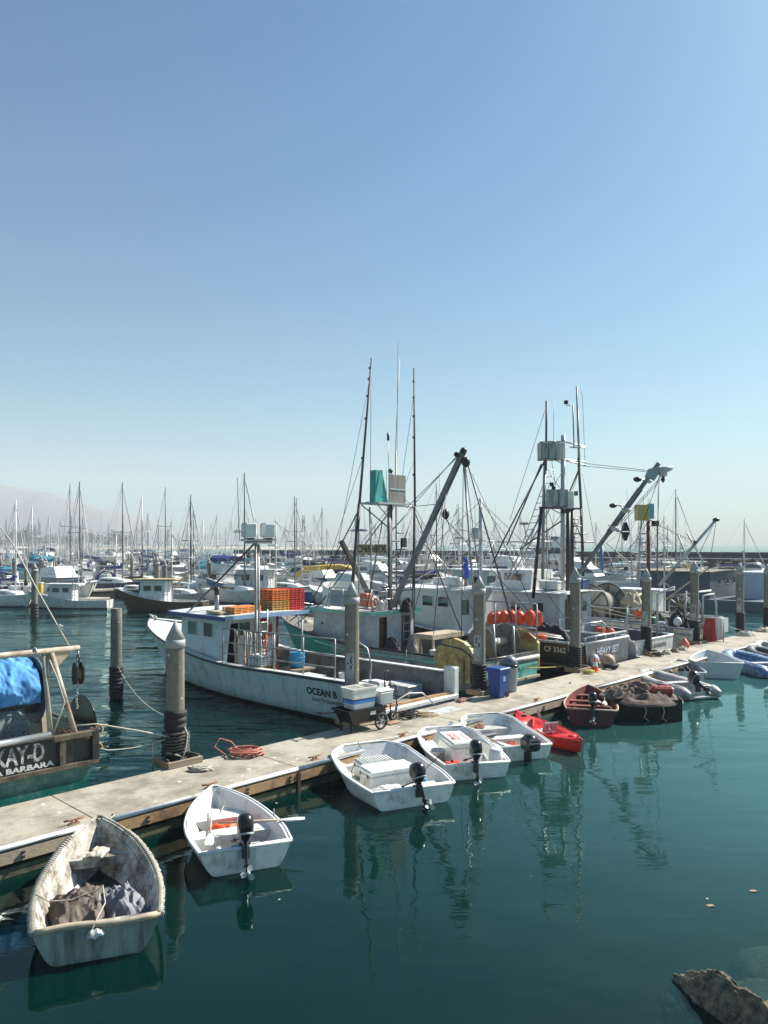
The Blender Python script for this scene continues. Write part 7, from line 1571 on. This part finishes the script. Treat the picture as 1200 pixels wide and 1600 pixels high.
heap('net_heap', inworld(rF, (2.7, -.8, .6)), .7, .6, .8, mat('green_brown_net', (.07, .09, .05), .95, var=.5, bump=.8, bscale=50), 'green brown net heap on the cream net boat', 'net', 95, n=24)
heap('net_heap', inworld(rE, (1.8, -.3, .5)), .8, .7, .55, NETG, 'grey net heap at the stern of the tower boat', 'net', 96, n=24)
heap('net_heap', inworld(rC, (1.9, -.1, .5)), .45, .5, .5, NET, 'brown net heap in front of the reel of the teal boat', 'net', 97, n=22)
heap('rope_heap', inworld(rB_, (11.6, .1, 1.38)), .4, .3, .2, ROPEW, 'pale anchor rope heaped on the OCEAN boat foredeck', 'rope', 98, n=20)
heap('rope_heap', inworld(rC, (9.6, .1, 1.35)), .45, .4, .25, ROPEW, 'rope heap on the bow of the teal boat', 'rope', 99, n=20)
pipes(rC, 'bow_rail', [[(8.8, 1.25, 1.4), (8.9, 1.2, 2.0), (10.2, .7, 2.1), (11.2, 0, 2.25), (10.2, -.7, 2.1)], [(10.2, .7, 1.55), (10.2, .7, 2.1)]], .02, ALU)
pipes(rD, 'bow_rail', [[(9.3, 1.2, 1.6), (9.4, 1.15, 2.2), (11.0, .6, 2.4), (12.0, 0, 2.55), (11.0, -.6, 2.4), (9.4, -1.15, 2.2)]], .02, ALU)
mb = MB(); mb.lathe([(.03, -.4), (.2, -.36), (.22, 0), (.2, .36), (.03, .4)], 14, M=wmat(rD) @ Matrix.Translation((6.2, .75, 3.10)) @ Matrix.Rotation(pi/2, 4, 'Y')); mb.build('life_raft', GELC, label='white life raft canister on the roof of the black boat cabin', cat='life raft')
mb = MB(); mb.lathe([(.03, -.4), (.2, -.36), (.22, 0), (.2, .36), (.03, .4)], 14, M=wmat(rE) @ Matrix.Translation((4.6, -.6, 2.95)) @ Matrix.Rotation(pi/2, 4, 'Y')); mb.build('life_raft', GELC, label='white life raft canister on the roof of the tower boat', cat='life raft')
for (x, y) in ((3.0, 7.9), (2.2, 9.6), (4.6, 11.2), (-.6, 9.3)):
    pass
# more gear towards the right hand boats
pipes(rF, 'deck_poles', [[(2.2, 1.55, 1.25), (7.5, 1.3, 1.9)], [(2.0, 1.45, 1.3), (7.0, 1.1, 2.1)], [(.8, -1.6, 1.2), (6.5, -1.2, 1.8)]], .035, PALEW)
pipes(rF, 'rail', [[(x, 1.75, 1.25) for x in (1.8, 4, 6.5)], [(x, 1.75, 1.75) for x in (1.8, 4, 6.5)]]+[[(x, 1.75, 1.1), (x, 1.75, 1.75)] for x in lin(1.8, 6.5, 6)], .025, LGREY)
pipes(rE, 'rail', [[(x, 1.62, 1.15) for x in (.4, 1.8, 3.2)], [(x, 1.62, 1.7) for x in (.4, 1.8, 3.2)]]+[[(x, 1.62, 1.0), (x, 1.62, 1.7)] for x in lin(.4, 3.2, 4)], .025, ALU)
pipes(rE, 'stern_davit', [[(.5, -1.3, .9), (.5, -1.3, 2.6), (-.2, -1.3, 2.9)], [(.5, 1.3, .9), (.5, 1.3, 2.2)]], .05, LGREY)
heap('net_heap', inworld(rF, (3.6, 0, .6)), .8, .8, 1.1, mat('dark_green_net', (.02, .045, .03), .95, var=.6, bump=.8, bscale=50), 'dark green net heap before the spoked reel', 'net', 101, n=26)
heap('net_heap', inworld(rD, (3.9, .7, .6)), .6, .5, .8, NET, 'brown net heap behind the black boat cabin', 'net', 102, n=24)
heap('tarpaulin', inworld(rF, (1.0, .8, .8)), .5, .5, .8, KCOVER, 'black tarpaulin bundle at the stern of the cream net boat', 'tarpaulin', 103, n=22)
gearbox(rF, (6.2, -1.0, .6), (1.2, .7, 1.0), mat('pale_teal_box', (.20, .36, .36), .6), 'pale teal gear locker on the cream net boat')
buoy(inworld(rF, (2.6, 1.1, 1.2)), .2, .24, OBU, 'orange buoy on the deck of the cream net boat'); buoy(inworld(rE, (1.2, 1.2, .95)), .18, .22, OBU, 'orange buoy at the stern quarter of the tower boat'); buoy(inworld(rF, (.7, 1.5, 1.1)), .17, .2, GELC, 'white buoy at the stern corner of the cream net boat')
# ================================================================== THE MARINA BEHIND
def sailboat(hullm, coverm, mastm, L=9.2, mh=9.6, dodger=True, boot=BLUEP, lift=0.):
    r = empty('sailboat', (0, 0, -60)); hb = L*.16
    tab = [(0, hb*.62, hb*.5, .95, .1, -.2), (L*.3, hb*.95, hb*.85, .88, .05, -.4), (L*.55, hb, hb*.82, .92, .05, -.4), (L*.8, hb*.62, hb*.35, 1.08, .1, -.3), (L, .04, .02, 1.28, .3, -.1)]
    H = Hull(tab, rake=1.1, n=12); mb = MB(); H.outer(mb, .12)
    mb.smooth = False; mb.cur = 2; R = [[(H.xr(x, H.st(x)[2]), H.st(x)[0]*k, H.st(x)[2]-.02+.05*(1-k*k)) for k in (1, .5, 0, -.5, -1)] for x in H.xs]; mb.loft(R, closed=False)
    mb.build('hull', [hullm, boot, GELC], r)
    mb = MB(); mb.loft([[(L*.26, y, .85) for y in (-hb*.62, hb*.62)]+[(L*.26, y, 1.38) for y in (hb*.52, -hb*.52)], [(L*.62, y, .9) for y in (-hb*.55, hb*.55)]+[(L*.6, y, 1.34) for y in (hb*.42, -hb*.42)], [(L*.74, y, 1.0) for y in (-hb*.3, hb*.3)]+[(L*.70, y, 1.2) for y in (hb*.25, -hb*.25)]], cap=True); cb = mb.build('cabin', GELC, r)
    mb = MB()
    for sg in (1, -1): mb.beam((L*.32, sg*hb*.60, 1.14), (L*.55, sg*hb*.54, 1.15), .04, .16)
    mb.build('window_strip', GL, cb)
    mb = MB(); mx = L*.60; mb.tube([(mx, 0, 1.2), (mx, 0, mh)], .075, 6, r2=.055); mb.build('mast', mastm, r)
    mb = MB(); mb.tube([(mx, 1.0*-1, mh*.55), (mx, 1.0, mh*.55)], .03, 4); mb.build('spreaders', mastm, r)
    mb = MB(); mb.tube([(mx-.1, 0, 2.1), (L*.12, 0, 2.15)], .05, 6); mb.build('boom', mastm, r)
    if coverm:
        mb = MB(); mb.tube([(mx-.05, 0, 2.75), (mx-.2, 0, 2.42), (mx-1.2, 0, 2.36), (L*.3, 0, 2.3), (L*.14, 0, 2.22)], lambda f: .20*(1-.55*f), 8); mb.build('sail_cover', coverm, r)
    if dodger:
        mb = MB(); mb.loft([[(L*.20, hb*.6*cos(a), 1.15+.85*sin(a)) for a in lin(0, pi, 7)], [(L*.29, hb*.58*cos(a), 1.2+.75*sin(a)) for a in lin(0, pi, 7)]], closed=False); mb.build('dodger', coverm or LGREY, r)
    mb = MB()
    for a, b in (((L*.98, 0, 1.3), (mx, 0, mh*.97)), ((.05, 0, 1.0), (mx, 0, mh)), ((mx-.1, hb*.9, .95), (mx, 0, mh*.98)), ((mx-.1, -hb*.9, .95), (mx, 0, mh*.98)), ((mx, 1.0, mh*.55), (mx, 0, mh*.98)), ((mx, -1.0, mh*.55), (mx, 0, mh*.98))): mb.tube([a, b], .012, 3, cap=False)
    mb.tube([(L*.97, 0, 1.5), (mx+.15, 0, mh*.92)], .045, 5); mb.build('rigging', LGREY, r)
    mb = MB(); mb.tube([(L*.9, .3, 1.2), (L*.9, .3, 1.75), (L*1.0, 0, 1.85), (L*.9, -.3, 1.75), (L*.9, -.3, 1.2)], .02, 4); mb.tube([(.3, hb*.6, .95), (.1, hb*.6, 1.55), (.05, 0, 1.6), (.1, -hb*.6, 1.55), (.3, -hb*.6, .95)], .02, 4); mb.build('pulpit', ALU, r)
    return r
def cruiser(hullm, topm, L=8.5, fly=True, bim=None, boot=BLUEP):
    r = empty('motor_cruiser', (0, 0, -60)); hb = L*.18
    tab = [(0, hb*.9, hb*.8, .95, .1, -.3), (L*.3, hb, hb*.85, 1.0, .1, -.4), (L*.6, hb*.95, hb*.7, 1.2, .15, -.4), (L*.82, hb*.62, hb*.3, 1.45, .25, -.3), (L, .05, .02, 1.7, .5, 0)]
    H = Hull(tab, rake=1.2, n=10); mb = MB(); H.outer(mb, .14); mb.smooth = False; mb.cur = 2
    mb.loft([[(H.xr(x, H.st(x)[2]), H.st(x)[0]*k, H.st(x)[2]-.02+.05*(1-k*k)) for k in (1, .5, 0, -.5, -1)] for x in H.xs], closed=False); mb.build('hull', [hullm, boot, GELC], r)
    mb = MB(); mb.loft([[(L*.22, -hb*.8, .95), (L*.22, hb*.8, .95), (L*.22, hb*.72, 2.35), (L*.22, -hb*.72, 2.35)], [(L*.66, -hb*.72, 1.15), (L*.66, hb*.72, 1.15), (L*.52, hb*.62, 2.35), (L*.52, -hb*.62, 2.35)]], cap=True); c = mb.build('cabin', topm, r)
    mb = MB(); mb.loft([[(L*.28, -hb*.79, 1.65), (L*.28, hb*.79, 1.65), (L*.28, hb*.755, 2.12), (L*.28, -hb*.755, 2.12)], [(L*.615, -hb*.71, 1.65), (L*.615, hb*.71, 1.65), (L*.56, hb*.665, 2.12), (L*.56, -hb*.665, 2.12)]], cap=True); mb.build('windscreen', GL, c)
    if fly:
        mb = MB(); mb.loft([[(L*.2, -hb*.65, 2.36), (L*.2, hb*.65, 2.36), (L*.22, hb*.65, 2.9), (L*.22, -hb*.65, 2.9)], [(L*.5, -hb*.55, 2.36), (L*.5, hb*.55, 2.36), (L*.44, hb*.5, 3.05), (L*.44, -hb*.5, 3.05)]], cap=True); mb.build('flybridge', topm, r)
    if bim:
        mb = MB(); mb.loft([[(L*.12, hb*.7*cos(a), (3.3 if fly else 2.3)+.55*sin(a)) for a in lin(0, pi, 7)], [(L*.42, hb*.66*cos(a), (3.4 if fly else 2.4)+.55*sin(a)) for a in lin(0, pi, 7)]], closed=False); mb.build('bimini', bim, r)
    mb = MB(); mb.tube([(L*.6, hb*.8, 1.3), (L*.62, hb*.8, 1.9), (L*.85, hb*.5, 2.05), (L*.99, 0, 2.3), (L*.85, -hb*.5, 2.05), (L*.62, -hb*.8, 1.9), (L*.6, -hb*.8, 1.3)], .022, 4); mb.build('bow_rail', ALU, r); mb = MB(); mb.tube([(L*.26, 0, 2.9), (L*.26, 0, 3.9), ], .05, 5); mb.box((L*.26, 0, 3.9), (.4, .7, .1)); mb.build('radar_post', ALU, r)
    return r
def trawler(hullm, topm, L=10.5, outr=True):
    r = empty('fishing_boat', (0, 0, -60)); hb = L*.16
    tab = [(0, hb*.8, hb*.7, .95, .1, -.3), (L*.3, hb, hb*.88, .95, .1, -.5), (L*.6, hb*.95, hb*.7, 1.2, .15, -.5), (L*.82, hb*.62, hb*.3, 1.6, .25, -.4), (L, .06, .03, 2.1, .5, 0)]
    H = Hull(tab, rake=1.1, n=12); mb = MB(); H.outer(mb, .16); mb.build('hull', [hullm, BLACK], r)
    mb = MB(); H.inner(mb, .1, lambda x: .5 if x < L*.7 else H.st(x)[2]-.1); mb.build('deck', LGREY, r)
    x0, x1 = L*.42, L*.72
    mb = MB(); mb.loft([[(x0, -hb*.72, .5), (x0, hb*.72, .5), (x0, hb*.7, 2.75), (x0, -hb*.7, 2.75)], [(x1, -hb*.6, .5), (x1, hb*.6, .5), (x1-.2, hb*.58, 2.75), (x1-.2, -hb*.58, 2.75)]], cap=True)
    mb.box(((x0+x1)/2-.2, 0, 2.81), (x1-x0+1.0, hb*1.6, .1)); c = mb.build('wheelhouse', topm, r)
    for sg in (1, -1):
        for k in (.25, .65): window(c, (x0+(x1-x0)*k, sg*hb*(.70-.08*k), 2.15), .7, .5, 'y', topm, t=.08, pane=False); mb = MB(); mb.box((x0+(x1-x0)*k, sg*hb*(.715-.08*k), 2.15), (.7, .05, .5)); mb.build('pane', GL, c)
    for y in (-.45, .45): mb = MB(); mb.box((x1-.13, y*hb, 2.2), (.06, hb*.5, .5)); mb.build('pane', GL, c)
    mb = MB(); mx = L*.38; mb.tube([(mx, 0, .6), (mx, 0, 7.4)], .08, 6, r2=.05); mb.tube([(mx, 0, 5.6), (mx+1.2, 0, 5.4)], .04, 4); mb.box((mx+.3, 0, 5.0), (.7, .8, .12)); mb.tube([(mx, -1, 4.6), (mx, 1, 4.6)], .035, 4); mb.build('mast', LGREY, r)
    mb = MB(); mb.tube([(mx, 0, 2.0), (.6, 0, 4.6)], .06, 5); mb.build('boom', PALEW, r)
    if outr:
        mb = MB(); mb.tube([(mx+.2, hb*.95, 1.1), (mx-.1, hb*1.1, 9.6)], .045, 5, r2=.025); mb.tube([(mx+.2, -hb*.95, 1.1), (mx-.1, -hb*1.2, 9.6)], .045, 5, r2=.025); mb.build('outrigger_poles', LGREY, r)
    mb = MB()
    for a, b in (((L*.97, 0, 2.1), (mx, 0, 7.2)), ((.05, 0, 1.0), (mx, 0, 7.2)), ((mx, hb*.9, 1.0), (mx, 0, 6.6)), ((mx, -hb*.9, 1.0), (mx, 0, 6.6)), ((.6, 0, 4.6), (mx, 0, 7.0))): mb.tube([a, b], .015, 3, cap=False)
    mb.build('rigging', DSTEEL, r)
    return r
NAVY = mat('navy_hull', (.02, .03, .09), .35, var=.1); GRN = mat('dark_green_hull', (.015, .06, .04), .4); MBLUE = mat('mid_blue_hull', (.02, .09, .22), .4)
protos = {}
def proto(key, fn, desc, cat, grp):
    protos[key] = dict(fn=fn, desc=desc, cat=cat, grp=grp, root=None, far=None)
DKM = mat('dark_mast_paint', (.14, .14, .145), .5); WM = mat('white_mast_paint', (.62, .62, .60), .4)
proto('s1', lambda: sailboat(GELC, BCOVER, WM), 'white sailboat with a blue sail cover', 'sailboat', 0)
proto('s2', lambda: sailboat(GELC, None, DKM, L=8.4, mh=10.2, dodger=False), 'white sailboat with a bare dark mast', 'sailboat', 0)
proto('s3', lambda: sailboat(NAVY, BCOVER, DKM, L=9.8, mh=10.4), 'navy hulled sailboat with a blue sail cover', 'sailboat', 0)
proto('s4', lambda: sailboat(GELC, TCOVER, WM, L=8.8, mh=8.8), 'white sailboat with turquoise canvas', 'sailboat', 0)
proto('s5', lambda: sailboat(LGREY, TAN, WM, L=8.0, mh=8.2, boot=DRED), 'pale grey sailboat with tan canvas', 'sailboat', 0)
proto('s6', lambda: sailboat(GRN, KCOVER, DKM, L=8.6, mh=9.2, dodger=False), 'dark green sailboat with black canvas', 'sailboat', 0)
proto('s7', lambda: sailboat(GELC, WHITE, WM, L=8.2, mh=7.6, dodger=False), 'small white sailboat with a white sail cover', 'sailboat', 0)
proto('c1', lambda: cruiser(GELC, GELC, 9, True, None), 'white motor cruiser with a flying bridge', 'motor cruiser', 0)
proto('c2', lambda: cruiser(GELC, GELC, 8, False, TCOVER), 'white cabin cruiser with a turquoise canopy', 'motor cruiser', 0)
proto('c3', lambda: cruiser(NAVY, GELC, 9.5, True, BCOVER), 'navy hulled cruiser with a blue canopy', 'motor cruiser', 0)
proto('c4', lambda: cruiser(GELC, LGREY, 7.5, False, KCOVER), 'white cruiser with a black canopy', 'motor cruiser', 0)
proto('t1', lambda: trawler(GELC, WHITE), 'white fishing boat with outrigger poles', 'fishing boat', 0)
proto('t2', lambda: trawler(MBLUE, LGREY, outr=False), 'blue hulled fishing boat with a grey wheelhouse', 'fishing boat', 0)
proto('t3', lambda: trawler(LGREY, WHITE, L=9.5), 'pale grey fishing boat with a white wheelhouse', 'fishing boat', 0)
for k, p in protos.items():
    p['root'] = p['fn']()
bpy.context.view_layer.update(); kids_map()
def far_mesh(root):
    """one mesh with all the parts of a boat, for the boats too small to show them"""
    vs, fs, mi, ms = [], [], [], []
    def rec(o):
        for c in KIDS.get(o.name, []):
            if c.type == 'MESH' and not c.name.startswith('pulpit'):
                b = len(vs); vs.extend([tuple(v.co) for v in c.data.vertices])
                for m_ in c.data.materials:
                    if m_ not in ms: ms.append(m_)
                for pl in c.data.polygons: fs.append([b+i for i in pl.vertices]); mi.append(ms.index(c.data.materials[pl.material_index]))
            rec(c)
    rec(root); me = bpy.data.meshes.new(root.name); me.from_pydata(vs, [], fs)
    for m_ in ms: me.materials.append(m_)
    me.polygons.foreach_set('material_index', mi); me.update(); return me
for p in protos.values(): p['far'] = far_mesh(p['root']); p['used'] = False
def zone(px):
    return ('far left' if px < 90 else 'left' if px < 180 else 'left of OCEAN boat' if px < 280 else 'behind OCEAN boat' if px < 470 else 'behind teal boat' if px < 650 else 'behind black boat' if px < 780 else 'behind mast tower' if px < 930 else 'behind cream boat' if px < 1100 else 'far right')
def depth_word(Y): return 'nearest row' if Y < 70 else 'second row' if Y < 88 else 'middle rows' if Y < 115 else 'back rows' if Y < 160 else 'last rows'
LABN = {}
def put(key, x, y, rz, near, s=1.0, label=None, grp=None):
    p = protos[key]; px = 600+1200*x/y
    if near:
        o = p['root'] if not p['used'] else copy_tree(p['root']); p['used'] = True
    else:
        o = bpy.data.objects.new(p['root'].name.split('.')[0], p['far']); SC.collection.objects.link(o)
    o.location = (x, y, 0); o.rotation_euler = (0, 0, rz); o.scale = (s, s, s)
    lab = label or f"{p['desc']}, {zone(px)}, {depth_word(y)}"
    if '_rz' in o: del o['_rz']
    tag(o, lab, p['cat'], grp)
    if not label: LABN.setdefault(lab, []).append(o)
    return o
# single boats that can be told apart
rnd = random.Random(5)
FIX = []
def fix(key, px, ywl, rz, s, label, near=True):
    Y = 1200*CH/(ywl-850); x = (px-600)/1200*Y; FIX.append((x, Y, 4.5)); return put(key, x, Y, radians(rz), near, s, label)
proto('lot', lambda: trawler(AMBER, GELC, L=8.5, outr=False), '', 'fishing boat', 0); protos['lot']['root'] = protos['lot']['fn']()
kids_map(); protos['lot']['far'] = None; protos['lot']['used'] = False
o = fix('lot', 322, 955, 176, .74, 'amber brown hulled boat with a white wheelhouse and bow, left of the OCEAN boat')
mb = MB(); mb.box((4.6, 0, 2.95), (4.2, 2.3, .08)); mb.build('tan_awning', TAN, o); letter(o, 'LOTTSA', .3, 1.3, lambda u, v: (7.2-u, 1.35-.0*u, 1.2+v), LETB, name='boat_name')
fix('t2', 500, 940, 174, .9, 'big blue fishing boat with a pale grey wheelhouse behind the OCEAN boat roof')
fix('t3', 172, 950, 182, .62, 'small dark floored workboat with a white wheelhouse left of the amber boat')
fix('c1', 372, 905, 186, 1.1, 'white high bridged cruiser above the crates of the OCEAN boat')
fix('c4', 520, 918, 178, 1.0, 'white cabin boat with a black canopy beside the yellow canvas')
fix('c1', 845, 925, 150, 1.15, 'white cruiser with a tall bridge between pile five and the tower')
fix('c1', 925, 896, 190, 1.9, 'large white yacht right behind the tall mast tower')
fix('t1', 800, 930, 130, .9, 'white fishing boat numbered 18 behind pile five')
fix('c2', 40, 922, 170, .8, 'white cabin cruiser with glass sides at the left edge')
fix('c2', 100, 912, 176, 1.1, 'cruiser with a long turquoise canopy near the left edge')
fix('t2', 1120, 985, 136, .72, 'blue grey boat moored beyond the cream net boat at the right')
fix('t1', 712, 915, 172, .8, 'low white boat above the cabin of the black boat')
for px, ywl, key, s, lb in ((123, 905, 's2', 1.25, 'sailboat with the tallest dark mast at the left, left one of a pair'), (152, 903, 's3', 1.2, 'sailboat with a dark mast and slanting stay, right one of a pair at the left'), (241, 902, 's1', 1.22, 'sailboat with a tall white mast and dark slanting stay above the amber boat'),
                            (285, 899, 's2', 1.3, 'sailboat whose dark mast stands highest above the OCEAN boat bow'), (58, 898, 's4', 1.2, 'sailboat with a pale mast near the left edge'), (490, 897, 's3', 1.15, 'sailboat with a black mast and deep blue cover right of the crates'),
                            (745, 893, 's3', 1.1, 'sailboat with a blue cover right of the big grey boom')):
    fix(key, px+(14 if key else 0), ywl, rnd.choice((136, 140, 132)), s, lb)
# yellow canvas
mb = MB(); mb.smooth = True; c = P(500, 893, 78)
mb.tube([c+Vector((-2.6, 0, -.5)), c+Vector((-1.5, 0, .25)), c+Vector((0, 0, .35)), c+Vector((2.0, 0, .5)), c+Vector((3.2, .3, .3))], lambda f: .34-.2*abs(f-.5), 10); mb.build('yellow_canopy', YCOVER, label='sagging yellow canvas over a boat right of the crates', cat='canopy')
n_done = 0
for row in range(0, 25):
    t = 38+8.8*row; s = -60.
    while s < 260:
        s += rnd.uniform(3.2, 4.4)
        tt = t+rnd.uniform(-1, 1); v = D(s, tt); x, y = v.x, v.y
        if y < (57 if 600+1200*x/max(y, 1) < 540 else 46): continue
        px = 600+1200*x/y
        if px < -30 or px > 1235: continue
        if x > -42 and y > 143-(x+30)*.528: continue
        if y > 245: continue
        if y > 150 and rnd.random() < .45: continue
        if any((x-a)**2+(y-b)**2 < c_*c_*1.6 for a, b, c_ in FIX): continue
        if rnd.random() < .03: continue
        w_ = rnd.random()
        if px < 640: key = rnd.choice(['s1', 's2', 's4', 's5', 's6', 's7', 's3', 's1', 's2', 's7']) if w_ < .66 else rnd.choice(['c1', 'c2', 'c4', 'c1', 't1', 't3', 'c3'])
        else: key = rnd.choice(['s1', 's2', 's5', 's7']) if w_ < .4 else rnd.choice(['c1', 'c2', 'c4', 't1', 't3', 'c1', 't2'])
        put(key, x, y, HEAD+(pi if rnd.random() < .5 else 0)+rnd.uniform(-.05, .05), y < 88, rnd.uniform(.7, 1.02)); n_done += 1
print('background boats', n_done)
# labels shared only by boats nothing tells apart: they form a group
for lab, os_ in LABN.items():
    for o in os_: o['group'] = 'boats berthed in the crowded marina'
for p in protos.values():
    if not p['used']:
        def rm(o):
            for c in KIDS.get(o.name, []): rm(c)
            bpy.data.objects.remove(o)
        rm(p['root'])
# piles of the marina
pp = pile(0, 0, 3.2, 'x', z_b=(.05, .9), nb=5, rad=.17); kids_map(); first = True
def put_pile(x, y, label=None, s=1., grp='concrete piles of the marina behind'):
    global first
    o = pp if first else copy_tree(pp); first = False
    px = 600+1200*x/y; o.location = (x, y, 0); o.scale = (s, s, rnd.uniform(.92, 1.08)*s)
    tag(o, label or f'capped pile among berthed boats, {zone(px)}, {depth_word(y)}', 'pile', grp if not label else None)
for px, yb, lb in ((54, 967, 'capped pile at the left, in front of the workboat dock'), (245, 952, 'capped pile in front of the amber brown boat'), (326, 932, 'capped pile between the amber boat and the blue boat'),
                   (22, 926, 'capped pile at the left edge beside the glass sided cruiser'), (64, 924, 'left one of two piles above the yellow bollard'), (71, 926, 'right one of two piles above the yellow bollard'), (86, 922, 'capped pile right of the pair above the yellow bollard'), (206, 915, 'capped pile left of the amber boat wheelhouse')):
    Y = 1200*CH/(yb-850); put_pile((px-600)/1200*Y, Y, lb, 1.12 if yb > 940 else 1.05)
for row in range(0, 11):
    t = 55.5+11.5*row; s = -50.
    while s < 200:
        s += rnd.uniform(9, 14); v = D(s, t); px = 600+1200*v.x/v.y if v.y > 0 else -999
        if v.y < 60 or px < 0 or px > 1200 or v.y > min(150, 140-(v.x+30)*.528) or (px > 930 and v.y < 80): continue
        if rnd.random() < .25: continue
        put_pile(v.x, v.y)
# docks of the marina
def back_dock(a, b, w_, label, grp=None):
    e = empty('floating_dock', (Vector(a)+Vector(b))/2, 0, label, 'dock', grp)
    mb = MB(); mb.beam(Vector(a)+Vector((0, 0, .48)), Vector(b)+Vector((0, 0, .48)), w_, .14); mb.build('deck', CONC, e, world=True)
    mb = MB(); mb.beam(Vector(a)+Vector((0, 0, .14)), Vector(b)+Vector((0, 0, .14)), w_*.94, .5); mb.build('float', DARKM, e, world=True); return e
back_dock((-34, 58.5, 0), (-21, 57.5, 0), 2.2, 'pale dock with white lockers across the fairway at the left')
for i, t in enumerate((66, 89, 112, 135)):
    back_dock(D(-20+i*4, t), D(110, t), 1.8, ('walkway of the first row across the fairway', 'walkway of the second row of the marina', 'walkway of the third row of the marina', 'walkway of the last row of the marina')[i])
for i, (px, w_, lb) in enumerate(((28, 1.1, 'white dock locker at the left, left of the yellow bollard'), (43, .7, 'grey white locker between the big one and the yellow bollard'), (88, .9, 'white dock locker right of the yellow bollard'))):
    c = P(px, 930, 58.3); e = empty('dock_locker', (c.x, 58.3, .55), 0, lb, 'locker'); mb = MB(); mb.box((0, 0, .4), (w_, .7, .8), bev=.02); mb.build('locker_body', GELC if i != 1 else LGREY, e); mb = MB(); mb.box((0, 0, .83), (w_*1.06, .76, .07), taper=.95); mb.build('lid', GELC, e)
e = empty('bollard', (P(62, 930, 58).x, 58, .55), 0, 'yellow bollard box on the pale dock at the left', 'bollard'); mb = MB(); mb.box((0, 0, .55), (.42, .4, 1.1), bev=.03); mb.build('post', mat('yellow_paint', (.5, .33, .03), .6), e); mb = MB(); mb.box((0, 0, 1.12), (.46, .44, .06)); mb.build('cap', WHITE, e)
# green / teal things near the breakwater: a blue channel post and dock lamp
e = empty('lamp_post', (P(940, 880, 90).x, 90, 0), 0, 'blue post with a pale round lamp in front of the breakwater', 'lamp post'); mb = MB(); mb.tube([(0, 0, 0), (0, 0, 4.3)], .2, 10); mb.build('post', MBLUE, e); mb = MB(); mb.tube([(0, 0, 4.3), (0, 0, 4.8)], .12, 8); mb.ball((0, 0, 4.9), .25, 12); mb.build('lamp_head', GELC, e)
# trees on the far shore
tps = [tree_proto(1, 9), tree_proto(2, 12), tree_proto(3, 7)]; bpy.context.view_layer.update(); kids_map()
for i in range(30):
    p = tps[i % 3]; o = p if i < 3 else copy_tree(p); Y = 745+rnd.uniform(-15, 60); px = -10+i*7.5+rnd.uniform(-5, 5); x = (px-600)/1200*Y
    o.location = (x, Y, 2.2); o.rotation_euler = (0, 0, rnd.uniform(0, 6)); s_ = rnd.uniform(.7, 1.25)*(1.25 if 20 < px < 60 else 1); o.scale = (s_*1.3, s_*1.3, s_)
    if '_rz' in o: del o['_rz']
    tag(o, 'dark hazy tree on the far shore behind the masts', 'tree', 'trees on the far shore')
# ================================================================== HAZE
hm = bpy.data.materials.new('haze'); hm.use_nodes = True; n = hm.node_tree; n.nodes.clear(); ou = n.nodes.new('ShaderNodeOutputMaterial'); pv = n.nodes.new('ShaderNodeVolumePrincipled')
pv.inputs['Color'].default_value = (.90, .95, 1, 1); pv.inputs['Density'].default_value = HAZE_D; pv.inputs['Anisotropy'].default_value = .0; n.links.new(pv.outputs[0], ou.inputs['Volume'])
if HAZE_D > 0:
    mb = MB(); mb.box((0, 1320, 115), (3500, 2820, 242)); hz = mb.build('haze', hm, loc=(0, 0, 0), kind='stuff')
# tidy helper property
for o in SC.collection.objects:
    if '_rz' in o: del o['_rz']
